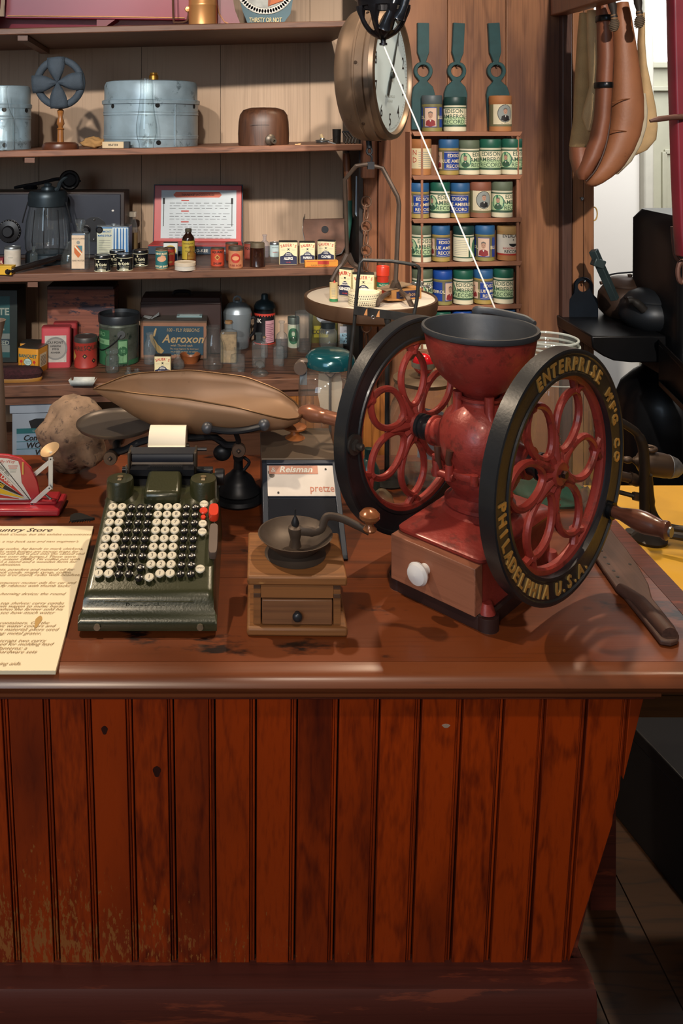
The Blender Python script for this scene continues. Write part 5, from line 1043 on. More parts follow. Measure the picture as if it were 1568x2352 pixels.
bottle('bottle_stopper', 'flat topped clear glass stopper just left of the cream spice tin', 'stopper', S4, 314, 865, 22, 850, [(1, 0), (1, .4), (.5, .6), (.6, .9), (.3, 1)], AQUA)
bottle('milk_bottle', 'small clear milk bottle standing before the blue label', 'bottle', S4, 344, 838, 28, 768, MILK, DUSTY)
boxtin('spice_tin', 'cream spice tin partly hidden by the brass scoop rim', 'tin', S4, 374, 868, 38, 817, .5, SCAN, DKTIN, sauer('GINGER'))
bottle('round_stopper_bottle', 'squat dusty bottle with ball stopper right of the cream spice tin', 'bottle', S4, 409, 848, 30, 808, [(.95, 0), (1, .1), (.9, .35), (.5, .5), (.35, .6)], DUSTY, cap=(DUSTY, .42, .55, 1, 'glass_stopper'))
q = spot(S4, 436, 838, 48); k = q.y/F; m = MB(); m.lathe([(0, 0), (18*k, 0), (23*k, 17*k), (24*k, 18*k), (22*k, 17*k), (17*k, 2*k), (0, 2*k)], M('#8a4f2c', .4, var=.15), 32); solo(m, 'clay_saucer', 'small orange brown clay dish under the blue label', 'dish', q)
bottle('milk_bottle', 'large clear milk bottle in front of the fly ribbon box end', 'bottle', S4, 489, 850, 47, 755, MILK, CLEAR)
bottle('corked_bottle', 'corked square bottle with mottled tan contents', 'bottle', S4, 525, 838, 40, 742, [(.96, 0), (1, .03), (1, .70), (.9, .75), (.42, .80), (.42, .93), (.55, .94), (.55, .97)], DUSTY, sq=(.7, 6), cap=(CORK, .45, .93, 1, 'cork'), fill=(M('#a58a62', .8, var=.3, vs=90), .03, .7, .93))
bottle('small_bottle', 'short clear bottle in front of the corked tan one', 'bottle', S4, 546, 855, 33, 803, MED, CLEAR, sq=(.7, 6))
# enamel / aluminium coffee pot
o = thing('coffee_pot', 'brushed metal coffee pot with domed lid and black handle', 'coffee pot', spot(S4, 545, 805, 66)); k = o.location.y/F; r = 33*k; h = 80*k; AL_ = M('#9aa6ae', .34, .5, var=.12, vs=4)
m = MB(); m.lathe([(0, 0), (r*.78, 0), (r*.80, .002), (r*.98, h*.86), (r*1.0, h*.93), (r*1.0, h), (r*.9, h)], AL_, 40); m.build('body', o)
m = MB(); m.lathe([(r*1.0, h), (r*.96, h*1.04), (r*.92, h*1.12), (r*.65, h*1.24), (r*.25, h*1.29), (r*.22, h*1.32), (0, h*1.33)], AL_, 36); m.tube([(9*k*math.cos(i*PI/4), 0, h*1.34+9*k*math.sin(i*PI/4)) for i in range(8)], 2.4*k, AL_, 6, closed=True); m.build('lid', o)
m = MB(); m.tube(smoothpath([(r*.9, -.006, h*.82), (r*1.15, -.008, h*.86), (r*1.26, -.008, h*.74), (r*1.16, -.006, h*.45), (r*.88, -.004, h*.30)], 5), 3.2*k, BLACK, 8, flat=1.5); m.build('handle', o)
def pinkl(m, r, h, hl):
    m.wrap(r+.0005, .05, 1.0, .05*h, .68*h, M('#b98a93', .6, var=.05)); m.wrap(r+.0004, -PI, PI, .82*h, .87*h, REDP, 30); m.wrap(r+.0004, -PI, PI, .0, .03*h, REDP, 30); m.wrap_text('INK', .16*h, WHITE, r+.0008, -.75, .62*h, bold=.0004)
    for i in range(10): m.wrap(r+.0009, .12, .9-.12*(i % 3), (.1+.052*i)*h, (.118+.052*i)*h, M('#7d4c5c', .6), 6)
    for i in range(24): m.wrap_poly(r+.0006, -PI+i*PI/12, .82*h, [(-.03*h, 0), (0, -.04*h), (.03*h, 0)], REDP)
o = can('oil_can', 'black cylindrical tin with pink label and red bands behind the coffee pot', 'can', S4, 607.5, 792, 49, 712, M('#16171b', .35, var=.1), None, lab_=pinkl); k = o.location.y/F
m = MB(); m.lathe([(24.5*k, 79*k), (25*k, 82*k), (20*k, 92*k), (10*k, 97*k), (8*k, 100*k), (8*k, 108*k), (6*k, 111*k), (0, 111*k)], M('#3d5058', .4, .5), 30); m.build('spout_lid', o)
SQB = [(.95, 0), (1, .03), (1, .66), (.9, .72), (.42, .78), (.42, .93), (.56, .94), (.56, .99), (.42, 1)]
bottle('medicine_bottle', 'clear embossed medicine bottle below the coffee pot', 'bottle', S4, 593.5, 846, 31, 768, SQB, AQUA, sq=(.65, 6), lab_=lambda m, r, h, hl: m.wrap_text('', .1*h, INK, r, 0, 0) or m.box((0, -r*.66, .38*h), (r*.5, .0004, .34*h), M('#97a3a3', .5, var=.3, vs=150)))
bottle('corked_vial', 'small corked vial behind the embossed medicine bottle', 'bottle', S4, 607, 822, 16, 775, MED, DUSTY, cap=(CORK, .5, .92, 1, 'cork'))
bottle('glass_stopper', 'loose mushroom shaped clear glass stopper near the shelf front', 'stopper', S4, 596, 866, 40, 835, STOP[::-1] and [(1, 0), (1, .12), (.8, .25), (.3, .4), (.35, .55), (.55, .7), (.5, .9), (.2, 1)], CLEAR)
bottle('small_bottle', 'short narrow aqua bottle right of the embossed medicine bottle', 'bottle', S4, 639.5, 843, 25, 783, SQB, AQUA, sq=(.65, 6))
bottle('tall_bottle', 'tall narrow neck dusty blue bottle behind the short aqua one', 'bottle', S4, 647, 824, 27, 740, [(.95, 0), (1, .03), (1, .52), (.85, .62), (.38, .70), (.38, .93), (.5, .94), (.5, .99), (.38, 1)], glass('bluish_glass', '#9fb3bf', .6, .08))
o = can('portrait_can', 'white can with green oval portrait behind the glass tumbler', 'can', S4, 674, 800, 27, 731, M('#b9bcab', .6), M('#56605a', .5, .4), .22, lab_=lambda m, r, h, hl: (sheet(m, r, .06*h, .72*h, M('#a9b59c', .6, var=.08), 1.5), m.wrap_ell(r+.0008, -.1, .4*h, .2*h, .27*h, M('#2f5f45', .5), 20), bust(m, r, -.1, .42*h, .42*h, None, M('#24402f', .5), M('#9fae95', .6))))
bottle('glass_tumbler', 'tall clear fluted drinking glass in front of the portrait can', 'glass', S4, 698, 812, 42, 722, TUMB, glass('smoky_glass', '#aab6ba', .6, .06), n=32)
boxtin('yellow_tin', 'yellow and silver printed tin in the shade under the hanging pan', 'tin', S4, 742, 788, 66, 700, .5, M('#4a4514', .5, var=.25), DKTIN, lambda m, W_, h, d: (m.prism(circ(.2*h, 20, (.0, .72*h)), .0006, M('#8c9096', .5, var=.3, vs=120), frontM(0, -d/2, 0)), m.box((-.1*W_, -d/2-.0004, .3*h), (.5*W_, .0006, .3*h), M('#948a1e', .5, var=.2)), m.text('CORN', .16*h, INK, frontM(-.12*W_, -d/2-.001, .24*h), bold=.0004)))
o = bottle('screw_top_jar', 'glass jar with dark zinc lid and metal bail under the hanging pan', 'jar', S4, 753, 800, 42, 745, [(.94, 0), (1, .04), (1, .62), (.8, .76)], DUSTY, cap=(M('#30383c', .35, .6), .8, .74, 1, 'screw_lid'))
def rock(m, r, h, hl):
    y = -r*.67; m.poly([(-r*.8, y, .06*h), (r*.8, y, .06*h), (r*.8, y, .62*h), (-r*.8, y, .62*h)], M('#9a9aa0', .6, var=.08)); m.poly([(-r*.78, y-.0004, .08*h), (r*.78, y-.0004, .08*h), (r*.78, y-.0004, .40*h), (-r*.78, y-.0004, .40*h)], M('#8fb3c4', .6))
    for s_, z in (('ROCK', .30), ('&', .21), ('RYE', .11)): m.text(s_, .095*h, INK, frontM(0, y-.0007, z*h), bold=.0002)
    m.text('Only', .08*h, INK, frontM(0, y-.0007, .45*h), shear=.2)
bottle('labelled_bottle', 'clear flask with ROCK and RYE label under the hanging pan', 'bottle', S4, 793, 796, 36, 724, [(.95, 0), (1, .03), (1, .66), (.85, .78), (.4, .86), (.4, 1)], CLEAR, sq=(.66, 6), lab_=rock)
bottle('small_bottle', 'tiny clear vial right beside the ROCK and RYE bottle', 'bottle', S4, 783, 800, 12, 778, MED, CLEAR)
# storage carton on the low shelf
o = thing('file_carton', 'pale grey blue cardboard file box with handwritten label under the fourth shelf', 'box', Z(along(.03, .30, 0), .572), math.atan(.098)); 
yb = o.location.y; k = yb/F
def lp(px, py): v = P(px, py, yb-.10)-o.location; return v
CB = M('#8f9aa8', .7, var=.05); a, b = lp(20, 940), lp(178, 1060)
xa, xb, zt_ = a.x, b.x, a.z
m = MB(); m.box(((xa+xb)/2, 0, zt_/2), (xb-xa, .2, zt_), CB); m.build('body', o, bevel=.002)
m = MB(); m.box(((xa+xb)/2, 0, zt_+.004), (xb-xa+.012, .212, .03), CB); m.build('lid', o, bevel=.002)
m = MB(); cx = lp(90, 968); m.prism([(cx.x-.04, 0), (cx.x-.033, -.022), (cx.x+.033, -.022), (cx.x+.04, 0), (cx.x+.02, .006), (cx.x-.02, .006)], .001, M('#14161a', .8), frontM(0, -.1005, cx.z)); m.box((cx.x+.006, -.1018, cx.z-.008), (.006, .0006, .02), TIN, (0, .4, 0)); m.build('hand_hole', o)
m = MB(); u0, u1 = lp(30, 985), lp(140, 1052); TLB = M('#1d5f66', .6); m.box(((u0.x+u1.x)/2, -.1006, (u0.z+u1.z)/2), (u1.x-u0.x, .0008, u0.z-u1.z), M('#7c94aa', .7)); m.box(((u0.x+u1.x)/2, -.1012, u0.z-.007), (u1.x-u0.x, .0008, .014), TLB); m.text('CONTENTS', .009, M('#9fb8b8', .6), frontM((u0.x+u1.x)/2, -.1022, u0.z-.010))
for i in range(1, 4): m.box(((u0.x+u1.x)/2, -.1012, u0.z-.016-.021*i), (u1.x-u0.x, .0006, .0016), TLB)
for i, s_ in enumerate(('Containers', 'WOODEN', 'WATER')): m.text(s_, .022, INK, frontM((u0.x+u1.x)/2+.01*i, -.1022, u0.z-.034-.021*i), shear=.2, bold=.0006)
m.build('paper_label', o)

# ================================================================= things hung on the post and beam
# iron chain on the post
o = thing('iron_chain', 'rusty iron chain of alternating round rings and long links on the post', 'chain', P(843, 463, 2.455)); k = 2.455/F
RU = M('#7a5c4a', .55, .5, var=.25)
for py, kind in ((463, 'r'), (487, 'l'), (519, 'r'), (546, 'l'), (575, 'r'), (602, 'l'), (632, 'r'), (662, 'l'), (692, 'r'), (722, 'l'), (752, 'r'), (782, 'l')):
    c = P(841, py, 2.455)-o.location; m = MB()
    if kind == 'r': m.tube([(c.x+11*k*math.cos(2*PI*i/18), 0, c.z+12*k*math.sin(2*PI*i/18)) for i in range(18)], 2.0*k, RU, 7, closed=True); m.build('ring', o)
    else: m.tube([(c.x+.4*k*math.cos(a)-.0, 4.0*k*math.cos(a), c.z+17*k*math.sin(a)) if 0 else (c.x+4.6*k*math.cos(a), 2.2*k*math.cos(a), c.z+17*k*math.sin(a)) for a in [2*PI*i/18 for i in range(18)]], 2.1*k, RU, 6, closed=True); m.build('link', o)
# hanging dial scale
o = thing('hanging_scale', 'large round brass cased hanging dial scale with white pan below', 'scale', P(862, 172, 2.0)); k = 2.0/F; L0 = o.location.copy()
CASE = M('#75604e', .5, .45, var=.2, vs=12, dirt='#55463a', dk=.62)
RZd = Matrix.Rotation(R(62), 4, 'Z') @ Matrix.Rotation(PI/2, 4, 'X'); r = 147*k       # local +z points along the dial normal
m = MB(); m.lathe([(0, -.052), (r*.93, -.050), (r*1.0, -.040), (r*1.03, -.028), (r*1.035, -.004), (r*1.02, -.002), (r*1.02, .002), (r*1.035, .004), (r*1.03, .022), (r*1.0, .024), (r*.99, .036)], CASE, 72, M=RZd); m.build('case', o)
m = MB(); m.lathe([(r*.99, .034), (r*1.02, .036), (r*1.0, .046), (r*.93, .048), (r*.90, .040), (r*.90, .036)], M('#6b5a4a', .4, .7, var=.2), 72, M=RZd); m.build('bezel', o)
FC = M('#c4d6da', .4, var=.06, vs=8, dirt='#b9b28c', dk=.66); m = MB(); m.disc(r*.905, .036, FC, 64, M=RZd)
for i in range(100):
    a = 2*PI*i/100; L = .055 if i % 10 == 0 else (.04 if i % 5 == 0 else .022); rr = r*(.86-L/2*1.0); m.box((rr*math.sin(a), rr*math.cos(a), .0364), (.0009, r*L, .0003), INK, (0, 0, -a), M=RZd)
for i in range(10):
    a = 2*PI*i/10; m.text(str(i), .042, INK, RZd @ T(r*.70*math.sin(a), r*.70*math.cos(a)-.014, .0366), bold=.0004, wx=.8)
m.text('PELOUZE MFG CO', .009, GREYP, RZd @ T(0, -r*.36, .0366)); m.text('CHICAGO', .009, GREYP, RZd @ T(0, -r*.43, .0366)); m.build('dial_face', o)
m = MB(); a = R(28); Mx = RZd @ Matrix.Rotation(-a, 4, 'Z'); m.prism([(-.0015, r*.84), (.0015, r*.84), (.006, .01), (.009, -.03), (.006, -.055), (-.006, -.055), (-.009, -.03), (-.006, .01)], .0012, M('#2b3434', .4), Mx, z0=.040); m.cyl(.010, .041, .046, M('#39413f', .4, .5), 18, M=RZd); m.build('pointer', o)
m = MB()
for a in (.5, 1.45, 2.4, -.5, -1.45, -2.4, 3.1): m.cyl(.004, 0, .003, M('#443429', .4, .6), 10, M=RZd @ T(r*1.03*math.sin(a), r*1.03*math.cos(a), .008) @ Matrix.Rotation(-a, 4, 'Z') @ Matrix.Rotation(-PI/2, 4, 'X'))
m.build('screws', o)
def hp(px, py, Y=2.0): return P(px, py, Y)-L0
m = MB(); m.tube([hp(846, 318), hp(848, 340)], .007, IRON, 10); m.tube([hp(848+6*math.cos(i*PI/5), 347+8*math.sin(i*PI/5)) for i in range(10)], .003, IRON, 7, closed=True); m.tube(smoothpath([hp(846, 352), hp(853, 360), hp(852, 372), hp(846, 376)], 4), .003, IRON, 7); m.box(hp(851, 380), (.016, .014, .018), IRON); m.build('hook', o)
m = MB(); m.tube([hp(862, 30), hp(862, -60)], .006, IRON, 8); m.build('hanger_rod', o)
WI = M('#55483f', .42, .5, var=.25)
pc = hp(850, 685); pr = 151*k
def yfork(px, py, dyw, l1, l2):
    pass
m = MB(); Yl, Yr = 2.06, 1.96
m.tube([hp(845, 377), hp(818, 381), hp(792, 412, 2.02), hp(797, 588, Yl), hp(798, 592, Yl)], .0055, WI, 8); m.tube([hp(856, 381), hp(878, 386), hp(913, 452, 1.98), hp(916, 470, 1.98), hp(908, 650, Yr)], .0055, WI, 8)
for x, y, Yc, e in ((798, 588, Yl, ((-1, 762, 645), (1, 836, 640))), (908, 652, Yr, ((-1, 862, 708), (1, 948, 708)))):
    for s_, ex, ey in e:
        Ye = Yc+(-.0 if Yc == Yl else -.06); m.tube(smoothpath([hp(x, y-4, Yc), hp(x+s_*12, y+18, Yc), hp(ex-s_*12, ey-24, Ye), hp(ex, ey, Ye)], 4), [.009, .0085, .008, .0075]+[.0062]*9, WI, 8)
m.build('bail', o)
PANW = M('#cdc2b4', .4, var=.05, vs=6); m = MB(); m.lathe([(0, -.002), (pr*.965, -.002), (pr*.97, .002), (pr*.955, .0025), (0, .0015)], PANW, 64, c=pc); m.build('pan_top', o)
m = MB(); m.lathe([(pr*.955, .0), (pr*.97, .006), (pr*1.0, .005), (pr*1.01, -.004), (pr*.99, -.026), (pr*.9, -.034), (0, -.034)], M('#5c4433', .45, .5, var=.25, vs=10), 64, c=pc); m.build('pan_rim', o)
PT = Plane(L0+pc+Vector((0, 0, .0032)), (1, 0, 0), (0, 1, 0))
boxtin('spice_tin', 'cream and navy GINGER spice tin standing angled on the hanging pan', 'tin', PT, 796, 680, 31, 617, .6, SCAN, DKTIN, sauer('GINGER', True), R(-32), 'spice tins on the hanging pan')
boxtin('spice_tin', 'cream and navy GINGER spice tin facing forward on the hanging pan', 'tin', PT, 834, 686, 50, 629, .55, SCAN, DKTIN, sauer('GINGER', True, ('SPICE', 'GROUND')), R(-7), 'spice tins on the hanging pan')
can('small_tube', 'tiny paper tube with green end and red wick on the hanging pan', 'tube', PT, 766, 694, 19, 651, M('#cdb887', .6), None, lab_=lambda m, r, h, hl: (m.wrap(r+.0004, -1.6, 1.6, .02*h, .16*h, M('#2f7a50', .5)), [m.wrap(r+.0005, -.6, .3, (.3+.08*i)*h, (.32+.08*i)*h, GREYP, 4) for i in range(6)], m.lathe([(.0006*1, h), (.003, h), (.0015, h+.004), (0, h+.006)], REDP, 8, c=(.002, 0, 0))))
o = can('spice_bottle', 'red capped spice bottle with teal and striped label on the hanging pan', 'bottle', PT, 879, 679, 27, 614, M('#b3301f', .35, var=.08), M('#c73a24', .3, coat=.3), .32, 1.12, lambda m, r, h, hl: (m.wrap(r+.0004, -1.6, 1.6, .28*h, .45*h, M('#1f6a55', .5)), m.wrap(r+.0004, -1.5, -.35, .0*h, .28*h, LETCR), m.wrap(r+.0004, .55, 1.5, .0*h, .28*h, LETCR), m.wrap_text("McCORM", .09*h, LETCR, r+.0008, 0, .33*h)))
can('amber_jar', 'small amber jar half hidden between the ginger tin and red bottle', 'jar', PT, 863, 672, 20, 628, M('#8a6a34', .4), M('#a99c84', .5), .2)
q = spot(PT, 835, 706, 72); kk = q.y/F; m = MB(); TP = M('#d8ceb0', .6, var=.05); 
for z0, z1, rr in ((0, 13, 35), (14, 29, 36)): m.lathe([(0, z0*kk), (rr*kk, z0*kk), (rr*kk, z1*kk), (rr*.86*kk, z1*kk), (rr*.82*kk, (z1-3)*kk), (0, (z1-3)*kk)], TP, 40)
for j, z in enumerate((4.5, 9.5, 18.5, 24)):
    for i in range(44):
        a = 2*PI*i/44+j*.05; m.wrap_poly((35.4 if z < 13 else 36.4)*kk, a, z*kk, [(-1*kk, -1.1*kk), (1*kk, -1.1*kk), (1*kk, 1.1*kk), (-1*kk, 1.1*kk)], INK)
solo(m, 'dotted_box', 'round cream box with dotted bands at the front of the hanging pan', 'box', q)
o = thing('twine_carton', 'open cardboard carton with dark blue end panel lying on the hanging pan', 'carton', PT.at(930, 692)+Vector((0, .03, 0)), R(24)); kk = 2/F
KRF = M('#a5743f', .7, var=.15, vs=25); m = MB(); m.box((0, 0, .013), (.085, .032, .026), KRF); m.box((-.045, -.01, .006), (.05, .05, .002), KRF, (0, .1, .1)); m.build('body', o)
m = MB(); m.box((-.02, .005, .030), (.075, .04, .0015), M('#7a6650', .7, var=.2), (0, -.12, .05)); m.build('flap', o)
m = MB(); m.box((.004, -.0168, .013), (.066, .0008, .017), NAVY); m.text('Bootlaces', .012, M('#b08a55', .6), frontM(.004, -.0176, .009), shear=.2); m.build('printed_panel', o)
m = MB(); random.seed(11); c0 = PT.at(955, 662); kk = 2/F
for i in range(34):
    a = random.uniform(0, 2*PI); rr = random.uniform(0, 1)**.6; c = Vector((rr*math.cos(a)*.034, rr*math.sin(a)*.022, .002+.015*(1-rr)*random.random()+.003)); Rm = Matrix.Rotation(random.uniform(0, 6), 4, 'Z') @ Matrix.Rotation(random.uniform(-1.2, 1.2), 4, 'X')
    m.tube([(.0068*math.cos(2*PI*j/10), .0042*math.sin(2*PI*j/10), 0) for j in range(10)], .0011, STEEL, 5, closed=True, M=T(*c) @ Rm)
solo(m, 'chain_heap', 'small heap of shiny steel chain at the back right of the hanging pan', 'chain', c0)
# ================================================================= cast iron string holder with string
o = thing('string_holder', 'black cast iron openwork string holder with two hanging arms at the top', 'string holder', P(880, 92, 1.5)); k = 1.5/F; L1 = o.location.copy(); CI = M('#1d1c20', .32, .6, var=.2, coat=.2)
def prof_r(t): return (2+54*math.sin(t*PI/2)**.8)*k
m = MB(); rib = 8
for i in range(rib):
    a = 2*PI*i/rib+.2; pts = []
    for j in range(9):
        t = j/8; z = (4+72*t**1.25)*k; rr = prof_r(t); pts.append((rr*math.sin(a), -rr*math.cos(a), z))
    m.tube(pts, [4*k]*2+[5.5*k]*5+[8*k, 10*k], CI, 8, flat=1.3)
m.lathe([(54*k, 74*k), (57*k, 76*k), (60*k, 90*k), (66*k, 94*k), (66*k, 100*k), (58*k, 100*k), (52*k, 76*k)], CI, 48); m.lathe([(0, 0), (12*k, 2*k), (30*k, 14*k), (34*k, 20*k), (28*k, 19*k), (8*k, 8*k), (0, 7*k)], CI, 32)
m.build('basket', o)
m = MB(); m.lathe([(0, -12*k), (9*k, -12*k), (9*k, -7*k), (6*k, -6*k), (6*k, 0), (8*k, 1*k), (8*k, 6*k), (0, 6*k)], CI, 12); m.build('nut', o)
for pts, rr in (([(-4, -36, 22), (0, -46, 40), (12, -50, 70), (24, -46, 110)], 10), ([(26, -40, 46), (34, -50, 62), (42, -50, 90), (52, -44, 130)], 10.5)):
    m = MB(); pp = smoothpath([tuple(c*k for c in p) for p in pts], 5); n_ = len(pp); m.tube([pp[0]+Vector((-2*k, 2*k, -6*k))]+pp, [4*k]+[(rr+5*max(0, 1-i/4)-1.0*(1 if 4 < i < 9 else 0))*k for i in range(n_)], M('#22252b', .25, .6, var=.15, coat=.4), 14); m.build('arm', o)
m = MB(); m.tube([(0, 0, 96*k), (0, 0, 200*k)], 6*k, CI, 8); m.build('hanger_rod', o)
a = P(880, 103, 1.5); b = P(1140, 717, 1.392); m = MB(); m.tube([Vector((0, 0, 0)), (b-a)*.5, b-a], .0014, M('#e6e2da', .7, var=.03), 6); solo(m, 'string', 'taut white string running from the iron holder down to the red hopper', 'string', a)
# ================================================================= large coffee grinder with two flywheels
GRD = thing('coffee_grinder', 'large red cast iron coffee grinder with two black rimmed flywheels', 'coffee grinder', (.362, 1.27, ZC), math.atan2(-.714, .70))
GR_RED = M('#92352e', .42, .15, var=.16, vs=16, bump=.35, bs=120, dirt='#732e28', dk=.53, coat=.15)
GR_BLK = M('#26282c', .38, .3, var=.18, vs=20, bump=.1, bs=220, coat=.15); GILT = M('#c9a05a', .42, .55, var=.15, vs=60)
HOPIN = M('#3b3e43', .5, .3, var=.15, vs=12, bump=.2); PLN = M('#2e1a18', .5, var=.15)
hx, hy0, hy1 = .071, -.117, .105; hyc = (hy0+hy1)/2; hyh = (hy1-hy0)/2
m = MB(); m.loft([(hx+.006, hyh+.006, 0, 14, 0, hyc), (hx+.006, hyh+.006, .018, 14, 0, hyc), (hx+.003, hyh+.003, .021, 14, 0, hyc)], PLN, 48)
for sx in (-1, 1):
    for sy in (hy0+.01, hy1-.01): m.cyl(.016, 0, .019, PLN, 18, c=(sx*(hx+.001), sy, 0))
m.build('plinth', GRD, bevel=.001)
m = MB(); m.loft([(hx, hyh, .0205, 16, 0, hyc), (hx*.96, hyh*.975, .03, 16, 0, hyc), (hx*.94, hyh*.965, .08, 16, 0, hyc), (hx*.99, hyh*.99, .088, 16, 0, hyc), (hx*1.02, hyh*1.01, .0905, 16, 0, hyc), (hx*1.02, hyh*1.01, .094, 16, 0, hyc), (hx*.98, hyh*.98, .097, 12, 0, hyc), (.066, .074, .103, 3, 0, 0), (.061, .062, .108, 2, 0, 0)], GR_RED, 64)
for sx in (-1, 1): m.cyl(.013, .02, .034, GR_RED, 16, c=(sx*hx*.98, hy0+.012, 0), r2=.008); m.cyl(.013, .02, .034, GR_RED, 16, c=(sx*hx*.98, hy1-.012, 0), r2=.008)
for i in range(22):
    a = -1.1+2.2*i/21; m.sphere(.0022, GR_RED, (.078*math.sin(a)*.8, -.082*math.cos(a)-.004, .0985), n=8, m=6)
m.build('base_casting', GRD)
m = MB(); m.lathe([(.064, .103), (.056, .110), (.050, .114), (.053, .117), (.053, .122), (.044, .126), (.039, .131), (.041, .136), (.052, .147), (.059, .160), (.060, .170)], GR_RED, 48)
m.build('lower_bowl', GRD)
m = MB(); m.lathe([(.060, .170), (.066, .171), (.067, .176), (.066, .180), (.058, .181), (.062, .195), (.0635, .212), (.061, .232), (.051, .252), (.038, .264), (.031, .270), (.030, .276), (.034, .277), (.034, .281), (.03, .282)], GR_RED, 48)
for a in (-2.4, -1.0, .4, 1.8): m.tube([(.066*math.sin(a), -.066*math.cos(a), .168), (.066*math.sin(a), -.066*math.cos(a), .183)], .006, GR_RED, 10)
for a in (-.62, .9, 2.6, -2.2): m.tube([(.036*math.sin(a), -.036*math.cos(a), .289), (.036*math.sin(a), -.036*math.cos(a), .262), (.043*math.sin(a), -.043*math.cos(a), .252)], [.0075, .0075, .006], GR_RED, 10)
m.build('grinding_body', GRD)
m = MB(); hp_ = [(.026, .280), (.030, .287), (.044, .296), (.060, .311), (.073, .331), (.0805, .352), (.0835, .372), (.0845, .382)]
m.lathe(hp_, GR_RED, 56); m.build('hopper', GRD)
m = MB(); m.lathe([(.0835, .376), (.0875, .378), (.0885, .382), (.0875, .386), (.0835, .386), (.081, .380), (.077, .355), (.066, .331), (.048, .311), (.02, .300), (0, .299)], HOPIN, 56); m.tube(smoothpath([(-.055, .075, .385), (-.045, .078, .391), (-.02, .088, .391), (.03, .088, .388), (.05, .078, .385)], 4), [.0035, .006, .0075, .008, .008]+[.006]*8+[.005]*4, HOPIN, 8, flat=.7); lab(m.build('hopper_rim', GRD), 'dark rolled hopper rim and lining')
# hinge clasp on the front left
m = MB(); ca = -.35; c = Vector((.066*math.sin(ca), -.066*math.cos(ca), .178))
for dx in (-.009, .009): m.tube([c+Vector((dx, -.002, .0)), c+Vector((dx, -.006, .018)), c+Vector((dx*1.2, -.004, .032))], [.005, .0045, .0055], M('#5b3a30', .45, .4, var=.2), 10)
m.tube([c+Vector((-.018, -.004, -.006)), c+Vector((.018, -.004, -.006))], .006, GR_RED, 12); m.tube([c+Vector((-.012, -.006, -.012)), c+Vector((-.012, -.004, .01))], .006, GR_RED, 10); m.tube([c+Vector((.010, -.006, -.012)), c+Vector((.010, -.004, .01))], .006, GR_RED, 10); m.build('hinge', GRD)
# bearings along the axle
AX = .2025
AROT = Matrix.Rotation(R(-4.5), 4, 'Z')
for sx in (-1, 1):
    My = AROT @ T(0, 0, AX) @ Matrix.Rotation(sx*PI/2, 4, 'Y')
    m = MB(); m.lathe([(.034, .045), (.030, .056), (.023, .066), (.021, .080), (.024, .082), (.024, .086), (0, .086)], GR_RED, 28, M=My); m.build('bearing', GRD)
    m = MB(); m.lathe([(.016, .084), (.0165, .098), (.020, .100), (.020, .104), (.017, .105), (.017, .107), (.020, .108), (.020, .113), (.012, .114), (.012, .13)], GR_BLK, 28, M=My); m.build('collar', GRD)
# drawer
W_DRW = wood('grinder_drawer_wood', '#5c3424', '#94604a', 'x', .4, 1, .12, coat=.1)
dr = MB(); dr.box((-.002, hy0-.004, .0545), (.139, .02, .066), W_DRW); dr = dr.build('drawer', GRD, bevel=.0012)
m = MB(); m.lathe([(.008, 0), (.007, .004), (.006, .010), (.009, .013), (.0155, .016), (.0165, .020), (.014, .025), (.007, .028), (0, .0285)], M('#e3e3e6', .12, var=.02, coat=.8), 28, M=T(-.012, hy0-.014, .058) @ Matrix.Rotation(PI/2, 4, 'X')); lab(m.build('knob', dr), 'white porcelain knob')
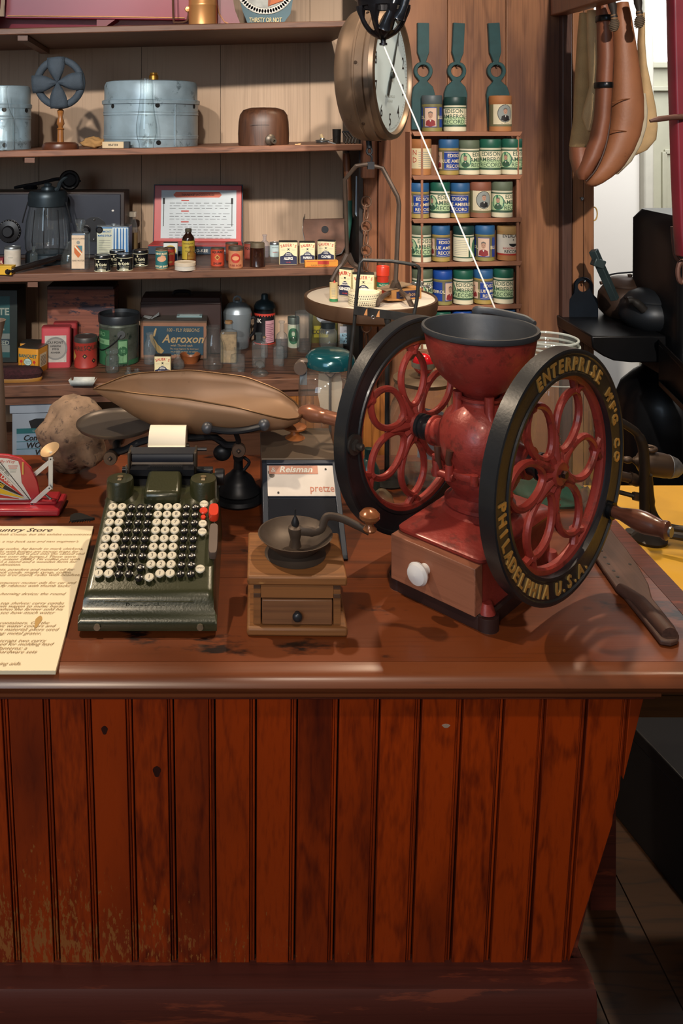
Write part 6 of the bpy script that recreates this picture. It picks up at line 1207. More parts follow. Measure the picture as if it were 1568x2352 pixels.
# flywheels
def arc_text(m, s, r0, a_start, a_end, size, w, mat, MM, inward=True):
    n = len(s)
    for i, ch in enumerate(s):
        if ch == ' ': continue
        a = R(a_start+(a_end-a_start)*(i/(n-1) if n > 1 else 0)); Rm = Matrix.Rotation(a-PI/2 if inward else a+PI/2, 4, 'Z')
        m.text(ch, size, mat, MM @ T(r0*math.cos(a), r0*math.sin(a), w) @ Rm @ T(0, -size*.36, 0), ext=.0014, bold=.0007, wx=.92)
RW = .175
def wheel(x, outer):
    o = bpy.data.objects.new('flywheel', None); C.objects.link(o); o.parent = GRD
    # wheel plane: u = local y, v = local z, w = local x
    o.matrix_local = AROT @ Matrix(((0, 0, 1, x), (1, 0, 0, 0), (0, 1, 0, AX), (0, 0, 0, 1)))
    hw = .0125; sw = -.006 if outer else .001
    m = MB(); m.lathe([(RW*.785, -hw*.9), (RW*.98, -hw), (RW, -hw*.9), (RW, hw*.9), (RW*.985, hw), (RW*.965, hw), (RW*.955, hw*.8), (RW*.82, hw*.72), (RW*.81, hw*.9), (RW*.785, hw*.9), (RW*.785, -hw*.9)], GR_BLK, 112)
    m.build('rim', o, ang=22)
    m = MB(); ra = RW*.78; m.lathe([(ra+.002, sw-.006), (ra-.005, sw-.006), (ra-.0075, sw-.003), (ra-.0075, sw+.004), (ra-.005, sw+.007), (ra+.002, sw+.008)], GR_RED, 96)
    off = 0 if not outer else 30
    for k in range(6):
        a = R(60*k+30+off); ca_, sa = math.cos(a), math.sin(a)
        def pt(r, t, w=None): return (r*ca_-t*sa, r*sa+t*ca_, sw)
        # petal loop
        rc, hl, ht = .0735, .045, .0300; pts = []
        for i in range(28):
            q = 2*PI*i/28; cc, ss = math.cos(q), math.sin(q); t = ht*ss*(1+.12*cc)*abs(ss)**(.45 if cc > 0 else .1) if abs(ss) > 1e-6 else 0
            pts.append(pt(rc+hl*cc, t))
        m.tube(pts, .0060, GR_RED, 8, closed=True, flat=.9)
        m.tube([pt(rc+hl-.003, 0), pt(rc+hl+.004, 0)], [.0085, .0075], GR_RED, 8)
        for s_ in (-1, 1): m.tube(smoothpath([pt(rc+hl-.001, s_*.001), pt(rc+hl+.006, s_*.006), pt(ra*.992, s_*.018)], 3), [.0062]*6+[.007], GR_RED, 8)
        m.tube([pt(.012, 0), pt(rc-hl, 0)], [.012, .0085], GR_RED, 8, flat=.7)
        # webs between neighbouring petals
        b = a+R(30); cb, sb = math.cos(b), math.sin(b)
        m.tube([(.014*cb, .014*sb, sw), (.035*cb, .035*sb, sw), (.052*cb, .052*sb, sw), (.060*cb, .060*sb, sw)], [.0115, .0085, .0075, .005], GR_RED, 10, flat=.75)
    m.build('flower_spokes', o)
    m = MB(); m.lathe([(0, -.016), (.018, -.016), (.019, -.012), (.019, .010+sw), (.016, .013+sw), (.012, .0135+sw), (0, .014+sw)], GR_RED, 28); m.tube([(0, 0, .012+sw), (0, 0, .020+sw)], .0055, M('#3a2524', .4, .6), 6)
    m.box((0, 0, .0145+sw), (.022, .003, .003), M('#3a2524', .4, .6)); m.build('hub', o)
    if outer:
        m = MB(); rl = RW*.885; wz = hw*.80
        def fin(mm): mm.build('gilt_word', o); return MB()
        arc_text(m, 'ENTERPRISE', rl, 115, 50, .0265, wz, GILT, Matrix()); m = fin(m); arc_text(m, "M'F'G", rl, 34, 17, .0235, wz, GILT, Matrix()); m = fin(m); arc_text(m, 'CO', rl, 3, -5, .022, wz, GILT, Matrix())
        m = fin(m); arc_text(m, 'PHILADELPHIA', rl, 180, 252, .0245, wz, GILT, Matrix(), False); m = fin(m); arc_text(m, 'U.S.A.', rl, 264, 292, .0245, wz, GILT, Matrix(), False)
        m.build('gilt_word', o)
        m = MB()
        for i, (ch, a) in enumerate(zip('JUNE', range(4))): m.text(ch, .0075, M('#7a453d', .4, .3), T(0, .054-.0085*i, .0075+sw) @ Matrix.Rotation(-PI/2, 4, 'Z'), ext=.0004)
        for i, ch in enumerate('1873'): m.text(ch, .0075, M('#7a453d', .4, .3), T(0, -.030-.0085*i, .0075+sw) @ Matrix.Rotation(-PI/2, 4, 'Z'), ext=.0004)
        m.build('cast_date', o)
        a = R(-34); hx_, hy_ = RW*.9*math.cos(a), RW*.9*math.sin(a)
        m = MB(); WH_ = wood('crank_handle_wood', '#3a2018', '#6b4030', 'z', .3, 1, .1, coat=.4, island=False)
        m.lathe([(0, .015), (.0085, .016), (.0095, .022), (.009, .027), (.012, .039), (.0155, .054), (.016, .064), (.0135, .078), (.0118, .087), (.0135, .091), (.0135, .095), (.009, .098), (0, .0985)], WH_, 24, c=(hx_, hy_, 0)); m.build('crank_handle', o)
        m = MB(); m.cyl(.013, .010, .017, M('#1b1c1f', .4, .6), 20, c=(hx_, hy_, 0)); m.build('handle_collar', o); m = MB(); m.cyl(.0075, .097, .101, STEEL, 14, c=(hx_, hy_, 0)); m.build('rivet', o)
    else:
        a = R(180-2); hx_, hy_ = RW*.885*math.cos(a), RW*.885*math.sin(a); NB = M('#4c4744', .4, .6, var=.15)
        m = MB(); m.cyl(.0155, .010, .016, NB, 24, c=(hx_, hy_, 0)); m.lathe([(0, .022), (.0095, .022), (.0095, .016), (0, .016)][::-1], NB, 6, c=(hx_, hy_, 0)); m.cyl(.0055, .02, .031, NB, 14, c=(hx_, hy_, 0), bev=.002); m.build('bolt', o)
wheel(.128, True); wheel(-.130, False)

# ================================================================= adding machine
AM = thing('adding_machine', 'olive green adding machine with rows of black and white number keys', 'adding machine', (-.1315, 1.288, ZC))
def A_(px, py, Y): return P(px, py, Y)-Vector(AM.location)
OLV = M('#33351f', .32, .15, var=.10, vs=8, bump=.15, bs=300, coat=.35, dirt='#56543f', dk=.68); xl, xr = -.0905, .0905
yf = -.158; yb = .16
def amz(y): # keyboard plane height
    return .062+(y-(-.148))*.36
m = MB()
prof = [(yf+.001, .004), (yf-.004, .006), (yf-.005, .014), (yf-.004, .020), (yf+.001, .024), (yf+.006, .030), (yf+.009, .039), (yf+.013, .0445), (yf+.02, .048), (.006, .100), (.02, .104), (.10, .106), (.12, .100), (.125, .004)]
n = len(prof); bl = lambda y, z: .004 if z < .026 else 0
vs = []
for sx, e in ((-1, 0), (1, 0)):
    pass
cols = [(-1, 1.0, -.004), (-1, 1.0, 0), (-.97, 1.0, .003), (-.9, 1, .0035), (.9, 1, .0035), (.97, 1, .003), (1, 1, 0), (1, 1, -.004)]
def xw(y, z): return .0905+(.004 if z < .026 else 0)-.004*max(0, min(1, (z-.026)/.075))
vs = []; 
for (fx_, _, dz) in cols:
    for (y, z) in prof: vs.append((fx_*xw(y, z), y, max(.003, z+(dz if .04 < z else 0))))
k_ = len(cols); fs = [(i*n+j, (i+1)*n+j, (i+1)*n+j+1, i*n+j+1) for i in range(k_-1) for j in range(n-1)]+[tuple(range(n))[::-1][::-1], tuple((k_-1)*n+j for j in range(n))[::-1]]
m.add(vs, fs, OLV); m.build('housing', AM, ang=50)
m = MB(); m.tube([(-.06, yf+.0068, .028), (.062, yf+.0068, .028), (.062, yf+.0085, .0385), (-.06, yf+.0085, .0385)], .0007, OLV, 6, closed=True); m.text('Burroughs', .0125, M('#2c2f22', .4, .2), T(-.004, yf+.0070, .0290) @ Matrix.Rotation(R(81), 4, 'X'), ext=.0005, wx=1.05); m.build('name_panel', AM, bevel=.0008)
for x in (-.068, .072):
    m = MB(); m.cyl(.0045, 0, .0025, M('#8a8370', .35, .8), 16, M=frontM(x, yf-.005, .0125)); m.build('screw', AM)
for x in (-.07, .07):
    m = MB(); m.cyl(.011, 0, .005, BLACK, 16, c=(x, yf+.02, 0)); m.cyl(.011, 0, .005, BLACK, 16, c=(x, .10, 0)); m.build('foot', AM)
# key plate
KPM = Matrix.Rotation(math.atan(.36), 4, 'X'); ky0 = -.132; 
def kpt(x, y, up=0.): 
    z = .0655+(y-(yf+.02))*(.118-.0655)/(.006-(yf+.02)); return Vector((x, y-up*.33, z+up*.94))
m = MB(); DKP = M('#2b2724', .75, var=.3, vs=60, dirt='#6b5c4e', dk=.62)
a, b, c, d = kpt(-.0825, -.128, .0012), kpt(.0785, -.128, .0012), kpt(.0765, .001, .0012), kpt(-.0785, .001, .0012); m.add([a, b, c, d], [(0, 1, 2, 3)], DKP, False); m.tube([a, b, c, d], .0022, OLV, 8, closed=True); m.build('key_plate', AM)
KW = M('#d9d2bf', .3, var=.04, coat=.3); KBk = M('#1a1a1c', .22, var=.08, coat=.5); NUMW = M('#b9b4a6', .5); NUMB = M('#55504a', .6); RK = M('#cf3a22', .3, coat=.4)
def keymesh(mat, num, r, h, tcol, dome):
    m = MB(); MM = KPM
    pr = [(0, 0), (.003, 0), (.003, h*.5), (r*.75, h*.62), (r, h*.8), (r, h*.9), (r*.85, h), (0, h)] if not dome else [(0, 0), (.0028, 0), (.0028, h*.5), (r*.8, h*.6), (r, h*.78), (r*.9, h*.95), (r*.6, h*1.04), (0, h*1.06)]
    m.lathe(pr, mat, 18, M=MM)
    if num: m.text(num, .0085 if not dome else .0075, tcol, MM @ T(0, -.0030, h*(1.002 if not dome else 1.065)), bold=.00012)
    return m
keys = {}; colr = 'WWKKKWWWKK'
xs0, xs1 = -.0735, .0565
for ri in range(9):
    y = -.119+ri*.01425
    for ci in range(10):
        kind = colr[ci]; key = (ri+1, kind); x = xs0+(xs1-xs0)*ci/9*1.0
        if key not in keys:
            o = keymesh(KW if kind == 'W' else KBk, str(ri+1), .0067 if kind == 'W' else .0060, .0105 if kind == 'W' else .0095, NUMB if kind == 'W' else NUMW, kind == 'K').build('key', AM); keys[key] = o
        else: o = keys[key].copy(); C.objects.link(o); o.parent = AM
        dd = -.0045 if (ci == 4 and ri == 1) else (-.006 if (ci in (4, 5) and ri == 0) else 0)
        o.location = kpt(x*(1-.018*ri/8)+.001*ri/8, y+dd)
        o['label'] = 'white number key' if kind == 'W' else 'black number key'
for y, mat, r, t in ((.0, KW, .0068, 'NON ADD'), (-.0125, RK, .0064, ''), (-.0245, RK, .0040, ''), (-.036, KW, .0066, 'SUB'), (-.0505, KW, .0066, 'TOTAL'), (-.112, KW, .0068, 'REPEAT')):
    m = keymesh(mat, '', r, .0105, NUMB, False)
    if t: m.text(t, .0032, NUMB, KPM @ T(0, -.001, .0107))
    lab(m.build('key', AM, kpt(.0695, y)), 'round function key' if mat is KW else 'red function key')
m = MB(); m.loft([(.0075, .0125, .008, 3), (.008, .013, .016, 3), (.007, .0115, .020, 3)], RK, 28, M=KPM); lab(m.build('key', AM, kpt(.0855, -.020)), 'red motor bar')
m = MB(); m.loft([(.0062, .027, .004, 5), (.0068, .0275, .014, 5), (.006, .0265, .016, 5)], M('#5e5049', .5, .2, var=.1), 28, M=KPM); lab(m.build('key', AM, kpt(.0865, -.067)), 'long grey brown bar')
# ribbon spool covers, printing head, carriage and paper roll
for x in (-.0655, .067):
    m = MB(); m.lathe([(.0245, .116), (.0225, .119), (.0215, .122), (.0215, .147), (.020, .1505), (0, .151)], OLV, 36, c=(x, .030, 0)); m.build('ribbon_cover', AM)
    m = MB(); m.cyl(.0045, .151, .1535, M('#8b7a5e', .4, .6), 14, c=(x, .030, 0)); m.box((x, .022, .1515), (.006, .006, .001), M('#8a7a60', .5)); m.build('spool_nut', AM)
m = MB(); m.tube([(-.058, .046, .148), (-.058, .046, .165)], .001, STEEL, 6); m.build('pin', AM)
m = MB(); m.hexa([(-.026, .004, .116), (.032, .004, .116), (.032, .06, .118), (-.026, .06, .118), (-.026, .004, .138), (.032, .004, .138), (.030, .06, .152), (-.024, .06, .152)], OLV); m.build('print_head_cover', AM, bevel=.006)
m = MB()
for i in range(14): m.box((-.020+.0037*i, .062, .1545), (.0022, .003, .004), BLACK)
m.box((.003, .066, .145), (.056, .01, .02), BLACK); m.build('type_guides', AM)
CBR = M('#4b4239', .45, .55, var=.2); DK = M('#1d1f25', .35, .4, var=.1)
m = MB(); m.box((0, .085, .12), (.13, .05, .05), DK); m.box((-.002, .075, .155), (.104, .03, .01), DK); m.tube([(-.07, .085, .150), (.08, .085, .150)], .005, DK, 12); m.build('carriage_bed', AM)
m = MB(); m.tube([(-.054, .095, .169), (.047, .095, .169)], .0135, M('#23252e', .55, var=.1), 24); m.build('platen', AM)
m = MB(); m.hexa([(-.057, .078, .150), (.050, .078, .150), (.050, .084, .150), (-.057, .084, .150), (-.054, .084, .166), (.047, .084, .166), (.047, .087, .166), (-.054, .087, .166)], CBR); m.box((-.003, .088, .180), (.108, .003, .012), M('#22242c', .4, .3), (-.9, 0, 0)); m.build('paper_table', AM)
for x in (-.058, .051):
    m = MB(); m.box((x, .092, .164), (.005, .034, .036), CBR); m.build('carriage_end', AM, bevel=.002)
m = MB(); m.tube([(.051, .10, .178), (.069, .10, .178)], .003, DK, 8); m.tube([(.05, .083, .152), (.078, .07, .152)], .0035, DK, 8); m.build('lever', AM)
m = MB(); m.lathe([(0, 0), (.012, .0005), (.0125, .004), (.0125, .014), (.010, .016), (0, .016)], DK, 20, M=T(.084, .062, .148) @ Matrix.Rotation(PI/2, 4, 'Y'), flute=(20, .03)); m.build('ribbed_knob', AM)
PW = M('#e3dccb', .7, var=.02); pr = .034; yc = .155; zc = .163
m = MB(); pts = [(pr*math.cos(a), pr*math.sin(a)) for a in [R(200-12.5*i) for i in range(30)]]
vs = []; 
for x in (-.032, .031):
    vs += [(x, yc+c_, zc+s_) for c_, s_ in pts]
n = len(pts); m.add(vs, [(i, n+i, n+i+1, i+1) for i in range(n-1)], PW); m.lathe([(0, -.032), (pr*.99, -.032), (pr*.99, .031), (0, .031)], PW, 36, M=T(0, yc, zc) @ Matrix.Rotation(PI/2, 4, 'Y')); m.hexa([(-.032, .108, .172), (.031, .108, .172), (.031, .109, .172), (-.032, .109, .172), (-.032, yc-pr*.96, zc+.012), (.031, yc-pr*.96, zc+.012), (.031, yc-pr*.96+.001, zc+.012), (-.032, yc-pr*.96+.001, zc+.012)], PW); m.build('paper_roll', AM)
m = MB()
for x in (-.036, .035): m.box((x, .145, .135), (.003, .03, .05), CBR); 
m.tube([(-.037, yc, zc), (.036, yc, zc)], .004, CBR, 10); m.build('roll_bracket', AM)

for ch in AM.children:
    if ch.name.split('.')[0] not in ('housing', 'name_panel', 'screw', 'foot'): ch.location.z -= .018
    if ch.name.split('.')[0] in ('platen', 'paper_table', 'carriage_end', 'lever', 'paper_roll', 'roll_bracket', 'carriage_bed', 'ribbed_knob'): ch.location.z -= .009
# ================================================================= wooden box coffee mill
CM = thing('box_coffee_mill', 'wooden box coffee mill with iron bowl, crank and small drawer', 'coffee mill', (.0735, 1.186, ZC), R(-1))
W_M = wood('mill_wood', '#4d2f1a', '#85572f', 'x', .55, 1, .15, wear=('#a97c48', .64, (40, 14), None)); W_MD = wood('mill_drawer_wood', '#4a2f20', '#7a5336', 'x', .5, 1, .15)
m = MB(); m.box((0, 0, .006), (.137, .128, .012), W_M); m.build('base_board', CM, bevel=.0035)
m = MB()
for x in (-.0545, .0545): m.box((x, -.002, .040), (.010, .108, .056), W_M)
m.box((0, .049, .040), (.10, .008, .056), W_M); m.box((0, -.053, .0585), (.099, .008, .019), W_M); m.box((0, -.02, .055), (.098, .06, .002), W_MD)
for x in (-.0545, .0545):
    for z in (.052, .064): m.box((x, -.0565, z), (.0095, .001, .0055), M('#4a3222', .6))
m.build('box_body', CM, bevel=.001)
m = MB(); m.box((0, 0, .0745), (.136, .124, .013), W_M); m.build('top_board', CM, bevel=.003)
d_ = MB(); d_.box((.0, -.052, .0305), (.096, .014, .034), W_MD); d_.box((0, -.02, .028), (.09, .06, .026), M('#2b1c13', .7)); d_ = d_.build('drawer', CM, bevel=.0015)
m = MB(); m.cyl(.004, 0, .006, IRON, 14, M=frontM(0, -.059, .029)); m.sphere(.0068, M('#33353a', .35, .5), (0, -.067, .029), (1, .7, 1), 18, 10); m.build('knob', d_)
BOWL = M('#4f443c', .5, .5, var=.2, vs=20, bump=.2); m = MB()
m.lathe([(.040, .081), (.044, .0815), (.037, .084), (.030, .088), (.034, .092), (.0475, .104), (.0525, .109), (.0535, .110), (.0515, .110), (.046, .104), (.031, .094), (.012, .091), (0, .091)], BOWL, 44); m.build('iron_bowl', CM)
m = MB(); m.lathe([(0, .091), (.009, .091), (.007, .100), (.0085, .107), (.010, .112), (.010, .118), (.006, .121), (0, .121)], BOWL, 18); m.lathe([(0, .118), (.005, .12), (.006, .124), (.0035, .131), (.0015, .134), (.0012, .144), (0, .145)], IRON, 12); m.build('spindle', CM)
m = MB(); pts = smoothpath([(-.006, 0, .115), (.012, -.002, .114), (.028, -.002, .113), (.038, 0, .117), (.042, .002, .128), (.049, .003, .133), (.070, .0, .130), (.098, -.012, .121), (.104, -.014, .119)], 4); nn = len(pts); m.tube(pts, [.0072]*8+[.0062]*(nn-14)+[.0055]*6, BOWL, 10, flat=.62); m.build('crank', CM)
m = MB(); m.lathe([(0, 0), (.0085, 0), (.010, .003), (.006, .008), (.0055, .011), (.010, .014), (.0145, .019), (.0145, .024), (.010, .029), (0, .031)], M('#8a5636', .22, .3, var=.12, coat=.4), 26, c=(.1045, -.014, .1205)); m.build('crank_knob', CM)

# ================================================================= pretzel tin
PT_ = thing('pretzel_tin', 'dark slant fronted store tin with white pretzel sign and wooden lid knob', 'tin', (.099, 1.47, ZC)); TD = M('#5d4e40', .5, .1, var=.15, vs=6); TF = M('#39404d', .32, .4, var=.15, vs=8)
xl, xr, y0, y1, yb_, zt_ = -.067, .067, -.15, .008, .155, .095
m = MB(); m.hexa([(xl, y0, 0), (xr, y0, 0), (xr, yb_, 0), (xl, yb_, 0), (xl, y1, zt_), (xr, y1, zt_), (xr, yb_, zt_), (xl, yb_, zt_)], TF); m.build('body', PT_, bevel=.002)
m = MB(); m.box((0, (y1+yb_)/2, zt_+.0025), (.136, yb_-y1+.002, .005), TD); lid = m.build('lid', PT_, bevel=.0015)
m = MB(); m.lathe([(0, 0), (.019, 0), (.016, .003), (.009, .007), (.008, .013), (.018, .017), (.0225, .019), (.0225, .022), (.015, .0245), (0, .025)], M('#9a5a2c', .45, var=.2), 28, c=(-.002, .105, zt_+.005)); m.build('knob', lid)
sl = math.atan2(zt_, y1-y0); L_s = math.hypot(zt_, y1-y0); SM = T(0, y0, 0) @ Matrix.Rotation(sl, 4, 'X')     # local xy on the slanting face, z outward
m = MB()
for (cx, cy, sx, sy) in ((0, L_s-.004, .134, .008), (0, .004, .134, .008), (xl+.0045, L_s/2, .009, L_s), (xr-.0045, L_s/2, .009, L_s)): m.box((cx, cy, .0015), (sx, sy, .004), TF, M=SM)
m.build('frame', PT_, bevel=.001)
m = MB(); m.box((0, L_s*.33, .0008), (.114, L_s*.52, .001), M('#23262e', .15, .2, coat=.6), M=SM); m.build('window_pane', PT_)
SW = M('#cfc9c4', .4, var=.06, vs=30, dirt='#8a5a44', dk=.70); SR = M('#b5705a', .5, var=.2, vs=30); m = MB(); m.box((0, L_s*.775, .002), (.116, .060, .0015), SW, M=SM)
m.box((-.012, L_s*.775+.021, .003), (.086, .017, .0006), M('#c08a76', .5, var=.2), M=SM); m.text("Reisman", .0165, WHITE, SM @ T(-.008, L_s*.775+.016, .0037), bold=.0004, shear=.25, wx=1.05); m.text("&", .014, WHITE, SM @ T(-.047, L_s*.775+.016, .0037)); m.text('pretzels', .020, SR, SM @ T(.0145, L_s*.775-.022, .0031), align='LEFT', wx=.82, bold=.0001); 
for x, y in ((.045, .022), (-.04, -.024)): m.cyl(.0018, .003, .004, INK, 10, M=SM @ T(x, L_s*.775+y, 0))
for x, y in ((-.052, .016), (-.048, .02), (-.05, .010)): m.prism(circ(.005, 9, (x, L_s*.775+y)), .0003, M('#6f655c', .6), SM, z0=.0028)
m.build('sign_plate', PT_)

# ================================================================= information card
cardT = .006; q1 = CT.at(217, 1210); q2 = CT.at(129, 1544)
CZ = Plane((0, 0, ZC+cardT), (1, 0, 0), (0, 1, 0)); tr_, br_ = CZ.at(215, 1207), CZ.at(128, 1539)
IC = thing('information_card', 'cream printed information board headed Country Store lying on the counter', 'sign', (tr_.x, br_.y, ZC)); 
def ic(p): return (p.x-IC.location.x, p.y-IC.location.y)
m = MB(); a, b = ic(tr_), ic(br_); m.prism([(b[0], b[1]), (a[0], a[1]), (a[0]-.62, a[1]), (b[0]-.62, b[1])], cardT-.0006, M('#f3e4c4', .6, var=.02, vs=5, dirt='#dcc596', dk=.72)); m.build('board', IC, bevel=.0006)
m = MB(); TXI = M('#9d8560', .7, var=.1); DTX = M('#3a2c22', .7)
lines = [('Country Store', 355, 962, 2.1), ('Shenandoah County, but this exhibit concentrates', 628, 988, 1), ('horse, a toy buck saw and two engineer\'s', 540, 1037, 1), ('supers, egg scales, leg bands to mark chickens,', 573, 1087, 1), ('glass tubes with bumps are mouse traps for', 540, 1107, 1), ('mice: a rest and bait is put into the closed end', 577, 1122, 1), ('it can cave over the bumps.) These were', 520, 1142, 1), ('Winchester, Va., patent 1888.) Tin coffee pot with', 548, 1160, 1), ('spout, hat on a stand and a wooden form for', 525, 1178, 1), ('cultivation.', 142, 1198, 1), ('liniments, ointments, powders and mineral oil for', 507, 1232, 1), ('syrups: rock candy, maple syrup, coffee,', 492, 1252, 1), ('Christmas tree stand, radio with headset,', 552, 1269, 1), ('lye, paint remover; motor oils for car and', 517, 1324, 1), ('cylinder; fly ribbons with thumb tacks', 480, 1345, 1), ('a de-horning device; the round', 446, 1401, 1), ('on the top shelves: curry combs', 438, 1466, 1), ('move hay from wagon to mow; horse', 441, 1487, 1), ('used when the farmer sold his', 430, 1508, 1), ('scale to see how much water', 373, 1532, 1), ('larger containers. On the', 336, 1603, 1), ('ceramic water coolers and', 376, 1624, 1), ('design material; pliers used', 398, 1649, 1), ('grating: metal grater,', 284, 1676, 1), ('from scraps two curry', 311, 1727, 1), ('used for molding lead', 361, 1751, 1), ('lanterns: a', 182, 1780, 1), ('for hardware sets', 250, 1805, 1), ('teaching aids.', 146, 1887, 1)]
for s_, ex, ey, sc in lines:
    p = CZ.at(ex/3.0154, 900+(ey+5)/3.0154); x, y = ic(p); m.text(s_, .0092*(1.85 if sc > 1 else 1), DTX if sc > 1 else TXI, T(x, y, cardT+.0002), align='RIGHT', shear=.35, wx=.98 if sc == 1 else 1.15)
m.build('printed_text', IC)
m = MB(); p = ic(CZ.at(87, 1428)); m.prism([(p[0]+.004*math.cos(a)*(1+.3*math.sin(3*a)), p[1]+.014*math.sin(a)) for a in [2*PI*i/14 for i in range(14)]], .0002, M('#c09a5c', .6), None, z0=cardT+.0001); m.build('stain', IC)
# ================================================================= balance scale with brass scoop
BS = thing('balance_scale', 'black iron counter balance with round left pan and curved beam', 'scale', (P(547, 1150, 1.54).x, 1.54, ZC)); L2 = Vector(BS.location)
def b2(px, py, Y=1.50): return P(px, py, Y)-L2
IB = M('#22252b', .4, .5, var=.2, vs=25); IBR = M('#5a4a40', .45, .5, var=.2)
m = MB(); m.lathe([(0, 0), (.048, 0), (.050, .004), (.047, .010), (.040, .013), (.042, .017), (.034, .024), (.030, .034), (.026, .040), (.016, .048), (.009, .056), (.008, .085), (.012, .09), (0, .092)], IB, 40); m.build('base', BS)
m = MB(); m.tube([Vector((-.125, .02, .014)), Vector((-.06, .01, .016)), Vector((0, 0, .018))], [.010, .013, .012], IB, 10); m.build('base_arm', BS)
Yb = 1.50
m = MB(); m.tube(smoothpath([b2(252, 1040, Yb), b2(285, 1034, Yb), b2(320, 1016, Yb), b2(370, 1006, Yb), b2(440, 1006, Yb), b2(485, 1003, Yb), b2(505, 1012, Yb), b2(520, 1022, Yb), b2(548, 1022, Yb)], 5), .0062, IB, 10, flat=1.4); m.build('beam', BS)
for px, py in ((254, 1051), (548, 1033)):
    m = MB(); c = b2(px, py, Yb-.012); m.lathe([(0, -.006), (.0115, -.006), (.0125, -.004), (.0125, .004), (.0115, .006), (0, .006)], IBR, 26, M=T(*c) @ FRONT); m.cyl(.005, .006, .007, INK, 4, M=T(*c) @ FRONT); m.sphere(.0028, IBR, c+Vector((0, -.008, 0)), n=10, m=6); m.build('pivot_disc', BS)
m = MB(); m.sphere(.0145, IB, b2(510, 1040, Yb+.01), (1.15, .8, 1)); m.tube([b2(520, 1030, Yb+.01), b2(545, 1030, Yb)], .005, IB); m.build('counterweight', BS)
m = MB(); a = b2(547, 1050, Yb+.02); m.tube([a, Vector((0, 0, .09))], [.010, .009], IB, 12); m.tube(smoothpath([b2(560, 1050, Yb+.02), b2(572, 1062, Yb+.02), b2(560, 1080, Yb+.02)], 4), .003, IB, 8); m.build('column', BS)
m = MB(); m.tube(smoothpath([b2(476, 984, 1.452), b2(520, 990, 1.452), b2(560, 988, 1.452), b2(606, 978, 1.452)], 4), .0055, IB, 10, flat=1.5)
for px, py in ((476, 983), (606, 976)): m.sphere(.0105, M('#4a4c52', .4, .4), b2(px, py, 1.452), n=16, m=10)
m.tube([b2(540, 990, 1.452), b2(547, 1010, 1.48), b2(547, 1025, Yb)], .005, IB, 8); m.build('cradle', BS)
pc = b2(268, 976, 1.56); pr_ = S(92, 1.56); PNM = M('#58504a', .42, .6, var=.18, vs=10); m = MB(); m.lathe([(0, .0), (pr_*.86, 0), (pr_*.94, .002), (pr_*.99, .006), (pr_, .007), (pr_*1.0, .005), (pr_*.94, -.001), (pr_*.3, -.004), (pr_*.25, -.02), (pr_*.18, -.034), (0, -.034)], PNM, 56, c=pc); m.build('pan', BS)
m = MB(); m.tube([pc+Vector((0, 0, -.03)), b2(268, 1040, Yb)], .008, IB, 10); m.tube([b2(268, 1040, Yb), b2(252, 1045, Yb)], .006, IB, 8); m.build('pan_stem', BS)
# scoop
def interp(tab, s):
    for (a, va), (b, vb) in zip(tab, tab[1:]):
        if s <= b: return va+(vb-va)*(s-a)/(b-a) if b > a else vb
    return tab[-1][1]
def smooth_tab(tab, s, e=.04): return (interp(tab, max(0, s-e))+2*interp(tab, s)+interp(tab, min(1, s+e)))/4
zr_ = [(0, 1.058), (.15, 1.070), (.45, 1.068), (.72, 1.053), (.9, 1.030), (1, 1.014)]; wr_ = [(0, 0), (.1, .036), (.2, .06), (.45, .085), (.75, .095), (.9, .082), (.97, .056), (1, .014)]; dr_ = [(0, .001), (.1, .03), (.2, .058), (.33, .080), (.5, .088), (.75, .064), (.9, .034), (1, .008)]
SCP = thing('brass_scoop', 'large boat shaped brass scoop with pointed lip and copper coloured handle', 'scoop', P(430, 950, 1.55)); L3 = Vector(SCP.location)
SB = M('#7f624a', .52, .25, var=.14, vs=6, dirt='#5c452c', dk=.66); ns, nt_ = 40, 22; vs = []
for i in range(ns+1):
    s = i/ns; s = s if s < .9 else .9+(s-.9); x = P(215+477*s, 290, 1.55).x-L3.x; wv, dv, zv = max(.0015, interp(wr_, s)), max(.001, interp(dr_, s)), interp(zr_, s)
    if 0 < i < ns: wv, dv, zv = smooth_tab(wr_, s), smooth_tab(dr_, s), smooth_tab(zr_, s)
    for j in range(nt_+1):
        a = PI*j/nt_; vs.append((x, -wv*math.cos(a), zv-dv*math.sin(a)**.8-L3.z))
m = MB(); m.add(vs, [(i*(nt_+1)+j, (i+1)*(nt_+1)+j, (i+1)*(nt_+1)+j+1, i*(nt_+1)+j+1) for i in range(ns) for j in range(nt_)], SB); m.build('bowl', SCP, solid=.0022, ang=80)
m = MB()
rim = [Vector(vs[i*(nt_+1)]) for i in range(ns+1)]+[Vector(vs[i*(nt_+1)+nt_]) for i in range(ns, -1, -1)]
m.tube(rim, .0018, M('#5e4731', .4, .7), 6); m.build('rolled_rim', SCP)
m = MB(); a = P(690, 943, 1.55)-L3; b = P(790, 968, 1.50)-L3; d = (b-a); Mx = T(*a) @ d.to_track_quat('Z', 'Y').to_matrix().to_4x4(); ln = d.length
m.lathe([(0, -.002), (.006, -.002), (.010, .003), (.0155, .016), (.0165, .026), (.014, .042), (.0125, .05), (.0135, .053), (.0125, .056), (.0125, ln-.004), (.009, ln), (0, ln)], M('#8a5a44', .3, .45, var=.15, coat=.3), 26, M=Mx); lab(m.build('handle', SCP), 'copper coloured turned handle')

